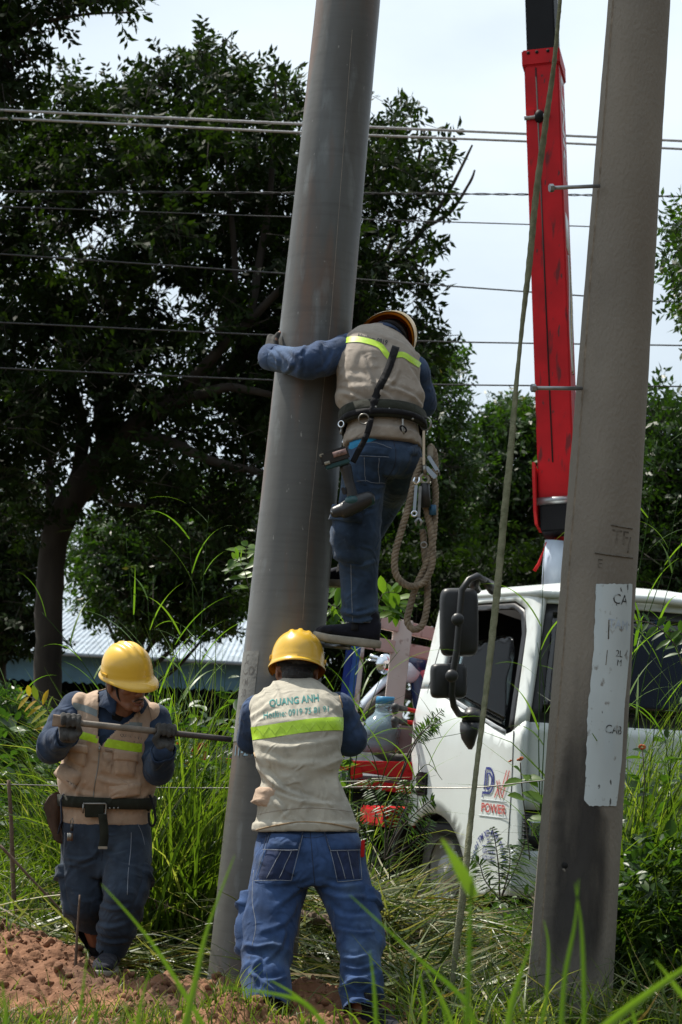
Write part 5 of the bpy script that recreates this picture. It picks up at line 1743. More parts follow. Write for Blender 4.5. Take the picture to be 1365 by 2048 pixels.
qstrip('reflective_tape', vb, [(501, 1468), (530, 1464), (570, 1458), (620, 1451), (660, 1448), (688, 1448)], 26, .0025, m_lime, vB, 10, 4)
zz = [(505 + i * 11.5, (1457 if i % 2 else 1474) - i * 1.1) for i in range(17)]
qseam('tape_stitch', vb, zz, .0008, mat('lime_stitch', (.30, .46, .03), .7), vB, 2, .003)
qtext('QUANG ANH', vb, [(539, 1400), (637, 1388), (638, 1406), (539, 1416)], m_ink2, vB, .0022, .02)
qtext('Hotline: 0919 75 81 91', vb, [(528, 1424), (657, 1412), (657, 1424), (528, 1438)], m_ink2, vB, .0022, .008)
qseam('hem_binding', vb, [(513, 1660), (545, 1652), (600, 1644), (660, 1647), (713, 1658)], .004, m_trim, vB, 10)
qseam('hem_seam', vb, [(514, 1630), (550, 1622), (610, 1616), (660, 1618), (708, 1624)], .0016, m_vestC, vB, 10)
for l in ([(497, 1420), (498, 1450), (503, 1485), (512, 1515)], [(679, 1392), (686, 1420), (689, 1450), (687, 1490)]): qseam('armhole_binding', vb, l, .0045, m_trim, vB, 8)
patch('side_flap', vb, W(508, 1592, 8.62), (0, 1, 0), (0, 0, 1), (-1, -.1, 0), .12, .08, .016, m_vestA, vB, 8, 6, lip=.02)

# ================================================================== WORKER WITH THE STEEL BAR
pA = thing('person', W(215, 1940, 9.05), 'worker facing us in yellow helmet and tan vest holding a long bar across his chest', 'person', 'line workers')
hA = frame_mat(W(254, 1362, 9.06), (-.02, -.30, .95), (.62, -.74, -.26))
trA = rings_px([(213, 1648, 9.2, 84, .128, 2, 0), (213, 1630, 9.2, 85, .130, 2, 0), (213, 1600, 9.2, 88, .135, 2, -2), (215, 1560, 9.2, 92, .140, 3, -4), (219, 1515, 9.19, 90, .140, 5, -6), (226, 1470, 9.18, 88, .135, 8, -8), (232, 1435, 9.18, 90, .120, 10, -10), (236, 1412, 9.17, 82, .100, 10, -12), (240, 1394, 9.16, 55, .080, 8, -14), (243, 1382, 9.15, 34, .062, 6, -14)])
aAr = [W(152, 1416, 9.18), W(103, 1492, 9.06), W(130, 1474, 8.955)]
aAl = [W(312, 1440, 9.18), W(318, 1540, 9.09), W(325, 1508, 8.985)]
lAr = [W(172, 1690, 9.2), W(166, 1750, 9.17), W(170, 1806, 9.14), W(190, 1858, 9.25), W(206, 1913, 9.33)]
lAl = [W(255, 1690, 9.18), W(252, 1745, 9.10), W(247, 1795, 9.02), W(236, 1850, 9.04), W(223, 1896, 9.08)]
bar0, bar1 = W(112, 1441, 8.86), W(463, 1479, 9.06)
bdir = (bar1 - bar0).normalized()
def on_bar(px): return bar0 + (bar1 - bar0) * ((px - 112) / 351)
mb = MB()
head_parts(mb, hA, 1.03)
mb.chain([W(246, 1388, 9.12), W(243, 1412, 9.15)], [.060, .064])
mb.loft(grow(trA, -.022), 32)
mb.chain(aAr, [.052, .045, .032]); mb.chain(aAl, [.05, .045, .032])
mb.chain(lAr, [.085, .08, .055, .05, .04]); mb.chain(lAl, [.085, .08, .055, .05, .04])
grip_parts(mb, on_bar(140), bdir, (0, .72, -.68), aAr[2], .0115, 1, .0075)
grip_parts(mb, on_bar(330), -bdir, (0, .60, -.80), aAl[2], .0115, -1, .0075)
bodyA = link('body', remesh(mb, .0052, 2), m_skin, pA)
face_details(hA, 1.03, bodyA)
helmet(hA, .89, bodyA, m_helm, True, .062, .040)
for c_, w_, sg in ((140, aAr[2], 1), (330, aAl[2], -1)):
    mb = MB()
    grip_parts(mb, on_bar(c_), bdir * sg, (0, .72 if c_ < 200 else .60, -.68 if c_ < 200 else -.80), w_, .0145, sg, .0118, .0225)
    g = link('glove', remesh(mb, .0036, 3), m_glove, bodyA)
    hc = on_bar(c_) + Vector((0, .03, -.05))
    ax_ = (w_ - hc).normalized()
    mb = MB(); s_ = ax_.orthogonal().normalized()
    mb.loft([(hc.lerp(w_, t), s_, ax_.cross(s_), r_, r_ * .85) for t, r_ in ((.35, .036), (.5, .041), (.9, .044), (1.1, .046))], 24, 2)
    link('glove_cuff', remesh(mb, .005, 2), m_cuff, g)
# shirt
mb = MB()
mb.loft(smooth_rings(grow(trA, -.014)), 48)
mb.chain(aAr, [.072, .066, .052], 18); mb.chain(aAl, [.068, .066, .050], 18)
me = remesh(mb, .006, 5)
co, no = co_no(me)
d1, q1 = limb_folds(co, aAr, [(.14, .06, .010), (.24, .06, .012), (.06, .05, .008)], .03, seed=11)
d2, q2 = limb_folds(co, aAl, [(.16, .06, .010), (.26, .06, .010), (.06, .05, .008)], .035, seed=12)
displace(me, d1 * (q1 < .1) + d2 * (q2 < .1) + cloth_noise(co, .002, 13))
shA = link('shirt', me, m_shirtA, bodyA)
sb = bvh_of(me)
for w_, e_ in ((aAr[2], aAr[1]), (aAl[2], aAl[1])):      # open cuffs, dark inside
    ax_ = (w_ - e_).normalized(); s_ = ax_.orthogonal().normalized(); t_ = ax_.cross(s_)
    vs, fs = [], []
    for (d_, r_) in ((-.05, .056), (0.0, .060), (.022, .060), (.023, .054), (-.01, .050)):
        for k in range(28):
            q = 2 * math.pi * k / 28
            rr = r_ * (1 + .09 * math.sin(3 * q + 1) + .06 * math.sin(5 * q))
            vs.append(w_ + ax_ * d_ + s_ * (rr * math.cos(q)) + t_ * (rr * .9 * math.sin(q)))
    for j in range(4):
        for k in range(28): fs.append((j * 28 + k, j * 28 + (k + 1) % 28, (j + 1) * 28 + (k + 1) % 28, (j + 1) * 28 + k))
    mb = MB(); mb.add(vs, fs); mb.obj('cuff', m_shirtA, shA)
    mb = MB(); mb.loft([(w_ + ax_ * d_, s_, t_, (.048), .046) for d_ in (-.05, -.008)], 20, 2); mb.obj('cuff_lining', m_black, shA)
collar(W(246, 1392, 9.11), (-.05, -.2, 1), (.35, -1, -.1), .068, .018, 'collar', m_shirtA, bodyA, 32, 1.62, .055)
qpatch('undershirt', sb, [(228, 1392), (272, 1408), (240, 1446), (222, 1440)], .004, m_black, shA, 8, 8)
# trousers
wA = rings_px([(213, 1628, 9.2, 80, .122, 2, 0), (213, 1655, 9.2, 86, .130, 2, 0), (213, 1690, 9.2, 89, .135, 1, 0), (213, 1725, 9.18, 86, .12, 0, 0), (212, 1752, 9.16, 66, .09, 0, 0)])
mb = MB()
mb.loft(smooth_rings(wA), 48, 2.4)
mb.chain(lAr, [.098, .098, .088, .066, .058], 20); mb.chain(lAl, [.100, .100, .092, .074, .066], 20)
me = remesh(mb, .0062, 6)
co, no = co_no(me)
d1, q1 = limb_folds(co, lAr, [(.08, .06, .006), (.30, .07, .010), (.42, .07, .013)], .045, seed=21)
d2, q2 = limb_folds(co, lAl, [(.06, .06, .006), (.28, .06, .010), (.42, .07, .015)], .045, seed=22)
displace(me, np.where(q1 < q2, d1, d2) + cloth_noise(co, .0028, 23) + crease(pixels(co), no, [
    ([(128, 1711), (160, 1716), (186, 1713)], .006, 4), ([(130, 1724), (160, 1730), (190, 1722)], .005, 4), ([(216, 1707), (236, 1708), (255, 1701)], .006, 4), ([(195, 1803), (226, 1814), (258, 1810)], .010, 5), ([(192, 1840), (220, 1850), (250, 1842)], .009, 5), ([(191, 1870), (222, 1880), (256, 1876)], .010, 5), ([(208, 1735), (198, 1770), (205, 1800)], .008, 5), ([(150, 1780), (170, 1800), (190, 1795)], .007, 5), ([(205, 1700), (180, 1720), (140, 1735)], .006, 5), ([(215, 1700), (240, 1725), (280, 1732)], .006, 5)]))
hem_cut(me, lAr, lAl)
tzA = link('trousers', me, m_denA, bodyA)
bA = bvh_of(me)
qseam('fly_seam', bA, [(208, 1640), (209, 1670), (206, 1700), (204, 1722)], .0015, m_stitchd, tzA)
qseam('side_seam', bA, [(263, 1665), (262, 1700), (257, 1745), (255, 1790)], .0018, m_stitch, tzA)
qseam('side_seam', bA, [(130, 1665), (128, 1710), (127, 1750)], .0016, m_stitch, tzA)
qseam('pocket_stitch', bA, [(272, 1640), (284, 1665), (290, 1690)], .0015, m_stitch, tzA)
cargo(bA, 287, 1790, 9.05, (1, -.45, .1), lAl[2] - lAl[1], .15, .20, m_denA, tzA, .014)
cargo(bA, 130, 1790, 9.16, (-1, -.3, .1), lAr[2] - lAr[1], .15, .20, m_denA, tzA, .012)
shoe(lAl[4] + Vector((0, -.02, -.108)), (-.12, -.95, 0), .285, bodyA)
shoe(lAr[4] + Vector((0, -.01, -.085)), (-.25, -.9, 0), .285, bodyA)
# vest with an open V at the chest
mb = MB()
mb.loft(smooth_rings(trA[:-1] + [ring_lerp(trA, 8.7)], 4), 64, 2.3)
mb.ball(W(160, 1410, 9.17), (.045, .075, .055)); mb.ball(W(305, 1431, 9.17), (.045, .075, .055))
me = remesh(mb, .006, 5)
co, no = co_no(me)
pxy = pixels(co)
dg = np.stack([(-pxy[:, 0] * .2 + pxy[:, 1]) / 36, pxy[:, 0] / 120, co[:, 1] * 2], -1)
displace(me, crease(pxy, no, [([(174, 1486), (170, 1525), (163, 1562)], .010, 6), ([(196, 1552), (235, 1562), (276, 1562)], .010, 6), ([(300, 1578), (282, 1602), (258, 1618)], .009, 5), ([(168, 1566), (162, 1590), (164, 1612)], .008, 5), ([(150, 1400), (165, 1420), (160, 1450)], .007, 5), ([(290, 1420), (275, 1440), (285, 1470)], .007, 5), ([(140, 1560), (165, 1580), (200, 1590)], .007, 6)]) + cloth_noise(co, .0028, 19) + .014 * np.exp(-((pxy[:, 1] - 1560) / 35) ** 2))
Vp = [(196, 1360), (197, 1402), (197, 1484), (204, 1492), (216, 1478), (236, 1458), (268, 1434), (290, 1404), (284, 1360)]
vb_full = bvh_of(me)
cut_faces(me, lambda c, n: n.y < .2 and in_poly(*to_px(c), Vp))
vA = link('vest', me, m_vestA, bodyA)
sd = vA.modifiers.new('cloth', 'SOLIDIFY'); sd.thickness = .004; sd.offset = 0
va = bvh_of(me)
def vtape(pts, wd, m, th=.003): qstrip('reflective_tape', va, pts, wd, th, m, vA, 8, 3)
vtape([(142, 1466), (165, 1471), (197, 1480)], 15, m_lime)
vtape([(210, 1485), (240, 1490), (270, 1495), (284, 1496)], 17, m_lime)
vtape([(147, 1412), (170, 1417), (196, 1428)], 13, m_grayt)
vtape([(238, 1452), (262, 1449), (285, 1450)], 9, m_grayt)
qtext('QUANG ANH', va, [(241, 1467), (283, 1474), (283, 1481), (241, 1474)], m_ink3, vA, .002, .02)
qtext('Hotline: 0919 75 81 91', va, [(236, 1478), (283, 1484), (283, 1489), (236, 1483)], m_ink3, vA, .002, .01)
qseam('zip', va, [(200, 1490), (197, 1530), (190, 1570), (186, 1605)], .0032, m_buck, vA, 8, .002)
MB().box(phn(va, 200, 1494) + Vector((0, -.008, -.01)), (.004, .002, .010)).obj('zip_pull', m_buck, vA)
for quad, th, m in (([(139, 1488), (176, 1494), (170, 1538), (140, 1522)], .014, m_vestA), ([(205, 1502), (229, 1505), (224, 1552), (200, 1548)], .006, m_vestA), ([(229, 1500), (278, 1508), (270, 1556), (226, 1552)], .012, m_vestA)):
    qpatch('pocket', va, quad, th, m, vA, 9, 9, .006, .002)
for quad, th, m, lf in (([(138, 1484), (177, 1491), (176, 1510), (138, 1503)], .018, m_vestA, .004), ([(228, 1497), (279, 1504), (277, 1527), (226, 1522)], .018, m_vestA, .004), ([(126, 1524), (166, 1546), (152, 1580), (114, 1550)], .014, m_vestA, .018), ([(216, 1572), (286, 1562), (280, 1590), (220, 1600)], .013, m_vestA, .008)):
    qpatch('pocket_flap', va, quad, th, m, vA, 10, 7, .004, .003, lambda a, b, lf=lf: lf * b)
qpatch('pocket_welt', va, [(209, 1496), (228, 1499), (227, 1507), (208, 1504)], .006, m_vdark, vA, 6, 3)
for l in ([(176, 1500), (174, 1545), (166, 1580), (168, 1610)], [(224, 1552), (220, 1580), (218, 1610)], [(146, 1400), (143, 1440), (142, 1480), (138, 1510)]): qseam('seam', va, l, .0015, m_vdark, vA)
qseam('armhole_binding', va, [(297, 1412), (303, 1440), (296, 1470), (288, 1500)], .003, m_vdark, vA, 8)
band(trA, 1.55, 2.25, .018, .006, 'belt', m_web, bodyA)
beltA = [c for c in bodyA.children if c.name.startswith('belt')][0]
bm_ = MB()
bc = phn(bvh_of(beltA.data), 186, 1624)
bc = bc + Vector((0, -.006, 0))
MB().box(bc + Vector((0, .001, -.008)), (.042, .004, .030), (rgt, Vector((0, 1, 0)), upv)).obj('buckle_plate', m_web, beltA, bevel=.003)
MB().tube([bc + rgt * a + upv * b for a, b in ((-.05, .022), (.046, .022), (.05, .018), (.05, -.022), (.03, -.028))], .0045, 8).obj('buckle', m_buck, beltA)
MB().tube([bc + rgt * -.048 + upv * .02, bc + rgt * -.05 + upv * -.02], .0045, 8).obj('buckle', m_buck, beltA)
bvA = bvh_of(beltA.data)
for px in (218, 228, 238): MB().tube([phn(bvA, px, 1621) + Vector((0, .002, 0)), phn(bvA, px, 1621) + Vector((0, -.002, 0))], .005, 10).obj('eyelet', m_buck, beltA)
te = [W(205, 1628, 9.03), W(208, 1650, 9.025), W(209, 1675, 9.02), W(206, 1694, 9.02)]
vs = []
for p in catmull(te, 5): vs += [p - rgt * .019, p + rgt * .019]
mb = MB(); mb.add(vs, [(2 * i, 2 * i + 1, 2 * i + 3, 2 * i + 2) for i in range(len(vs) // 2 - 1)])
o = mb.obj('belt_end', m_web, beltA, fix=False); sd = o.modifiers.new('s', 'SOLIDIFY'); sd.thickness = .005
MB().box(W(206, 1695, 9.018), (.020, .004, .007), (rgt, Vector((0, 1, 0)), upv)).obj('belt_tip', m_sole, beltA, bevel=.002)
# pouch, pouch loop, keys, side strap
pc = [(115, 1582), (122, 1600), (120, 1650), (128, 1690), (108, 1684), (98, 1650), (84, 1612), (98, 1590)]
bm = bmesh.new()
fr_ = [bm.verts.new(W(x, y, 9.13 + .02 * math.sin(i))) for i, (x, y) in enumerate(pc)]
fc_ = bm.faces.new(fr_)
ex_ = bmesh.ops.extrude_face_region(bm, geom=[fc_])
for q in [x for x in ex_['geom'] if isinstance(x, bmesh.types.BMVert)]: q.co += Vector((.012, .055, 0))
bmesh.ops.recalc_face_normals(bm, faces=bm.faces[:])
me = bpy.data.meshes.new('tool_pouch'); bm.to_mesh(me); bm.free()
po = link('tool_pouch', me, m_leather, None, True, bevel=.008)
po.location = (0, 0, 0)
sbm = po.modifiers.new('s', 'SUBSURF'); sbm.levels = sbm.render_levels = 2; sbm.subdivision_type = 'SIMPLE'
tag(po, 'brown leather tool pouch hanging from the belt at the hip of the bar holder', 'tool pouch')
MB().tube([W(128, 1588, 9.10), W(122, 1600, 9.09), W(124, 1640, 9.09), W(116, 1668, 9.10)], .004, 6).obj('pouch_seam', m_stitchd, po)
kb = thing('key_bundle', W(143, 1652, 9.04), 'small key bundle clipped below the belt of the bar holder', 'keys')
MB().tube([W(146, 1636, 9.03), W(147, 1644, 9.03), W(143, 1650, 9.03), W(141, 1642, 9.03)], .003, 6, closed=True).obj('clip', m_buck, kb)
MB().tube([W(145, 1648, 9.03), W(144, 1662, 9.03)], .007, 8).obj('fob', m_blk, kb)
for dx in (-3, 1, 4): MB().box(W(140 + dx, 1674, 9.03), (.005, .0015, .017), (rgt, Vector((0, 1, 0)), upv)).obj('key', m_buck if dx < 2 else m_leather, kb)
mb = MB(); mb.chain([W(280, 1606, 9.14), W(290, 1608, 9.18)], [.035, .032]); mb.chain([W(272, 1608, 9.1), W(293, 1616, 9.16)], [.018, .02])
link('belt_pad', remesh(mb, .006, 2), m_web, beltA)
tag(MB().tube(catmull([W(300, 1590, 9.12), W(308, 1615, 9.10), W(311, 1640, 9.10), W(306, 1652, 9.10), W(299, 1645, 9.10), W(298, 1625, 9.1)], 6), .0055, 8).obj('cord_loop', m_strap), 'black cord loop hanging at the far hip of the bar holder', 'cord loop')
for l in (lAr, lAl): MB().tube([l[3].lerp(l[4], .45), l[4], l[4] + Vector((0, .005, -.05))], [.052, .047, .044], 14).obj('sock', m_black, bodyA)
# the bar itself
m_bar1 = mat('dusty_grey_bar', (0.23, 0.20, 0.17), .75, var=.15, scale=14, bump=.3, bscale=60)
m_bar2 = mat('dark_bar', (0.055, 0.045, 0.043), .55, var=.15, scale=20)
br = thing('pry_bar', on_bar(112), 'long steel pry bar held across the chest and wedged against the leaning pole', 'pry bar')
MB().tube([on_bar(128), on_bar(150), on_bar(200), on_bar(312)], [.0138, .0135, .0138, .0138], 16).obj('shaft', m_bar1, br)
MB().tube([on_bar(308), on_bar(350), on_bar(420), on_bar(463)], [.0138, .0128, .0126, .0122], 16).obj('shaft', m_bar2, br)
MB().tube([on_bar(150), on_bar(158)], .0165, 16).obj('ring', m_bar2, br)
a, b = on_bar(106), on_bar(150)
zc = bdir.cross(Vector((0, 1, 0))).normalized() * -1
mb = MB()
mb.loft([(a, zc, Vector((0, 1, 0)), .026, .004), (a.lerp(b, .5), zc, Vector((0, 1, 0)), .024, .010), (b, zc, Vector((0, 1, 0)), .014, .014)], 16, 4)
mb.obj('blade', mat('rusty_steel', (.22, .155, .11), .8, var=.2, scale=20), br)

# ================================================================== WORKER CLIMBING THE POLE
pC = thing('person', W(715, 1290, 9.1), 'worker in beige vest and tool belt climbing and hugging the leaning pole', 'person', 'line workers')
hC = frame_mat(W(768, 690, 9.33), (.34, .80, .48), (-.5, .5, -.7))
trC = rings_px([(766, 896, 9.07, 76, .124, 2, 14), (766, 876, 9.075, 75, .126, 2, 16), (766, 858, 9.08, 74, .126, 2, 18), (766, 835, 9.09, 76, .126, 2, 20), (761, 806, 9.11, 82, .131, 3, 22), (757, 770, 9.13, 84, .131, 6, 24), (758, 736, 9.155, 83, .130, 12, 26), (764, 706, 9.20, 80, .120, 20, 30), (770, 690, 9.25, 68, .10, 24, 32), (772, 678, 9.30, 48, .08, 24, 34), (773, 668, 9.34, 34, .062, 24, 36)])
cL = [W(704, 702, 9.22), W(612, 727, 9.08), W(540, 714, 9.26)]
cR = [W(826, 742, 9.30), W(844, 806, 9.40), W(740, 770, 9.62)]
kL = [W(736, 915, 9.05), W(725, 985, 9.04), W(715, 1068, 9.05), W(719, 1150, 9.08), W(722, 1238, 9.10)]
kR = [W(804, 912, 9.06), W(798, 955, 9.20), W(778, 985, 9.48), W(740, 1060, 9.50), W(700, 1130, 9.5)]
mb = MB()
head_parts(mb, hC, 1.05)
mb.chain([hC @ Vector((0, -.03, -.1)), W(772, 688, 9.30)], [.056, .062])
mb.loft(grow(trC, -.02), 32)
mb.chain(cL, [.052, .046, .035]); mb.chain(cR, [.052, .046, .035])
mb.chain(kL, [.085, .08, .055, .05, .04]); mb.chain(kR, [.085, .08, .055, .05, .04])
hw = W(543, 690, 9.33)
for k in range(4): mb.chain([cL[2], hw + Vector((.0, .0, k * .018 - .02)), hw + Vector((.012, .05, k * .019 - .015)), hw + Vector((.04, .085, k * .02 - .012))], [.02, .0105, .0095, .008], 8)
mb.chain([cL[2], hw + Vector((.02, -.02, .03)), hw + Vector((.035, .0, .06))], [.02, .012, .009], 8)
bodyC = link('body', remesh(mb, .006, 3), m_skin, pC)
face_details(hC, 1.05, bodyC, moustache=False)
helmet(hC, 1.05, bodyC, m_helmC, False)
mb = MB()
for k in range(4): mb.chain([cL[2] + Vector((0, .02, .02)), hw + Vector((-.006, .0, k * .020 - .025)), hw + Vector((.004, .05, k * .021 - .02)), hw + Vector((.04, .095, k * .021 - .015))], [.032, .0165, .0145, .012], 10)
mb.chain([cL[2], hw + Vector((.015, -.02, .02)), hw + Vector((.03, -.012, .05))], [.03, .016, .012], 10)
mb.chain([cL[2], hw + Vector((.0, .02, -.01))], [.044, .032], 12)
gC = link('glove', remesh(mb, .004, 3), m_glove, bodyC)
mb = MB()
mb.loft(smooth_rings(grow(trC, -.012)), 48)
mb.chain(cL, [.083, .070, .056], 18); mb.chain(cR, [.075, .068, .055], 18)
me = remesh(mb, .0062, 6)
co, no = co_no(me)
d1, q1 = limb_folds(co, cL, [(.08, .07, .008), (.20, .06, .014), (.30, .06, .012)], .04, seed=31)
d2, q2 = limb_folds(co, cR, [(.1, .1, .008)], .04, seed=32)
displace(me, d1 * (q1 < .11) * .6 + d2 * (q2 < .1) + cloth_noise(co, .002, 33) + crease(pixels(co), no, [([(556, 696), (588, 728), (568, 752)], .010, 5), ([(586, 698), (606, 718), (604, 745)], .010, 5), ([(616, 692), (606, 705), (596, 712)], .008, 4), ([(532, 694), (556, 712), (560, 740)], .008, 4), ([(660, 668), (640, 700), (650, 740)], .008, 6), ([(630, 742), (650, 730), (668, 700)], .008, 5)]))
shC = link('shirt', me, m_shirt, bodyC)
ax_ = (cL[2] - cL[1]).normalized(); s_ = ax_.orthogonal().normalized(); t_ = ax_.cross(s_)
mb = MB(); mb.loft([(cL[2] + ax_ * d_, s_, t_, r_, r_) for d_, r_ in ((-.055, .060), (-.05, .062), (.012, .060), (.016, .055))], 28, 2); mb.obj('cuff', m_shirt, shC)
cut_faces(me, lambda c, n: (c - cL[2]).dot(ax_) > .005 and (c - cL[2]).length < .12)
collar(W(773, 672, 9.33), (.22, .46, .83), (-.4, .85, -.3), .066, .02, 'collar', m_shirt, bodyC, 20)
wC = rings_px([(768, 866, 9.12, 62, .095, 3, 8), (769, 884, 9.10, 67, .108, 3, 6), (771, 908, 9.07, 72, .138, 3, 6), (770, 930, 9.06, 66, .14, 3, 4), (766, 955, 9.06, 44, .10, 0, 0)])
mb = MB()
mb.loft(smooth_rings(wC), 44, 2.4)
mb.ball(W(738, 918, 9.02), (.092, .085, .095)); mb.ball(W(803, 916, 9.04), (.080, .085, .092))
mb.chain(kL, [.100, .096, .100, .084, .074], 20); mb.chain(kR, [.092, .088, .085, .07, .065], 18)
me = remesh(mb, .0062, 6)
co, no = co_no(me)
d1, q1 = limb_folds(co, kL, [(.05, .06, .006), (.34, .08, .007), (.68, .05, .012)], .05, seed=41)
displace(me, d1 * (q1 < .13) + cloth_noise(co, .0028, 43) + crease(pixels(co), no, [([(712, 950), (745, 972), (770, 968)], .007, 5), ([(700, 985), (730, 1000), (764, 990)], .008, 5), ([(672, 1010), (700, 1030), (750, 1020)], .007, 5), ([(690, 1120), (720, 1128), (756, 1118)], .006, 5), ([(688, 1215), (715, 1226), (752, 1216)], .009, 4), ([(690, 1236), (720, 1240), (752, 1232)], .008, 4), ([(790, 900), (800, 935), (780, 965)], .008, 6), ([(830, 890), (818, 930), (795, 960)], .007, 6)]))
hem_cut(me, kL, kR)
tzC = link('trousers', me, m_denC, bodyC)
bC = bvh_of(me)
qpatch('back_pocket', bC, [(716, 898), (778, 905), (768, 965), (715, 960)], .0035, m_denC, tzC, 9, 10, .004, .001)
qpatch('pocket_flap', bC, [(712, 888), (784, 896), (778, 914), (714, 912)], .008, m_denC, tzC, 10, 6, .003, .003)
qpatch('pocket_flap', bC, [(812, 896), (838, 884), (836, 912), (820, 912)], .008, m_denC, tzC, 6, 6, .003, .003)
for l in ([(716, 912), (778, 915)], [(730, 915), (730, 965)], [(758, 917), (757, 968)], [(716, 962), (768, 966)], [(718, 892), (748, 888), (784, 898)]): qseam('pocket_stitch', bC, l, .0014, m_stitch, tzC, off=.009)
qseam('seat_seam', bC, [(785, 872), (792, 905), (788, 935), (770, 962)], .002, m_stitchd, tzC)
qseam('side_seam', bC, [(702, 1120), (703, 1160), (704, 1200), (706, 1245)], .0016, m_stitch, tzC)
cargo(bC, 690, 1075, 9.0, (-.75, -.65, .02), kL[2] - kL[1], .16, .22, m_denC, tzC, .020)
qseam('hem_stitch', bC, [(690, 1243), (722, 1248), (753, 1240)], .002, m_stitch, tzC)
shoe(W(722, 1292, 9.08), (-.93, .05, .06), .285, bodyC, 1.08, (.06, 0, 1))
shoe(kR[4] + Vector((0, .02, -.1)), (-.9, .3, 0), .285, bodyC)
MB().tube([W(700, 1296, 9.10), W(620, 1288, 9.30)], .010, 10).obj('step_bolt', m_steel, mid)
# light blue undershirt showing below the vest
qpatch('undershirt', bC, [(694, 880), (778, 862), (772, 872), (697, 902)], .008, mat('bright_blue_cotton', (.02, .22, .42), .85), bodyC, 12, 5)
# vest
mb = MB()
mb.loft(smooth_rings(trC[:-1] + [ring_lerp(trC, 9.7)], 4), 64, 2.3)
mb.loft([(c, a, b, ha + .008, hb + .010) for (c, a, b, ha, hb) in smooth_rings(trC)[0:5]], 64, 2.3)
mb.ball(W(700, 692, 9.24), (.045, .075, .060)); mb.ball(W(826, 728, 9.30), (.045, .075, .060))
me = remesh(mb, .0062, 5)
co, no = co_no(me)
pxy = pixels(co)
dgx = np.arctan2(pxy[:, 0] - 752, 860 - pxy[:, 1])
fold = ridge(np.stack([dgx * 5.0 + .5 * vnoise(co, 5, 1), (860 - pxy[:, 1]) / 130, co[:, 1]], -1), 1.0, 44) * .013 * smooth01(pxy[:, 1], 700, 740) * smooth01(pxy[:, 1], 830, 790)
blouse = .016 * np.exp(-((pxy[:, 1] - 776 - .0032 * (pxy[:, 0] - 766) ** 2) / 22) ** 2) - .012 * np.exp(-((pxy[:, 1] - 822 - .0032 * (pxy[:, 0] - 766) ** 2) / 16) ** 2)
displace(me, fold * .35 + blouse + cloth_noise(co, .0025, 47) + crease(pxy, no, [
    ([(728, 712), (742, 748), (753, 785)], .012, 5), ([(690, 748), (724, 750), (746, 776)], .006, 7), ([(700, 772), (734, 772), (752, 792)], .006, 7), ([(814, 722), (832, 756), (842, 790)], .011, 5), ([(772, 772), (816, 788), (846, 816)], .012, 5), ([(690, 686), (684, 720), (674, 756)], .010, 5), ([(722, 700), (712, 725), (706, 755)], .004, 8), ([(762, 782), (776, 790), (790, 802)], .010, 5), ([(800, 740), (790, 765), (770, 780)], .009, 5), ([(680, 780), (705, 788), (730, 800)], .010, 5), ([(745, 705), (750, 740), (752, 770)], .005, 8)]))
vC = link('vest', me, m_vestC, bodyC)
vc_ = bvh_of(me)
qstrip('reflective_tape', vc_, [(690, 681), (715, 679), (740, 684), (760, 692), (773, 708), (780, 716)], 11, .003, m_lime, vC, 8, 3)
qstrip('reflective_tape', vc_, [(788, 711), (806, 710), (820, 718), (832, 726), (840, 731)], 11, .003, m_lime, vC, 8, 3)
qtext('Hotline: 0919', vc_, [(718, 667), (776, 681), (774, 691), (716, 674)], m_ink3, vC, .002, .02)
band(trC, 1.80, 3.10, .016, .012, 'harness_belt', m_web, bodyC)
hbelt = [c for c in bodyC.children if c.name.startswith('harness_belt')][0]
hbv = bvh_of(hbelt.data)
for px, py in ((752, 814), (779, 818), (806, 826), (826, 838)):
    h_, n_ = ph(hbv, px, py)
    if h_ is not None: MB().ball(h_, (.006, .004, .006)).obj('rivet', m_buck, hbelt)
band(trC, 2.0, 2.4, .029, .004, 'belt_strip', m_strap, hbelt)
def ringo(c, r_, t_, nrm, m, parent, name='ring', sx=1):
    nrm = Vector(nrm).normalized(); a_ = nrm.orthogonal().normalized(); b_ = nrm.cross(a_)
    return MB().tube([Vector(c) + a_ * (r_ * math.cos(q)) + b_ * (r_ * sx * math.sin(q)) for q in np.linspace(0, 2 * math.pi, 25)[:-1]], t_, 8, closed=True).obj(name, m, parent)
ringo(W(728, 838, 8.90), .022, .0035, (0, 1, .2), m_buck, hbelt)
ringo(W(852, 848, 9.02), .028, .0045, (.6, .8, .0), m_buck, hbelt)
ringo(W(683, 848, 9.02), .014, .0035, (.5, .8, 0), m_chr, hbelt, 'clip')
for l in ([W(683, 856, 9.02), W(682, 868, 9.01)], [W(806, 838, 8.92), W(806, 862, 8.92), W(810, 868, 8.92)]): MB().tube(l, .005, 8).obj('clip', m_buck, hbelt)
ringo(W(807, 858, 8.92), .010, .004, (0, 1, .2), m_strap, hbelt, 'clip', 1.6)
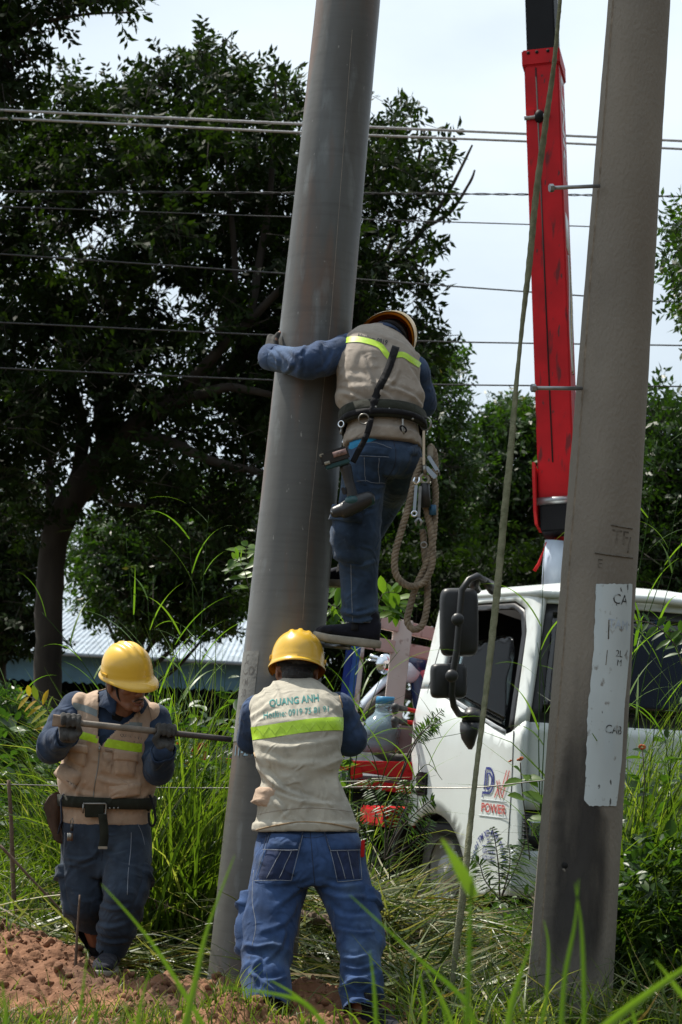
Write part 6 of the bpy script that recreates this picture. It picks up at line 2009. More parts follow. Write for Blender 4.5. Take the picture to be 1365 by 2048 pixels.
# strap across the back down to the impact driver
sl = catmull([(792, 694, 0), (776, 740, 0), (760, 775, 0), (748, 806, 0), (742, 840, 0), (733, 872, 0), (716, 905, 0), (706, 925, 0)], 8)
vs = []
for i, p in enumerate(sl):
    h_, n_ = ph(hbv, p.x, p.y)
    if h_ is None or p.y > 830: h_, n_ = ph(vc_, p.x, p.y)
    if p.y > 836: h_, n_ = W(p.x, p.y, 8.885 - .02 * (p.y - 836) / 90), Vector((0, -1, 0))
    d_ = (sl[min(i + 1, len(sl) - 1)] - sl[max(i - 1, 0)]).normalized()
    side_ = (rgt * -d_.y + upv * -d_.x) * (-1)
    side_ = (rgt * d_.y * -1 + upv * -d_.x).normalized()
    wd = .017 if p.y < 810 else .013
    vs += [h_ + n_ * .004 - side_ * wd, h_ + n_ * .004 + side_ * wd]
mb = MB(); mb.add(vs, [(2 * i, 2 * i + 1, 2 * i + 3, 2 * i + 2) for i in range(len(sl) - 1)])
o = mb.obj('shoulder_strap', m_strap, bodyC, fix=False); sd = o.modifiers.new('s', 'SOLIDIFY'); sd.thickness = .002; sd.offset = 0
# impact driver hanging upside down
m_tealp = mat('dark_teal_plastic', (.008, .055, .062), .45, var=.1, scale=20)
dr = thing('impact_driver', W(700, 960, 8.86), 'black and teal cordless impact driver hanging by a strap behind the climbing worker', 'impact driver')
ua = (rgt * math.cos(R(17)) + upv * math.sin(R(17))).normalized(); va_ = (upv * math.cos(R(17)) - rgt * math.sin(R(17))).normalized(); na_ = ua.cross(va_)
MB().box(W(670, 913, 8.86), (.062, .034, .030), (ua, na_, va_)).obj('battery', m_blk, dr, bevel=.008)
MB().box(W(676, 929, 8.86), (.055, .036, .010), (ua, na_, va_)).obj('battery_foot', m_tealp, dr, bevel=.005)
MB().box(W(644, 911, 8.86), (.010, .030, .007), (ua, na_, va_)).obj('catch', m_sole, dr, bevel=.002)
MB().box(W(655, 926, 8.825), (.012, .004, .007), (ua, na_, va_)).obj('label', m_sole, dr)
MB().box(W(680, 906, 8.822), (.030, .003, .012), (ua, na_, va_)).obj('label', mat('grey_red_label', (.25, .16, .15), .6, var=.3, scale=60), dr)
mb = MB(); mb.chain([W(692, 935, 8.86), W(699, 965, 8.86), W(707, 1000, 8.86)], [.026, .022, .026])
link('handle', remesh(mb, .005, 3), m_blk, dr)
mb = MB(); mb.chain([W(690, 1020, 8.86), W(712, 1008, 8.86), W(736, 998, 8.86)], [.036, .040, .033])
link('motor_housing', remesh(mb, .005, 2), m_blk, dr)
mb = MB(); mb.ball(W(706, 1002, 8.845), (.036, .028, .024)); link('teal_shell', remesh(mb, .004, 2), m_tealp, dr)
MB().tube([W(728, 1004, 8.86), W(746, 996, 8.86)], [.030, .026], 18).obj('end_cap', m_tealp, dr, bevel=.003)
mb = MB(); mb.chain([W(672, 1024, 8.86), W(695, 1018, 8.86)], [.026, .037])
link('gear_case', remesh(mb, .005, 2), m_blk, dr)
MB().tube([W(672, 1022, 8.85), W(664, 1026, 8.85)], .010, 12).obj('chuck', m_steel, dr)
MB().box(W(688, 982, 8.86), (.008, .010, .016), (ua, na_, va_)).obj('trigger', m_blk, dr, bevel=.003)
# lanyard
m_hemp = mat('hemp_rope', (0.25, 0.20, 0.145), .95, var=.18, scale=40, bump=.6, bscale=240)
ly = thing('lanyard', W(850, 900, 9.0), 'thick twisted work positioning lanyard hanging in loops from the climber\'s belt', 'lanyard')
def rope3(pts, r_, parent, m, pitch=.055):
    P_ = catmull(pts, 10)
    acc = [0]
    for a_, b_ in zip(P_[:-1], P_[1:]): acc.append(acc[-1] + (b_ - a_).length)
    L_ = acc[-1]; n = int(L_ / .0065)
    res, j = [], 0
    for i in range(n + 1):
        s_ = L_ * i / n
        while j < len(acc) - 2 and acc[j + 1] < s_: j += 1
        res.append(P_[j].lerp(P_[j + 1], (s_ - acc[j]) / max(1e-9, acc[j + 1] - acc[j])))
    mb = MB()
    for k in range(3):
        q0 = 2 * math.pi * k / 3
        st = []
        for i, p in enumerate(res):
            d_ = (res[min(i + 1, n)] - res[max(i - 1, 0)]).normalized()
            s_ = Vector((0, 1, 0)); s_ = (s_ - d_ * s_.dot(d_)).normalized(); t_ = d_.cross(s_)
            q = q0 + 2 * math.pi * (L_ * i / n) / pitch
            st.append(p + (s_ * math.cos(q) + t_ * math.sin(q)) * r_ * .5)
        mb.tube(st, r_ * .58, 7)
    return mb.obj('rope', m, parent)
rope3([W(x, y, Y) for x, y, Y in ((847, 918, 8.98), (830, 960, 8.96), (817, 1015, 8.95), (801, 1068, 8.94), (790, 1115, 8.94), (794, 1152, 8.94), (818, 1172, 8.95), (846, 1166, 8.97), (862, 1138, 8.98), (866, 1100, 8.99), (860, 1050, 9.0), (852, 1010, 9.0), (851, 975, 9.0))], .0155, ly, m_hemp)
rope3([W(x, y, Y) for x, y, Y in ((862, 940, 9.03), (871, 975, 9.03), (870, 1030, 9.02), (866, 1085, 9.0), (852, 1130, 8.99), (833, 1172, 9.0), (820, 1215, 9.0), (815, 1243, 9.0), (828, 1259, 9.0), (845, 1250, 9.0), (854, 1215, 9.01), (855, 1160, 9.02), (850, 1110, 9.03), (846, 1060, 9.03))], .0150, ly, m_hemp)
rope3([W(x, y, Y) for x, y, Y in ((860, 890, 9.05), (870, 905, 9.05), (872, 940, 9.05), (868, 960, 9.04))], .0125, ly, m_hemp)
MB().box(W(848, 896, 8.93), (.0055, .008, .075), (rgt, Vector((0, 1, 0)), upv)).obj('hook_bar', m_chr, ly, bevel=.002)
MB().box(W(861, 905, 8.95), (.014, .010, .028), (rgt, Vector((0, 1, 0)), upv)).obj('grab_body', m_sole, ly, bevel=.004)
beam(W(857, 912, 8.93), W(877, 944, 8.93), .016, .012, m_chr, 'grab_lever', ly, (0, 1, 0), .003)
beam(W(852, 935, 8.95), W(872, 956, 8.95), .020, .03, m_chr, 'grab_cheek', ly, (0, 1, 0), .003)
MB().ball(W(875, 941, 8.92), (.006, .005, .006)).obj('pin', m_buck, ly)
MB().tube([W(849, 930, 8.94), W(851, 948, 8.94)], .009, 10).obj('swivel', m_buck, ly)
ringo(W(850, 958, 8.95), .017, .007, (0, 1, 0), m_sole, ly, 'thimble', 1.2)
MB().tube([W(850, 966, 8.96), W(853, 1015, 8.97)], .0205, 14).obj('rope_sleeve', m_blk, ly)
ringo(W(848, 1090, 8.95), .013, .003, (0, 1, .3), m_steel, ly)
MB().tube([W(866, 1010, 8.99), W(866, 1030, 8.99)], .016, 10).obj('tape_wrap', mat('blue_tape', (.02, .10, .20), .5), ly)
# two spanners
for i, (x0_, y0_, x1_, y1_, m, lab) in enumerate(((833, 968, 829, 1022, m_chr, 'bright combination spanner with a ring end hanging beside the lanyard'), (841, 972, 838, 1034, m_steel, 'darker open ended spanner hanging next to the bright one'))):
    a_, b_ = W(x0_, y0_, 8.9 + .03 * i), W(x1_, y1_, 8.9 + .03 * i)
    sp_ = thing('spanner', a_, lab, 'spanner', 'spanners on the lanyard')
    beam(a_, b_, .013, .006, m, 'shank', sp_, (0, 1, 0), .002)
    if i == 0: ringo(b_ - upv * .012, .011, .005, (0, 1, 0), m, sp_, 'ring_end')
    dd = (b_ - a_).normalized()
    e_ = b_ + dd * .02 if i else a_ - dd * .012
    for s_ in (-1, 1):
        MB().tube([e_ - dd * (.016 if i else -.016), e_ + rgt * (.013 * s_), e_ + rgt * (.009 * s_) + dd * (.018 if i else -.018)], [.006, .006, .004], 8).obj('jaw', m, sp_)

# ================================================================== VEGETATION
G_GREEN = [(0.0, (.014, .030, .006)), (.3, (.036, .066, .010)), (.6, (.075, .120, .016)), (.85, (.12, .175, .026)), (1.0, (.23, .23, .09))]
m_grass = leafmat('grass_blade', G_GREEN, .5, .4, .45)
m_grass2 = leafmat('fresh_grass_blade', [(0, (.035, .085, .010)), (.5, (.075, .15, .018)), (1, (.13, .22, .03))], .5, .4, .4)
m_straw = leafmat('cut_grass', [(0, (.022, .038, .010)), (.35, (.06, .10, .025)), (.6, (.15, .18, .075)), (.8, (.30, .28, .15)), (1, (.17, .10, .045))], .25, .42, .45)
m_stem = leafmat('grass_stem', [(0, (.05, .08, .02)), (1, (.13, .17, .06))], .15, .5)
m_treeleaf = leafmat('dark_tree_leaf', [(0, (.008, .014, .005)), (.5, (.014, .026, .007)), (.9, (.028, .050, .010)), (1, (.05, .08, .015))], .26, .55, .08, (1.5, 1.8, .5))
m_greenleaf = leafmat('green_tree_leaf', [(0, (.012, .026, .007)), (.5, (.026, .056, .011)), (.9, (.055, .11, .018)), (1, (.10, .085, .04))], .30, .42, .28, (1.6, 1.9, .5))
m_weed = leafmat('weed_leaf', [(0, (.018, .045, .010)), (.5, (.04, .09, .016)), (1, (.09, .16, .03))], .4, .4, .4)
m_yleaf = leafmat('yellowing_leaf', [(0, (.14, .20, .02)), (.6, (.26, .26, .03)), (1, (.42, .24, .03))], .5, .45)
m_bark = mat('dark_bark', (0.020, 0.016, 0.013), .95, col2=(.05, .042, .034), scale=4, stretch=(1, 1, .3), bump=1.0, bscale=14)
m_twig = mat('grey_twig', (.075, .062, .05), .9, scale=10)
m_log = mat('brown_branch', (.085, .055, .038), .9, col2=(.15, .105, .075), scale=8, stretch=(1, 1, 1), bump=.6, bscale=40)

def blades(base, Ln, Wd, az, lean, curl, seg=6, twist=None):
    N_ = len(base)
    t = np.linspace(0, 1, seg + 1)
    phi = lean[:, None] + curl[:, None] * t[None, :] ** 1.4
    d = np.stack([np.sin(phi) * np.cos(az)[:, None], np.sin(phi) * np.sin(az)[:, None], np.cos(phi)], -1)
    p = np.zeros((N_, seg + 1, 3))
    p[:, 1:] = np.cumsum((d[:, :-1] + d[:, 1:]) * .5 * (Ln / seg)[:, None, None], 1)
    p += base[:, None]
    side = np.stack([-np.sin(az), np.cos(az), np.zeros(N_)], -1)[:, None, :] * np.ones((1, seg + 1, 1))
    tw = (twist if twist is not None else rng.uniform(-1.2, 1.2, N_))[:, None] * (0.4 + t[None, :])
    nrm = np.cross(d, side)
    s = side * np.cos(tw)[..., None] + nrm * np.sin(tw)[..., None]
    w_ = Wd[:, None] * (.5 + .5 * np.sin(np.pi * np.clip(t * 1.3 + .1, 0, 1)))[None] * (1 - t[None] ** 2.5) * .5 + .0004
    v = np.stack([p - s * w_[..., None], p + s * w_[..., None]], 2).reshape(N_, -1, 3)
    k = np.arange(seg)
    q = np.stack([2 * k, 2 * k + 1, 2 * k + 3, 2 * k + 2], -1)
    f = (q[None] + (np.arange(N_) * (2 * (seg + 1)))[:, None, None]).reshape(-1, 4)
    return v.reshape(-1, 3), f, 2 * (seg + 1)
class Veg:
    def __init__(s): s.V, s.F, s.A, s.n = [], [], [], 0
    def put(s, v, f, a):
        s.V.append(v); s.F.append(f + s.n); s.A.append(a); s.n += len(v); return s
    def grass(s, base, Ln, Wd, az, lean, curl, col, seg=6, twist=None):
        v, f, k = blades(base, Ln, Wd, az, lean, curl, seg, twist)
        return s.put(v, f, np.repeat(col, k))
    def leaf(s, base, d, nrm, l, w_, col, fold=.12):
        """diamond leaves: base point, direction, normal, length, width arrays"""
        side = np.cross(d, nrm); side /= np.linalg.norm(side, axis=1)[:, None] + 1e-9
        nn = np.cross(side, d)
        mid = base + d * (l * .45)[:, None]
        up = nn * (w_ * fold)[:, None]
        v = np.stack([base, mid + side * (w_ * .5)[:, None] + up, base + d * l[:, None], mid - side * (w_ * .5)[:, None] + up], 1)
        N_ = len(base)
        f = np.arange(N_ * 4).reshape(N_, 4)
        return s.put(v.reshape(-1, 3), f, np.repeat(col, 4))
    def leaf6(s, base, d, nrm, l, w_, col, fold=.15, droop=.15):
        """broader leaves with a folded midrib: 8 verts, 3 quads a side"""
        side = np.cross(d, nrm); side /= np.linalg.norm(side, axis=1)[:, None] + 1e-9
        nn = np.cross(side, d)
        N_ = len(base)
        rows = []
        for t, k in ((0, .06), (.25, .42), (.55, .5), (.82, .30), (1, .015)):
            c = base + d * (l * t)[:, None] - np.array([0, 0, 1.]) * (l * droop * t * t)[:, None]
            up = nn * (w_ * k * fold * 2)[:, None]
            rows += [c - side * (w_ * k)[:, None] + up, c, c + side * (w_ * k)[:, None] + up]
        v = np.stack(rows, 1)
        q = []
        for i in range(4): q += [(3 * i, 3 * i + 1, 3 * i + 4, 3 * i + 3), (3 * i + 1, 3 * i + 2, 3 * i + 5, 3 * i + 4)]
        f = (np.array(q)[None] + (np.arange(N_) * 15)[:, None, None]).reshape(-1, 4)
        return s.put(v.reshape(-1, 3), f, np.repeat(col, 15))
    def obj(s, name, m, parent=None):
        me = np_mesh(name, np.concatenate(s.V), np.concatenate(s.F), np.concatenate(s.A))
        return link(name, me, m, parent, True)
def unit(a): return a / (np.linalg.norm(a, axis=1)[:, None] + 1e-9)
def zone(n, px0, px1, Y0, Y1, pw=1.0):
    Y = Y0 + (Y1 - Y0) * rng.random(n) ** pw
    px = rng.uniform(px0, px1, n)
    x = (px - 682.5) / FPX * Y
    return x, Y
def sgz(x, y):
    return np.array([surf(a, b) for a, b in zip(x, y)]) if len(x) < 20000 else gz(x, y)
def clear_people(x, y):
    """keep stalks out of the workers and the two poles"""
    k = np.ones(len(x), bool)
    for (cx, cy, r_) in ((-.13, 8.5, .34), (-1.02, 9.15, .30), (-.40, 9.15, .24), (.95, 8.75, .22), (.02, 8.4, .30)):
        k &= (x - cx) ** 2 + (y - cy) ** 2 > r_ * r_
    return k
# ---------------------------------------------------------------- grasses
vg = Veg()
def meadow(n, px0, px1, Y0, Y1, h0, h1, w0=.007, w1=.014, cl0=.4, cl1=1.7, c0=0., c1=1., pw=1.0, tuft=0, sink=.03):
    x, y = zone(n, px0, px1, Y0, Y1, pw)
    if tuft:
        k = rng.integers(0, n // tuft, n)
        x = x[k] + rng.normal(0, .05, n); y = y[k] + rng.normal(0, .05, n)
    m_ = clear_people(x, y)
    q_ = 682.5 + x / y * FPX
    m_ &= ~((q_ > 795) & (q_ < 1065) & (y > 9.1) & (y < 13) & (rng.random(n) < .80))      # grass is trodden down in front of the wheel
    x, y = x[m_], y[m_]; n_ = len(x)
    patchy = .5 + .5 * vnoise(np.stack([x, y, x * 0], -1), 1.1, 8)
    h_ = rng.uniform(h0, h1, n_) * (.65 + .6 * patchy)
    b_ = np.stack([x, y, sgz(x, y) - sink], -1)
    az = rng.uniform(0, 2 * np.pi, n_)
    if px0 > 1180: az = rng.normal(-.3, .95, n_)                 # leaning away from the pole
    elif px0 in (690, 640) and h1 > .6: az = np.pi + rng.normal(0, 1.0, n_)
    vg.grass(b_, h_, rng.uniform(w0, w1, n_), az, np.abs(rng.normal(.15, .18, n_)), rng.uniform(cl0, cl1, n_), np.clip(rng.uniform(c0, c1, n_) ** 1.1, 0, 1))
meadow(7400, -220, 470, 10.1, 13.5, .4, .95, .008, .021, .8, 2.3, .2, 1.)
meadow(1700, -200, 120, 9.9, 11.2, .35, .7, .008, .018, 1.0, 2.4, .4, 1.)
meadow(1600, 285, 480, 10.0, 12.6, .9, 1.7, .010, .022, .3, 1.6, .15, 1., tuft=9)
meadow(1000, 285, 480, 10.0, 12.6, .5, 1.0, .012, .024, .8, 2.2, .3, 1.)
meadow(600, 120, 330, 10.6, 12.5, .9, 1.5, .010, .02, .3, 1.6, .2, 1., tuft=9)
meadow(3600, 560, 1120, 9.5, 13.0, .14, .42, .008, .018, .8, 2.4, .1, 1.)
meadow(620, 690, 830, 9.9, 10.9, .7, 1.15, .007, .013, 1.0, 2.6, .1, 1., tuft=10)
meadow(500, 640, 760, 10.8, 12.0, .8, 1.3, .008, .014, .6, 2.0, .2, 1., tuft=8)
meadow(160, 900, 1110, 9.6, 11.0, .25, .5, .008, .014, .5, 1.9, .2, 1., tuft=7)
meadow(7200, 1210, 2300, 9.4, 13.0, .7, 1.8, .009, .021, .5, 1.9, .05, .9, tuft=10)
meadow(900, 1220, 1450, 10.0, 11.6, 1.1, 1.65, .009, .018, .4, 1.6, .2, 1., tuft=8)
meadow(1300, 1150, 1500, 9.1, 10.4, .4, .9, .006, .012, .5, 2.0, .05, .8)
meadow(1500, 640, 1420, 8.0, 9.6, .12, .34, .006, .013, .7, 2.2, .05, .85)
meadow(380, 860, 1420, 7.6, 8.6, .2, .5, .007, .013, .4, 1.8, .3, 1.)
meadow(2600, -150, 700, 7.5, 8.35, .06, .20, .004, .008, .4, 1.6, .35, 1., tuft=8)
meadow(900, -200, 420, 8.3, 9.4, .05, .16, .004, .007, .4, 1.6, .3, 1., tuft=12)
tag(vg.obj('tall_grass', m_grass), kind='stuff')
vg = Veg()
meadow(3500, -1600, 560, 13.0, 30, .5, 1.1, .015, .03, .4, 1.6, .0, .8)
meadow(2500, 1750, 3000, 13.0, 30, .5, 1.1, .015, .03, .4, 1.6, .0, .8)
meadow(3500, 300, 1900, 21.0, 32, .4, .9, .015, .03, .4, 1.6, .0, .8)
tag(vg.obj('rough_ground_cover', m_grass), kind='stuff')
# cut grass lying about
vg = Veg()
def litter(n, px0, px1, Y0, Y1, zmax, l0, l1):
    x, y = zone(n, px0, px1, Y0, Y1)
    m_ = clear_people(x, y)
    q_ = 682.5 + x / y * FPX
    m_ &= ~((q_ > 795) & (q_ < 960) & (y > 9.5) & (rng.random(n) < .6))
    x, y = x[m_], y[m_]; n_ = len(x)
    mound = .5 + .5 * vnoise(np.stack([x, y, x * 0], -1), 2.2, 4)
    b_ = np.stack([x, y, sgz(x, y) + rng.random(n_) * zmax * mound], -1)
    vg.grass(b_, rng.uniform(l0, l1, n_), rng.uniform(.006, .017, n_), rng.normal(.3, 1.2, n_) + np.pi * (rng.random(n_) < .5), rng.normal(1.45, .22, n_), rng.normal(.15, .35, n_), rng.random(n_) ** .8, 5)
litter(3800, 540, 1120, 8.6, 10.8, .30, .25, .75)
litter(2600, 690, 900, 9.6, 10.8, .55, .3, .8)
litter(2600, -120, 470, 9.6, 10.9, .22, .25, .7)
litter(2200, 900, 1500, 8.2, 10.0, .20, .25, .7)
tag(vg.obj('cut_grass_litter', m_straw), kind='stuff')
# single tall stalks with arching leaves, drawn stem by stem
vg, vs_ = Veg(), MB()
def cane(path, Y, nleaf=5, ll=.42, lw=.014, r_=.0035, c=.6):
    P_ = catmull([W(x, y, Y) for x, y in path], 5)
    vs_.tube(P_, np.linspace(r_, r_ * .35, len(P_)), 5)
    n = len(P_)
    b_, az, ln = [], [], []
    for i in range(nleaf):
        t = .15 + .82 * (i + rng.random() * .5) / nleaf
        b_.append(P_[min(int(t * n), n - 1)]); az.append((0 if i % 2 else math.pi) + rng.normal(0, .6)); ln.append(ll * rng.uniform(.6, 1.15))
    vg.grass(np.array(b_), np.array(ln), np.full(nleaf, lw) * rng.uniform(.7, 1.2, nleaf), np.array(az), rng.uniform(.3, .8, nleaf), rng.uniform(.5, 1.5, nleaf), rng.uniform(c - .25, c + .3, nleaf), 9, rng.uniform(-.4, .4, nleaf))
for path, Y in (([(300, 1600), (290, 1400), (268, 1230), (253, 1080)], 11), ([(390, 1560), (392, 1350), (386, 1180), (376, 1030)], 10.8), ([(388, 1560), (400, 1330), (408, 1150), (418, 1030)], 10.8), ([(330, 1640), (318, 1440), (300, 1260), (296, 1180)], 11.2), ([(372, 1600), (366, 1400), (350, 1290), (345, 1240)], 10.6), ([(420, 1600), (415, 1420), (400, 1330)], 10.9), ([(345, 1600), (355, 1400), (362, 1250)], 11), ([(260, 1520), (200, 1380), (140, 1290), (85, 1225)], 10.9), ([(440, 1640), (445, 1470), (452, 1330)], 11.1), ([(310, 1640), (335, 1480), (380, 1340)], 10.5), ([(60, 1640), (110, 1500), (40, 1400), (-20, 1340)], 10.6)):
    cane(path, Y)
for path, Y in (([(1215, 1500), (1245, 1300), (1290, 1080), (1315, 880)], 10), ([(1240, 1480), (1275, 1300), (1330, 1130), (1358, 990)], 10.2), ([(1270, 1460), (1300, 1310), (1370, 1060)], 10.1), ([(1225, 1560), (1262, 1330), (1300, 1180)], 9.8), ([(1330, 1700), (1345, 1500), (1380, 1250)], 9.9), ([(1290, 1650), (1310, 1450), (1330, 1280)], 10.3), ([(1085, 1700), (1078, 1500), (1082, 1300), (1090, 1080)], 9.9), ([(1078, 1760), (1085, 1560), (1090, 1400), (1075, 1285)], 9.7), ([(1210, 1640), (1235, 1470), (1255, 1330)], 9.7), ([(1350, 1760), (1340, 1560), (1320, 1400)], 9.6)):
    cane(path, Y, 6, .40)
for path, Y in (([(740, 1740), (760, 1580), (800, 1500), (930, 1465)], 9.9), ([(760, 1760), (800, 1620), (850, 1530), (885, 1560)], 9.8), ([(700, 1650), (716, 1500), (760, 1360), (800, 1300)], 10.4), ([(690, 1600), (712, 1450), (735, 1330)], 10.6), ([(780, 1760), (770, 1620), (742, 1500), (700, 1460)], 9.9), ([(700, 1560), (706, 1400), (716, 1300)], 10.8), ([(640, 1500), (668, 1380), (700, 1290)], 10.9)):
    cane(path, Y, 5, .38, .011)
tag(vs_.obj('grass_stems', None, None, fix=False), kind='stuff').data.materials.append(m_grass2)
C.objects['grass_stems'].name = 'grass_stalks'
tag(vg.obj('arching_grass_leaves', m_grass2), kind='stuff')
# near blades at the bottom of the view, out of focus
vg = Veg()
def near(path, Y, wd, c=.7):
    Y, wd = Y * .58, wd * .56
    P_ = [np.array(p) for p in catmull([W(x, y, Y) for x, y in path], 6)]
    n = len(P_)
    vs = []
    for i, p in enumerate(P_):
        t = i / (n - 1)
        d_ = P_[min(i + 1, n - 1)] - P_[max(i - 1, 0)]; d_ /= np.linalg.norm(d_)
        s_ = np.cross(d_, np.array([.25, 1, .2])); s_ /= np.linalg.norm(s_)
        w_ = wd * .5 * (.55 + .45 * math.sin(math.pi * min(1, t * 1.2 + .1))) * (1 - t ** 4) + .0004
        vs += [p - s_ * w_, p, p + s_ * w_]
        vs[-2] = p + np.array([0, w_ * .5, 0])
    f = []
    for i in range(n - 1):
        for j in range(2): f.append((3 * i + j, 3 * i + j + 1, 3 * i + j + 4, 3 * i + j + 3))
    vg.put(np.array(vs), np.array(f), np.full(len(vs), c))
for path, Y, wd, c in (([(440, 2110), (395, 2030), (300, 1880), (203, 1768)], 5.6, .014, .7), ([(352, 2110), (385, 1990), (415, 1860), (470, 1710)], 5.4, .016, .75), ([(372, 2110), (380, 2020), (402, 1930)], 6.0, .013, .8), ([(690, 2120), (625, 2020), (560, 1990), (420, 1972)], 5.2, .012, .6), ([(665, 2110), (640, 2040), (590, 1990), (540, 1960)], 5.8, .012, .7), ([(958, 2110), (935, 2010), (830, 1910), (700, 1790)], 5.6, .013, .45), ([(930, 2110), (938, 1950), (942, 1800), (955, 1690)], 4.4, .010, .35), ([(950, 1795), (930, 1755), (905, 1712), (883, 1676)], 4.4, .028, .95), ([(1120, 2110), (1130, 1960), (1150, 1850), (1158, 1758)], 5.0, .010, .5), ([(1170, 2110), (1168, 1960), (1163, 1850), (1150, 1765)], 5.0, .010, .5), ([(1150, 2110), (1240, 2030), (1365, 1940), (1440, 1890)], 4.6, .018, .8), ([(1010, 2110), (1022, 2020), (1045, 1940), (1066, 1880)], 5.2, .016, .75), ([(1060, 2110), (1090, 2020), (1098, 1900), (1088, 1840)], 5.4, .010, .6), ([(1400, 2020), (1365, 1990), (1335, 1950), (1310, 1920)], 5, .013, .8), ([(848, 2110), (850, 2020), (838, 1930)], 5.8, .012, .6), ([(925, 2110), (890, 2010), (846, 1930)], 6.0, .012, .75), ([(755, 2110), (750, 1990), (740, 1900)], 5.6, .011, .55), ([(180, 2110), (192, 2050), (186, 1985)], 5.8, .012, .4), ([(150, 2110), (164, 2000), (176, 1900)], 5.8, .009, .7), ([(290, 2110), (270, 2060), (245, 2000)], 6.2, .012, .8), ([(5, 2110), (12, 2040), (4, 1960)], 5.2, .015, .7), ([(270, 2110), (280, 2020), (300, 1940)], 6.1, .011, .75), ([(120, 2110), (90, 2060), (40, 2010)], 6.3, .012, .7), ([(1290, 2110), (1270, 2040), (1262, 1990)], 5.5, .010, .6), ([(1200, 2110), (1230, 2060), (1290, 2020)], 5.8, .011, .8), ([(980, 2110), (960, 2060), (920, 2010)], 6, .010, .8), ([(510, 2110), (500, 2070), (480, 2040)], 6.2, .010, .7), ([(590, 2110), (600, 2060), (620, 2030)], 6.2, .010, .7), ([(880, 2110), (895, 2060), (880, 2000)], 5.9, .010, .5)):
    near(path, Y, wd, c)
tag(vg.obj('foreground_grass', m_grass2), kind='stuff')

# ---------------------------------------------------------------- broad leaved undergrowth
vg = Veg()
def weeds(n, px0, px1, Y0, Y1, z0, z1, l0, l1, c0=0., c1=1.):
    x, y = zone(n, px0, px1, Y0, Y1)
    m_ = clear_people(x, y); x, y = x[m_], y[m_]; n_ = len(x)
    cl = .5 + .5 * vnoise(np.stack([x, y, x * 0], -1), 2.0, 6)
    z = gz(x, y) + z0 + (z1 - z0) * rng.random(n_) ** .8 * (.45 + .75 * cl)
    d_ = unit(np.stack([rng.normal(0, 1, n_), rng.normal(0, 1, n_) - .25, rng.normal(.1, .5, n_)], -1))
    nn = unit(np.stack([rng.normal(0, .5, n_), rng.normal(0, .5, n_), np.ones(n_)], -1))
    l = rng.uniform(l0, l1, n_)
    vg.leaf6(np.stack([x, y, z], -1), d_, nn, l, l * rng.uniform(.35, .6, n_), rng.uniform(c0, c1, n_))
weeds(2000, 1200, 2300, 9.3, 13, .0, 1.35, .05, .13, 0, .75)
weeds(1500, 1170, 1420, 9.0, 9.8, .0, .75, .04, .10, 0, .7)
weeds(2200, -250, 330, 11.0, 13.5, .1, 1.15, .05, .12, .0, .7)
weeds(2600, 250, 560, 10.4, 13.0, .05, 1.3, .05, .11, .0, .9)
weeds(2200, 560, 1120, 9.4, 13, 0, .35, .035, .09, .0, .9)
weeds(900, 640, 1420, 8.2, 9.6, 0, .14, .02, .05, .1, .9)
weeds(700, 600, 720, 11.5, 13, .3, 1.7, .05, .11, .3, 1.)
tag(vg.obj('broadleaf_weeds', m_weed), kind='stuff')

def pinnate(name, label, cat, stems, m, lp=.06, wp=.014, pairs=14, group=None, r_=.004, mstem=None):
    """plant with feather leaves: stems = list of (pixel path, Y, leaf start fraction)"""
    x, y, Y = stems[0][0][0][0], stems[0][0][0][1], stems[0][1]
    t_ = thing(name, W(x, y, Y), label, cat, group)
    for path, Y, st in stems:
        P_ = catmull([W(a, b, Y) for a, b in path], 8)
        MB().tube(P_, np.linspace(r_, r_ * .4, len(P_)), 6).obj('stem', mstem or m_twig, t_)
        v_ = Veg()
        n = len(P_)
        for k in range(pairs):
            t = st + (1 - st) * (k + .5) / pairs
            i = min(int(t * (n - 1)), n - 2)
            p = np.array(P_[i].lerp(P_[i + 1], t * (n - 1) - i)); d_ = np.array((P_[i + 1] - P_[i]).normalized())
            s_ = np.cross(d_, [0, 1, .3]); s_ /= np.linalg.norm(s_)
            k_ = math.sin(math.pi * min(1, .25 + .75 * (k + .5) / pairs)) ** .5
            for sg in (-1, 1):
                dd = d_ * .5 + s_ * sg + rng.normal(0, .18, 3) + np.array([0, 0, -.25]); dd /= np.linalg.norm(dd)
                v_.leaf6(p[None], dd[None], np.array([[rng.normal(0, .3), -.6, .8]]), np.array([lp * k_ * rng.uniform(.85, 1.1)]), np.array([wp * rng.uniform(.85, 1.1)]), np.array([rng.random()]))
        v_.obj('leaf_spray', m, t_)
    return t_
pinnate('feathery_weed', 'feathery weed with a tan seed tip in front of the truck door handle', 'plant', [([(800, 1560), (820, 1500), (850, 1455), (885, 1420)], 9.9, .45), ([(800, 1560), (830, 1490), (860, 1450), (868, 1455)], 9.95, .4), ([(810, 1520), (840, 1470), (880, 1440)], 9.85, .4)], m_weed, .055, .009, 14, 'feathery weeds')
pinnate('feathery_weed', 'spreading feathery weed with yellow seed sprays beside the back of the pole pusher', 'plant', [([(770, 1720), (780, 1660), (800, 1600), (830, 1575)], 9.7, .35), ([(770, 1720), (800, 1660), (850, 1610), (868, 1600)], 9.75, .35), ([(770, 1720), (770, 1640), (750, 1590), (735, 1560)], 9.7, .35), ([(770, 1720), (820, 1690), (850, 1660), (862, 1640)], 9.65, .3), ([(770, 1720), (740, 1680), (715, 1640), (705, 1620)], 9.8, .3), ([(775, 1700), (800, 1640), (815, 1600), (805, 1560)], 9.7, .35)], m_weed, .06, .010, 16, 'feathery weeds')
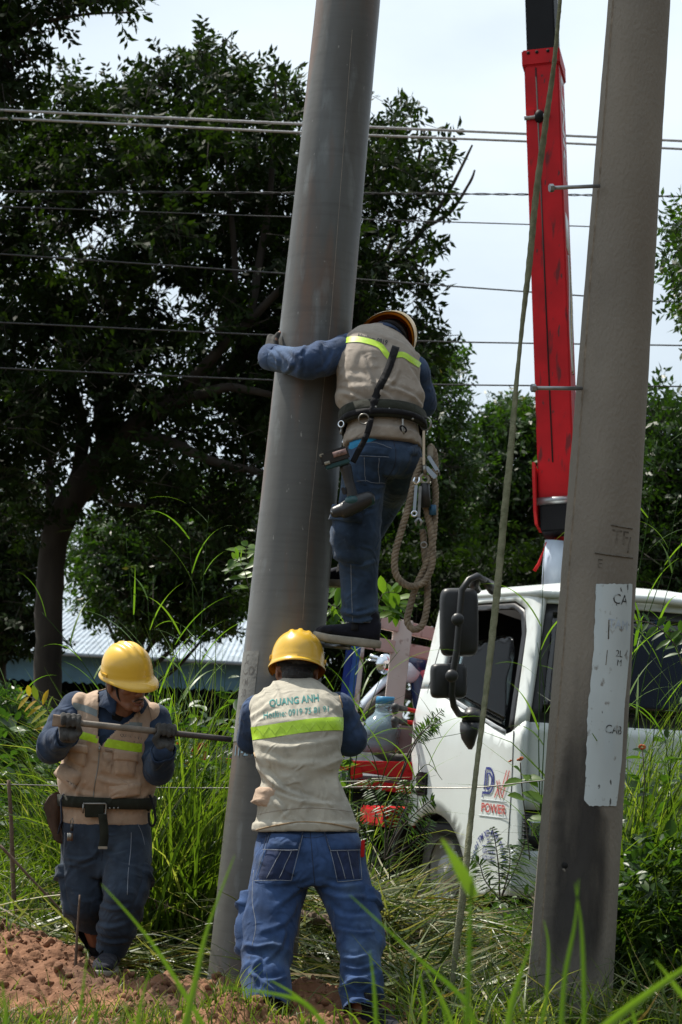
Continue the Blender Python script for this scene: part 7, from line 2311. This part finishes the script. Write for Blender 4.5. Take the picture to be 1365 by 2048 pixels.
pinnate('feathery_weed', 'upright feathery weed below the blue lettering on the truck cab', 'plant', [([(1000, 1800), (998, 1740), (992, 1690), (985, 1655)], 9.7, .1), ([(1000, 1800), (1030, 1740), (1045, 1700), (1050, 1680)], 9.75, .2), ([(1000, 1800), (970, 1760), (960, 1730), (945, 1720)], 9.65, .2), ([(1005, 1790), (1020, 1730), (1018, 1690)], 9.7, .2)], m_weed, .06, .011, 16, 'feathery weeds')
pinnate('compound_leaf_plant', 'arching compound leaf with lit leaflets to the right of the painted panel', 'plant', [([(1365, 1330), (1350, 1290), (1310, 1250), (1262, 1240)], 9.5, .15), ([(1400, 1300), (1370, 1270), (1335, 1262)], 9.6, .1)], m_weed, .075, .028, 8)
pinnate('yellowing_plant', 'plant with a drooping yellow and lime compound leaf behind the bar holder', 'plant', [([(120, 1520), (105, 1440), (80, 1405), (40, 1385)], 10.4, .2)], m_yleaf, .11, .034, 7)
pinnate('young_tree', 'leafy sapling with drooping bright leaves behind the climber\'s foot', 'sapling', [([(750, 1300), (752, 1240), (765, 1190), (795, 1185)], 12.2, .3), ([(750, 1300), (765, 1230), (790, 1200), (802, 1215)], 12.3, .3), ([(750, 1300), (730, 1220), (700, 1190), (668, 1165)], 12.3, .25), ([(750, 1300), (700, 1240), (665, 1210), (655, 1250)], 12.2, .25)], m_grass2, .15, .055, 6)
pinnate('young_tree', 'bright young leaves poking out at the left edge of the leaning pole', 'sapling', [([(520, 1250), (500, 1180), (485, 1130), (466, 1118)], 12.4, .3), ([(520, 1250), (505, 1150), (492, 1110), (496, 1090)], 12.5, .3)], m_grass2, .13, .05, 6)
# lantana
lt = thing('flowering_weed', W(1050, 1700, 9.6), 'weed with small orange flower heads in front of the truck headlight', 'plant')
MB().tube(catmull([W(1060, 1720, 9.6), W(1052, 1640, 9.6), W(1045, 1580, 9.6), W(1041, 1525, 9.6)], 5), .003, 6).obj('stem', m_twig, lt)
v_ = Veg()
for (px, py, dx, dz, l) in ((1045, 1560, 1, .25, .10), (1045, 1560, -1, -.25, .10), (1045, 1585, 1, -.3, .12), (1042, 1545, -.5, .5, .06), (1050, 1600, -.8, .3, .10), (1055, 1640, 1, .2, .10), (1046, 1550, .7, -.4, .09)):
    v_.leaf6(np.array([W(px, py, 9.58)]), unit(np.array([[dx, -.4, dz]])), np.array([[0, -.6, .8]]), np.array([l]), np.array([l * .55]), rng.uniform(.4, 1, 1))
v_.obj('leaf_spray', m_grass2, lt)
m_or = mat('orange_petals', (.55, .14, .04), .7, var=.2, scale=60)
for (px, py, r_) in ((1041, 1518, .018), (1021, 1522, .010)):
    mb = MB()
    for k in range(12):
        a = k * 2.4
        mb.ball(W(px, py, 9.57) + Vector((r_ * .75 * math.cos(a) * (k / 12) ** .5, r_ * .5 * math.sin(a), .3 * r_ * math.sin(a * 1.7))), r_ * .33, None, 7, 5)
    mb.obj('flower_head', m_or, lt)
fl = thing('flowering_weed', W(1210, 1560, 9.5), 'small orange flower low among the weeds right of the painted panel', 'plant')
mb = MB()
for k in range(10): mb.ball(W(1285, 1494, 9.45) + Vector((.012 * math.cos(k * 2.4), .006, .008 * math.sin(k * 2.4))), .006, None, 7, 5)
mb.obj('flower_head', m_or, fl)
MB().tube([W(1285, 1496, 9.46), W(1290, 1560, 9.5), W(1285, 1640, 9.5)], .0025, 6).obj('stem', m_twig, fl)
# dry twig in front of the leaning pole, fallen branches, stake and fence wire
tw = MB()
for l in ([(447, 2030), (448, 1980), (449, 1950), (446, 1938), (430, 1932)], [(449, 1950), (458, 1938), (476, 1928)]): tw.tube([W(x, y, 8.2) for x, y in l], [.0022] * (len(l) - 1) + [.001], 6)
tag(tw.obj('dry_twig', m_twig), 'thin dry forked twig standing in the red soil before the leaning pole', 'twig')
def limb(mb, path, radii, n=12, jag=.12, k=5):
    P_ = catmull(path, k)
    rr = np.interp(np.linspace(0, 1, len(P_)), np.linspace(0, 1, len(radii)), radii)
    o = len(mb.v)
    mb.tube(P_, list(rr), n)
    for i in range(o, len(mb.v)):
        q = Vector(mb.v[i]); r_ = rr[min((i - o) // n, len(rr) - 1)]
        mb.v[i] = tuple(q + mnoise.noise_vector(q * (1.2 / max(r_, .01))) * r_ * jag)
    return mb
mb = MB(); limb(mb, [W(40, 1797, 10.4), W(120, 1795, 10.3), W(240, 1800, 10.2), W(300, 1806, 10.1), W(342, 1818, 10.0)], [.022, .030, .032, .034, .030], jag=.3)
lg = tag(mb.obj('fallen_branch', m_log), 'fallen brown branch lying behind the legs of the bar holder', 'branch', 'fallen branches')
MB().tube([W(337, 1816, 10.0), W(346, 1820, 9.98)], [.026, .02], 10).obj('broken_end', m_trim, lg)
mb = MB(); limb(mb, [W(560, 1822, 9.6), W(610, 1834, 9.55), W(660, 1842, 9.5), W(720, 1850, 9.45), W(780, 1870, 9.4)], [.022, .026, .027, .024, .02], jag=.3)
limb(mb, [W(655, 1842, 9.5), W(675, 1868, 9.4), W(700, 1905, 9.3)], [.018, .015, .012], jag=.3)
tag(mb.obj('fallen_branch', m_log), 'forked fallen branch seen between the legs of the pole pusher', 'branch', 'fallen branches')
for (l, Y, lab) in (([(0, 1690), (70, 1765), (130, 1830), (170, 1890)], 9.6, 'thin dry reddish stick slanting down at the far left of the red soil'), ([(150, 1960), (154, 1880), (160, 1790)], 8.9, 'thin dry stick upright in the red soil heap')):
    mb = MB(); limb(mb, [W(x, y, Y) for x, y in l], [.007, .006, .004], 7, .3); tag(mb.obj('dry_stick', m_log), lab, 'stick', 'dry sticks')
mb = MB(); limb(mb, [W(30, 1840, 9.9), W(26, 1740, 9.9), W(23, 1650, 9.9), W(18, 1560, 9.9)], [.012, .011, .010, .009], 8, .25)
tag(mb.obj('fence_stake', m_log), 'thin crooked wooden stake carrying the fence wire', 'stake')
fw = [W(-60, 1569, 9.9), W(20, 1569, 9.9), W(180, 1573, 9.95), W(400, 1576, 10), W(640, 1575, 9.9), W(760, 1574, 9.85), W(830, 1575, 9.75), W(950, 1575, 9.6), W(1085, 1561, 9.3), W(1130, 1560, 8.98)]
tag(MB().tube(catmull(fw, 6), .0028, 6).obj('fence_wire', m_buck), 'thin fence wire running low across the grass and in front of the truck door', 'wire')

# ---------------------------------------------------------------- trees
def crown(blobs, Yc, depth, n, l, m, parent, name='crown', droop=.2, wr=.36, leaflets=9, twl=.28, pull=(.15, .62)):
    """leaf sprays through the crown volume; blobs: (px, py, radius px, weight)"""
    bl = np.array([b[:4] for b in blobs], float)
    pr = bl[:, 3] * bl[:, 2] ** 2; pr /= pr.sum()
    k = rng.choice(len(bl), n, p=pr)
    a = rng.uniform(0, 2 * np.pi, n); r_ = np.sqrt(rng.random(n)) * bl[k, 2]
    px, py = bl[k, 0] + r_ * np.cos(a), bl[k, 1] + r_ * np.sin(a)
    Y = Yc + rng.normal(0, .42, n) * depth
    p = np.array([W(x, y, q) for x, y, q in zip(px, py, Y)])
    # sprays gather round branch ends, leaving gaps between the clumps
    cn = max(30, n // 34)
    ci = rng.choice(n, cn, replace=False)
    ctr_ = p[ci]
    near_ = np.empty(n, int)
    for s0 in range(0, n, 2000):
        near_[s0:s0 + 2000] = ((p[s0:s0 + 2000, None] - ctr_[None]) ** 2).sum(-1).argmin(1)
    p = p + (ctr_[near_] - p) * rng.uniform(pull[0], pull[1], n)[:, None]
    a = np.where(rng.random(n) < .7, np.arctan2(-(p - ctr_[near_])[:, 2], (p - ctr_[near_])[:, 0]), a)
    d_ = unit(np.stack([np.cos(a) * .7 + rng.normal(0, .6, n), rng.normal(0, .7, n), -np.sin(a) * .5 + rng.normal(.15, .5, n)], -1))
    s_ = unit(np.cross(d_, rng.normal(0, 1, (n, 3))))
    nn = np.cross(d_, s_)
    v_ = Veg()
    tone = np.clip(.45 + .28 * vnoise(p, .9, 3) + rng.normal(0, .16, n), 0, .97)
    for j in range(leaflets):
        sg = 1 if j % 2 else -1
        t = (j + .5) / leaflets
        b_ = p + d_ * (twl * t)
        dd = unit(d_ * .55 + s_ * (sg * .85) + rng.normal(0, .25, (n, 3)) - np.array([0, 0, droop]))
        ln = l * rng.uniform(.75, 1.15, n)
        v_.leaf(b_, dd, unit(nn + rng.normal(0, .45, (n, 3))), ln, ln * wr * rng.uniform(.85, 1.15, n), np.clip(tone + rng.normal(0, .08, n), 0, 1))
    tw_ = v_.obj(name, m, parent)
    # twigs under the sprays
    kk = rng.random(n) < .5
    e = Veg()
    p0, d0 = p[kk], d_[kk]
    s0 = unit(np.cross(d0, np.array([0, 1, 0.])))
    wq = .004 * (l / .1)
    q0 = p0 - d0 * twl * .9
    v = np.stack([q0 - s0 * wq, q0 + s0 * wq, p0 + d0 * twl + s0 * wq * .4, p0 + d0 * twl - s0 * wq * .4], 1).reshape(-1, 3)
    e.put(v, np.arange(len(v)).reshape(-1, 4), np.zeros(len(v)))
    tag(e.obj('twigs', m_bark, parent), kind='stuff')
    return tw_
# the big dark tree on the left, read off as a coarse density map (50 px cells)
DM = {1: '0000000230000000000', 2: '0032135874520000000', 3: '0377689998750005400', 4: '3678999999960005540', 5: '6899999999983057634', 6: '8999999999995599665', 7: '9999999999997799974', 8: '9993689999999998742', 9: '9972589999999999640', 10: '9999999999999998650', 11: '9999998499999989840', 12: '9999996369999989520', 13: '9999997679999999851', 14: '9999995479989987760', 15: '9999977596888777650', 16: '9988886666678665550', 17: '8888677777676655400', 18: '7777666776666555300', 19: '6616466776666554000', 20: '5504456666665544000', 21: '4400234555554430000', 22: '2200003344443320000'}
blobs = []
for row, st in DM.items():
    for c_, ch in enumerate(st):
        if ch != '0': blobs.append((c_ * 50 + 25, row * 50 + 25, 34, (int(ch) / 9) ** 1.5 * (.62 if c_ > 14 else 1)))
for row in range(4, 20):
    for c_ in range(-7, 0): blobs.append((c_ * 50 + 25, row * 50 + 25, 36, .6))
t1 = thing('shade_tree', W(95, 1610, 26), 'large dark broadleaf tree with a forked leaning trunk filling the left half', 'tree')
def tr(path, Y=26):
    return [W(x, y, Y + dy) for (x, y, dy) in path]
mb = MB()
pm = 26 / FPX
limb(mb, tr([(92, 1640, 0), (92, 1500, 0), (95, 1400, 0), (97, 1280, 0), (102, 1150, 0), (115, 1060, 0), (150, 990, 0), (195, 930, 0), (225, 870, 0)]), [r_ * pm for r_ in (35, 31, 29, 27, 27, 29, 28, 26, 23)], 18, .16)
mb.obj('trunk', m_bark, t1)
for path, rad in (([(215, 890, 0), (206, 800, .3), (212, 720, .5), (235, 650, .6), (275, 560, .8), (300, 460, 1)], (24, 20, 16, 13, 10, 6)), ([(225, 880, 0), (290, 840, -.4), (350, 800, -.7), (395, 750, -.9), (440, 700, -1.1), (500, 640, -1.2), (580, 560, -1.3)], (22, 19, 17, 13, 11, 9, 6)), ([(350, 805, -.7), (400, 790, -1), (460, 775, -1.2), (545, 790, -1.4)], (13, 11, 9, 6)), ([(365, 790, -.7), (430, 755, -.4), (500, 700, 0), (560, 640, .3), (640, 590, .5), (740, 560, .6)], (15, 13, 12, 11, 9, 6)), ([(140, 1000, 0), (160, 930, .3), (165, 860, .5), (150, 790, .8), (110, 700, 1)], (17, 15, 14, 11, 7)), ([(112, 1050, 0), (100, 970, .5), (95, 890, .9), (60, 800, 1.2)], (11, 9, 7, 5)), ([(235, 870, 0), (330, 880, -.7), (420, 920, -1), (530, 948, -1.2), (640, 990, -1.3)], (13, 11, 9, 7, 4)), ([(205, 980, 0), (230, 1005, -.5), (290, 1012, -.7)], (6, 6, 4)), ([(270, 570, .8), (320, 480, .9), (345, 420, 1), (370, 330, 1), (405, 190, 1), (412, 110, 1)], (9, 8, 7, 5, 3, 2)), ([(235, 650, .6), (190, 560, .8), (140, 470, .9), (130, 420, 1)], (9, 8, 7, 5)), ([(700, 575, .5), (770, 540, .6), (850, 455, .7), (900, 380, .7), (945, 290, .7)], (8, 7, 5, 4, 2)), ([(760, 545, .6), (800, 440, .6), (830, 350, .6), (850, 260, .6)], (6, 5, 4, 2)), ([(715, 550, .5), (750, 420, .5), (780, 300, .5), (797, 200, .5)], (7, 5, 4, 2)), ([(850, 455, .7), (900, 425, .6), (940, 365, .6), (950, 340, .6)], (4, 4, 3, 2)), ([(800, 530, .6), (860, 495, .5), (900, 480, .5)], (4, 3, 2)), ([(500, 640, -1.2), (520, 520, -1), (540, 400, -1), (548, 260, -1), (552, 160, -1)], (9, 8, 6, 4, 2)), ([(300, 460, 1), (260, 350, 1), (245, 260, 1), (240, 180, 1)], (6, 5, 3, 2)), ([(150, 790, .8), (110, 600, 1), (80, 450, 1), (60, 320, 1)], (8, 7, 5, 3)), ([(440, 700, -1.1), (470, 560, -1), (460, 400, -1), (450, 250, -1)], (9, 7, 5, 3)), ([(640, 590, .5), (740, 620, .3), (830, 640, .2), (890, 690, .1)], (7, 5, 4, 2))):
    b_ = MB(); limb(b_, tr(path), [r_ * pm for r_ in rad], 10, .2); b_.obj('branch', m_bark, t1)
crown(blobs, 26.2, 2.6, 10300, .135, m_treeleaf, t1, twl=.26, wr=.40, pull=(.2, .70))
# branches of a second tree reaching in at the top left
b2 = []
for row, st in enumerate(('9998785', '9941032', '9610000', '8300000', '7100000', '4000000')):
    for c_, ch in enumerate(st):
        if ch != '0': b2.append((c_ * 48 + 20, row * 48 - 5, 32, (int(ch) / 9) ** 1.5))
for row in range(-5, 6):
    for c_ in range(-8, 0): b2.append((c_ * 50 + 25, row * 50, 36, .7))
for c_ in range(0, 4): b2.append((c_ * 50, -70, 40, .8))
t2 = thing('overhanging_tree', W(-420, 1500, 21), 'tree beyond the left edge whose dark branches hang into the top corner', 'tree')
mb = MB(); limb(mb, [W(-420, 1640, 21), W(-415, 1000, 21), W(-400, 500, 21), W(-340, 200, 21)], [.24, .22, .18, .12], 14, .15); mb.obj('trunk', m_bark, t2)
for path in ([(-390, 500), (-200, 250), (-60, 130), (40, 60), (160, 30), (270, 25)], [(-340, 200), (-100, 60), (60, -10), (150, 0)], [(-60, 130), (20, 130), (70, 110)]):
    b_ = MB(); limb(b_, [W(x, y, 21) for x, y in path], [.09, .05, .03, .018, .01], 8, .2); b_.obj('branch', m_bark, t2)
crown(b2, 21.0, 1.2, 2600, .12, m_treeleaf, t2, twl=.26, wr=.4)
# sprig of another tree at the right edge
t8 = thing('roadside_tree', W(1640, 1500, 19), 'tree beyond the right edge showing one sprig of lit leaves beside the weathered pole', 'tree')
mb = MB(); limb(mb, [W(1660, 1700, 19), W(1650, 1000, 19), W(1620, 500, 19)], [.2, .17, .1], 12, .15); mb.obj('trunk', m_bark, t8)
b_ = MB(); limb(b_, [W(1640, 700, 19), W(1500, 580, 19), W(1400, 520, 19), W(1330, 480, 19)], [.06, .04, .025, .01], 8, .2); b_.obj('branch', m_bark, t8)
b8 = [(1350, 470, 32, .5), (1330, 545, 26, .5), (1365, 540, 36, .8), (1360, 600, 22, .4), (1345, 445, 18, .4)] + [(1380 + 40 * i, 430 + 35 * j, 40, .8) for i in range(9) for j in range(8)]
crown(b8, 19, 1.4, 1300, .10, m_greenleaf, t8, twl=.26)
# the trees behind
BT = [
 ('background_tree', 'bright green tree right behind the climber with its top in the sun', 33, m_greenleaf, [(880, 760, 34, 1), (890, 830, 36, 1), (870, 900, 50, 1), (900, 960, 50, 1), (850, 1000, 60, 1), (880, 1080, 60, 1), (840, 1140, 60, 1), (800, 1040, 60, 1), (780, 960, 50, .8), (760, 1090, 60, 1), (700, 1020, 60, 1), (690, 1110, 60, 1), (560, 860, 60, .8), (500, 820, 50, .6)], 2600, .13, (860, 1180)),
 ('background_tree', 'round topped green tree with dry flower heads between the rope and the boom', 36, m_greenleaf, [(1050, 870, 28, 1), (1010, 880, 34, .9), (1080, 890, 34, 1), (970, 920, 36, .9), (1030, 940, 55, 1), (1090, 960, 50, 1), (980, 990, 55, 1), (1060, 1030, 60, 1), (940, 1040, 50, .9), (1000, 1090, 60, 1), (930, 1120, 50, 1), (1080, 1110, 55, 1), (1130, 1000, 60, 1), (920, 985, 34, .6)], 3000, .14, (1020, 1200)),
 ('background_tree', 'sunlit glossy leaved tree at the right edge behind the weathered pole', 25, m_greenleaf, [(1305, 830, 18, .9), (1300, 870, 26, 1), (1330, 900, 32, 1), (1362, 880, 24, .9), (1300, 950, 40, 1), (1350, 960, 45, 1), (1290, 1030, 45, 1), (1340, 1050, 50, 1), (1300, 1110, 50, 1), (1370, 1130, 60, 1), (1290, 1190, 50, 1), (1350, 1220, 60, 1), (1450, 1000, 90, 1), (1440, 1150, 90, 1), (1560, 1050, 110, 1), (1560, 900, 90, .8), (1700, 1000, 150, 1), (1250, 1050, 60, .8), (1220, 1000, 60, .8)], 4600, .125, (1380, 1300)),
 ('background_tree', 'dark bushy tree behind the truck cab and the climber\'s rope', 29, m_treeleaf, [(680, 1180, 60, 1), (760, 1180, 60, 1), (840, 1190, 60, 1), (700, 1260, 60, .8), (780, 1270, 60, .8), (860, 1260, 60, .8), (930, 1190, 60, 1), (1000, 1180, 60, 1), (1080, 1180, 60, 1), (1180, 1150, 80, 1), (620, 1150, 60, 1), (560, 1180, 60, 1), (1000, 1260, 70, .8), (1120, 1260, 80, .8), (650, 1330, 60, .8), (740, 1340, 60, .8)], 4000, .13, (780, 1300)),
 ('background_tree', 'leafy green tree behind the yellow helmet at left, in front of the warehouse roof', 34, m_greenleaf, [(215, 1075, 40, .8), (180, 1120, 40, .8), (270, 1090, 50, 1), (330, 1060, 55, 1), (250, 1160, 55, 1), (320, 1150, 60, 1), (390, 1110, 60, 1), (220, 1220, 36, .7), (290, 1230, 55, 1), (360, 1220, 55, 1), (440, 1180, 60, 1), (440, 1100, 60, 1), (430, 1250, 40, .9), (350, 1280, 22, .5), (190, 1180, 36, .7), (480, 1040, 60, 1), (420, 1020, 50, .9)], 3400, .13, (330, 1400)),
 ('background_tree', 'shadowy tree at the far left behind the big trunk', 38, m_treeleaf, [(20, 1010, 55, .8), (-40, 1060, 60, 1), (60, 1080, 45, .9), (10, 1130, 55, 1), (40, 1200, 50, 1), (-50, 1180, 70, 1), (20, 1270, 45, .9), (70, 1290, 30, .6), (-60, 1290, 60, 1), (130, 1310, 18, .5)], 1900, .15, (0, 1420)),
]
for nm, lab, Y, m, bl, n, l, base in BT:
    t_ = thing(nm, (W(base[0], base[1], Y).x, Y, 0), lab, 'tree', 'background trees')
    mb = MB()
    top = min(b[1] for b in bl)
    x0, z0 = W(base[0], base[1], Y).x, 0
    tp = W(sum(b[0] for b in bl[:3]) / 3, top + 40, Y)
    limb(mb, [Vector((x0, Y, -.1)), Vector((x0 * .7 + tp.x * .3, Y, 1.4)), Vector((x0 * .3 + tp.x * .7, Y, (1.4 + tp.z) / 2)), tp], [.16, .13, .08, .02], 10, .15)
    mb.obj('trunk', m_bark, t_)
    for b in bl[::2]:
        c_ = W(b[0], b[1], Y)
        f_ = max(.0, (c_.z - 1.0) * .45)
        b_ = MB(); limb(b_, [Vector((x0 * .6 + tp.x * .4, Y, .8 + f_)), ((c_ + Vector((x0 * .6 + tp.x * .4, Y, .8 + f_))) / 2) + Vector((0, 0, -.15)), c_], [.05, .035, .012], 6, .2); b_.obj('branch', m_bark, t_)
    crown([(b[0], b[1] - (35 if b[1] < 960 else 10), b[2] + 4, b[3]) for b in bl], Y, 1.5, n, l, m, t_, twl=.34, wr=.40, pull=(.0, .4))
sh = thing('flowering_shrub', W(30, 1640, 13.2), 'dark small leaved shrub dotted with red flowers at the left edge behind the grass', 'shrub')
sh_b = [(20, 1430, 45, 1), (70, 1470, 45, 1), (-10, 1480, 50, 1), (30, 1520, 55, 1), (110, 1510, 40, .9), (60, 1560, 50, .8), (-40, 1420, 50, 1), (130, 1470, 25, .6)]
crown(sh_b, 13.2, .5, 1500, .045, m_weed, sh, twl=.10, wr=.45, pull=(0, .4))
for b in sh_b[::2]: MB().tube([W(40, 1640, 13.2), W((40 + b[0]) / 2, (1640 + b[1]) / 2, 13.2), W(b[0], b[1], 13.2)], [.010, .007, .003], 6).obj('stem', m_bark, sh)
m_rf = mat('red_petals', (.45, .02, .02), .6)
for (px, py) in ((62, 1458), (66, 1477), (75, 1482), (60, 1466), (20, 1510), (95, 1530)):
    mb = MB()
    for k in range(6): mb.ball(W(px, py, 12.9) + Vector((.008 * math.cos(k), .006 * math.sin(k * 2), .008 * math.sin(k))), .008, None, 6, 4)
    mb.obj('flower', m_rf, sh)
# far belt of trees that closes the horizon
v_ = Veg()
n = 26000
x = rng.uniform(-75, 75, n); y = rng.uniform(78, 92, n)
ht = 4.2 + 1.6 * vnoise(np.stack([x, x * 0, x * 0], -1), .18, 3) + 1.0 * vnoise(np.stack([x, x * 0, x * 0], -1), .6, 5)
z = rng.random(n) * ht
ln = rng.uniform(.35, .7, n)
v_.leaf(np.stack([x, y, z], -1), unit(rng.normal(0, 1, (n, 3))), unit(rng.normal(0, 1, (n, 3)) + np.array([0, 0, .8])), ln, ln * .6, np.clip(rng.normal(.4, .2, n), 0, 1))
tag(v_.obj('distant_treeline', m_treeleaf), kind='stuff')
bpy.context.view_layer.update()
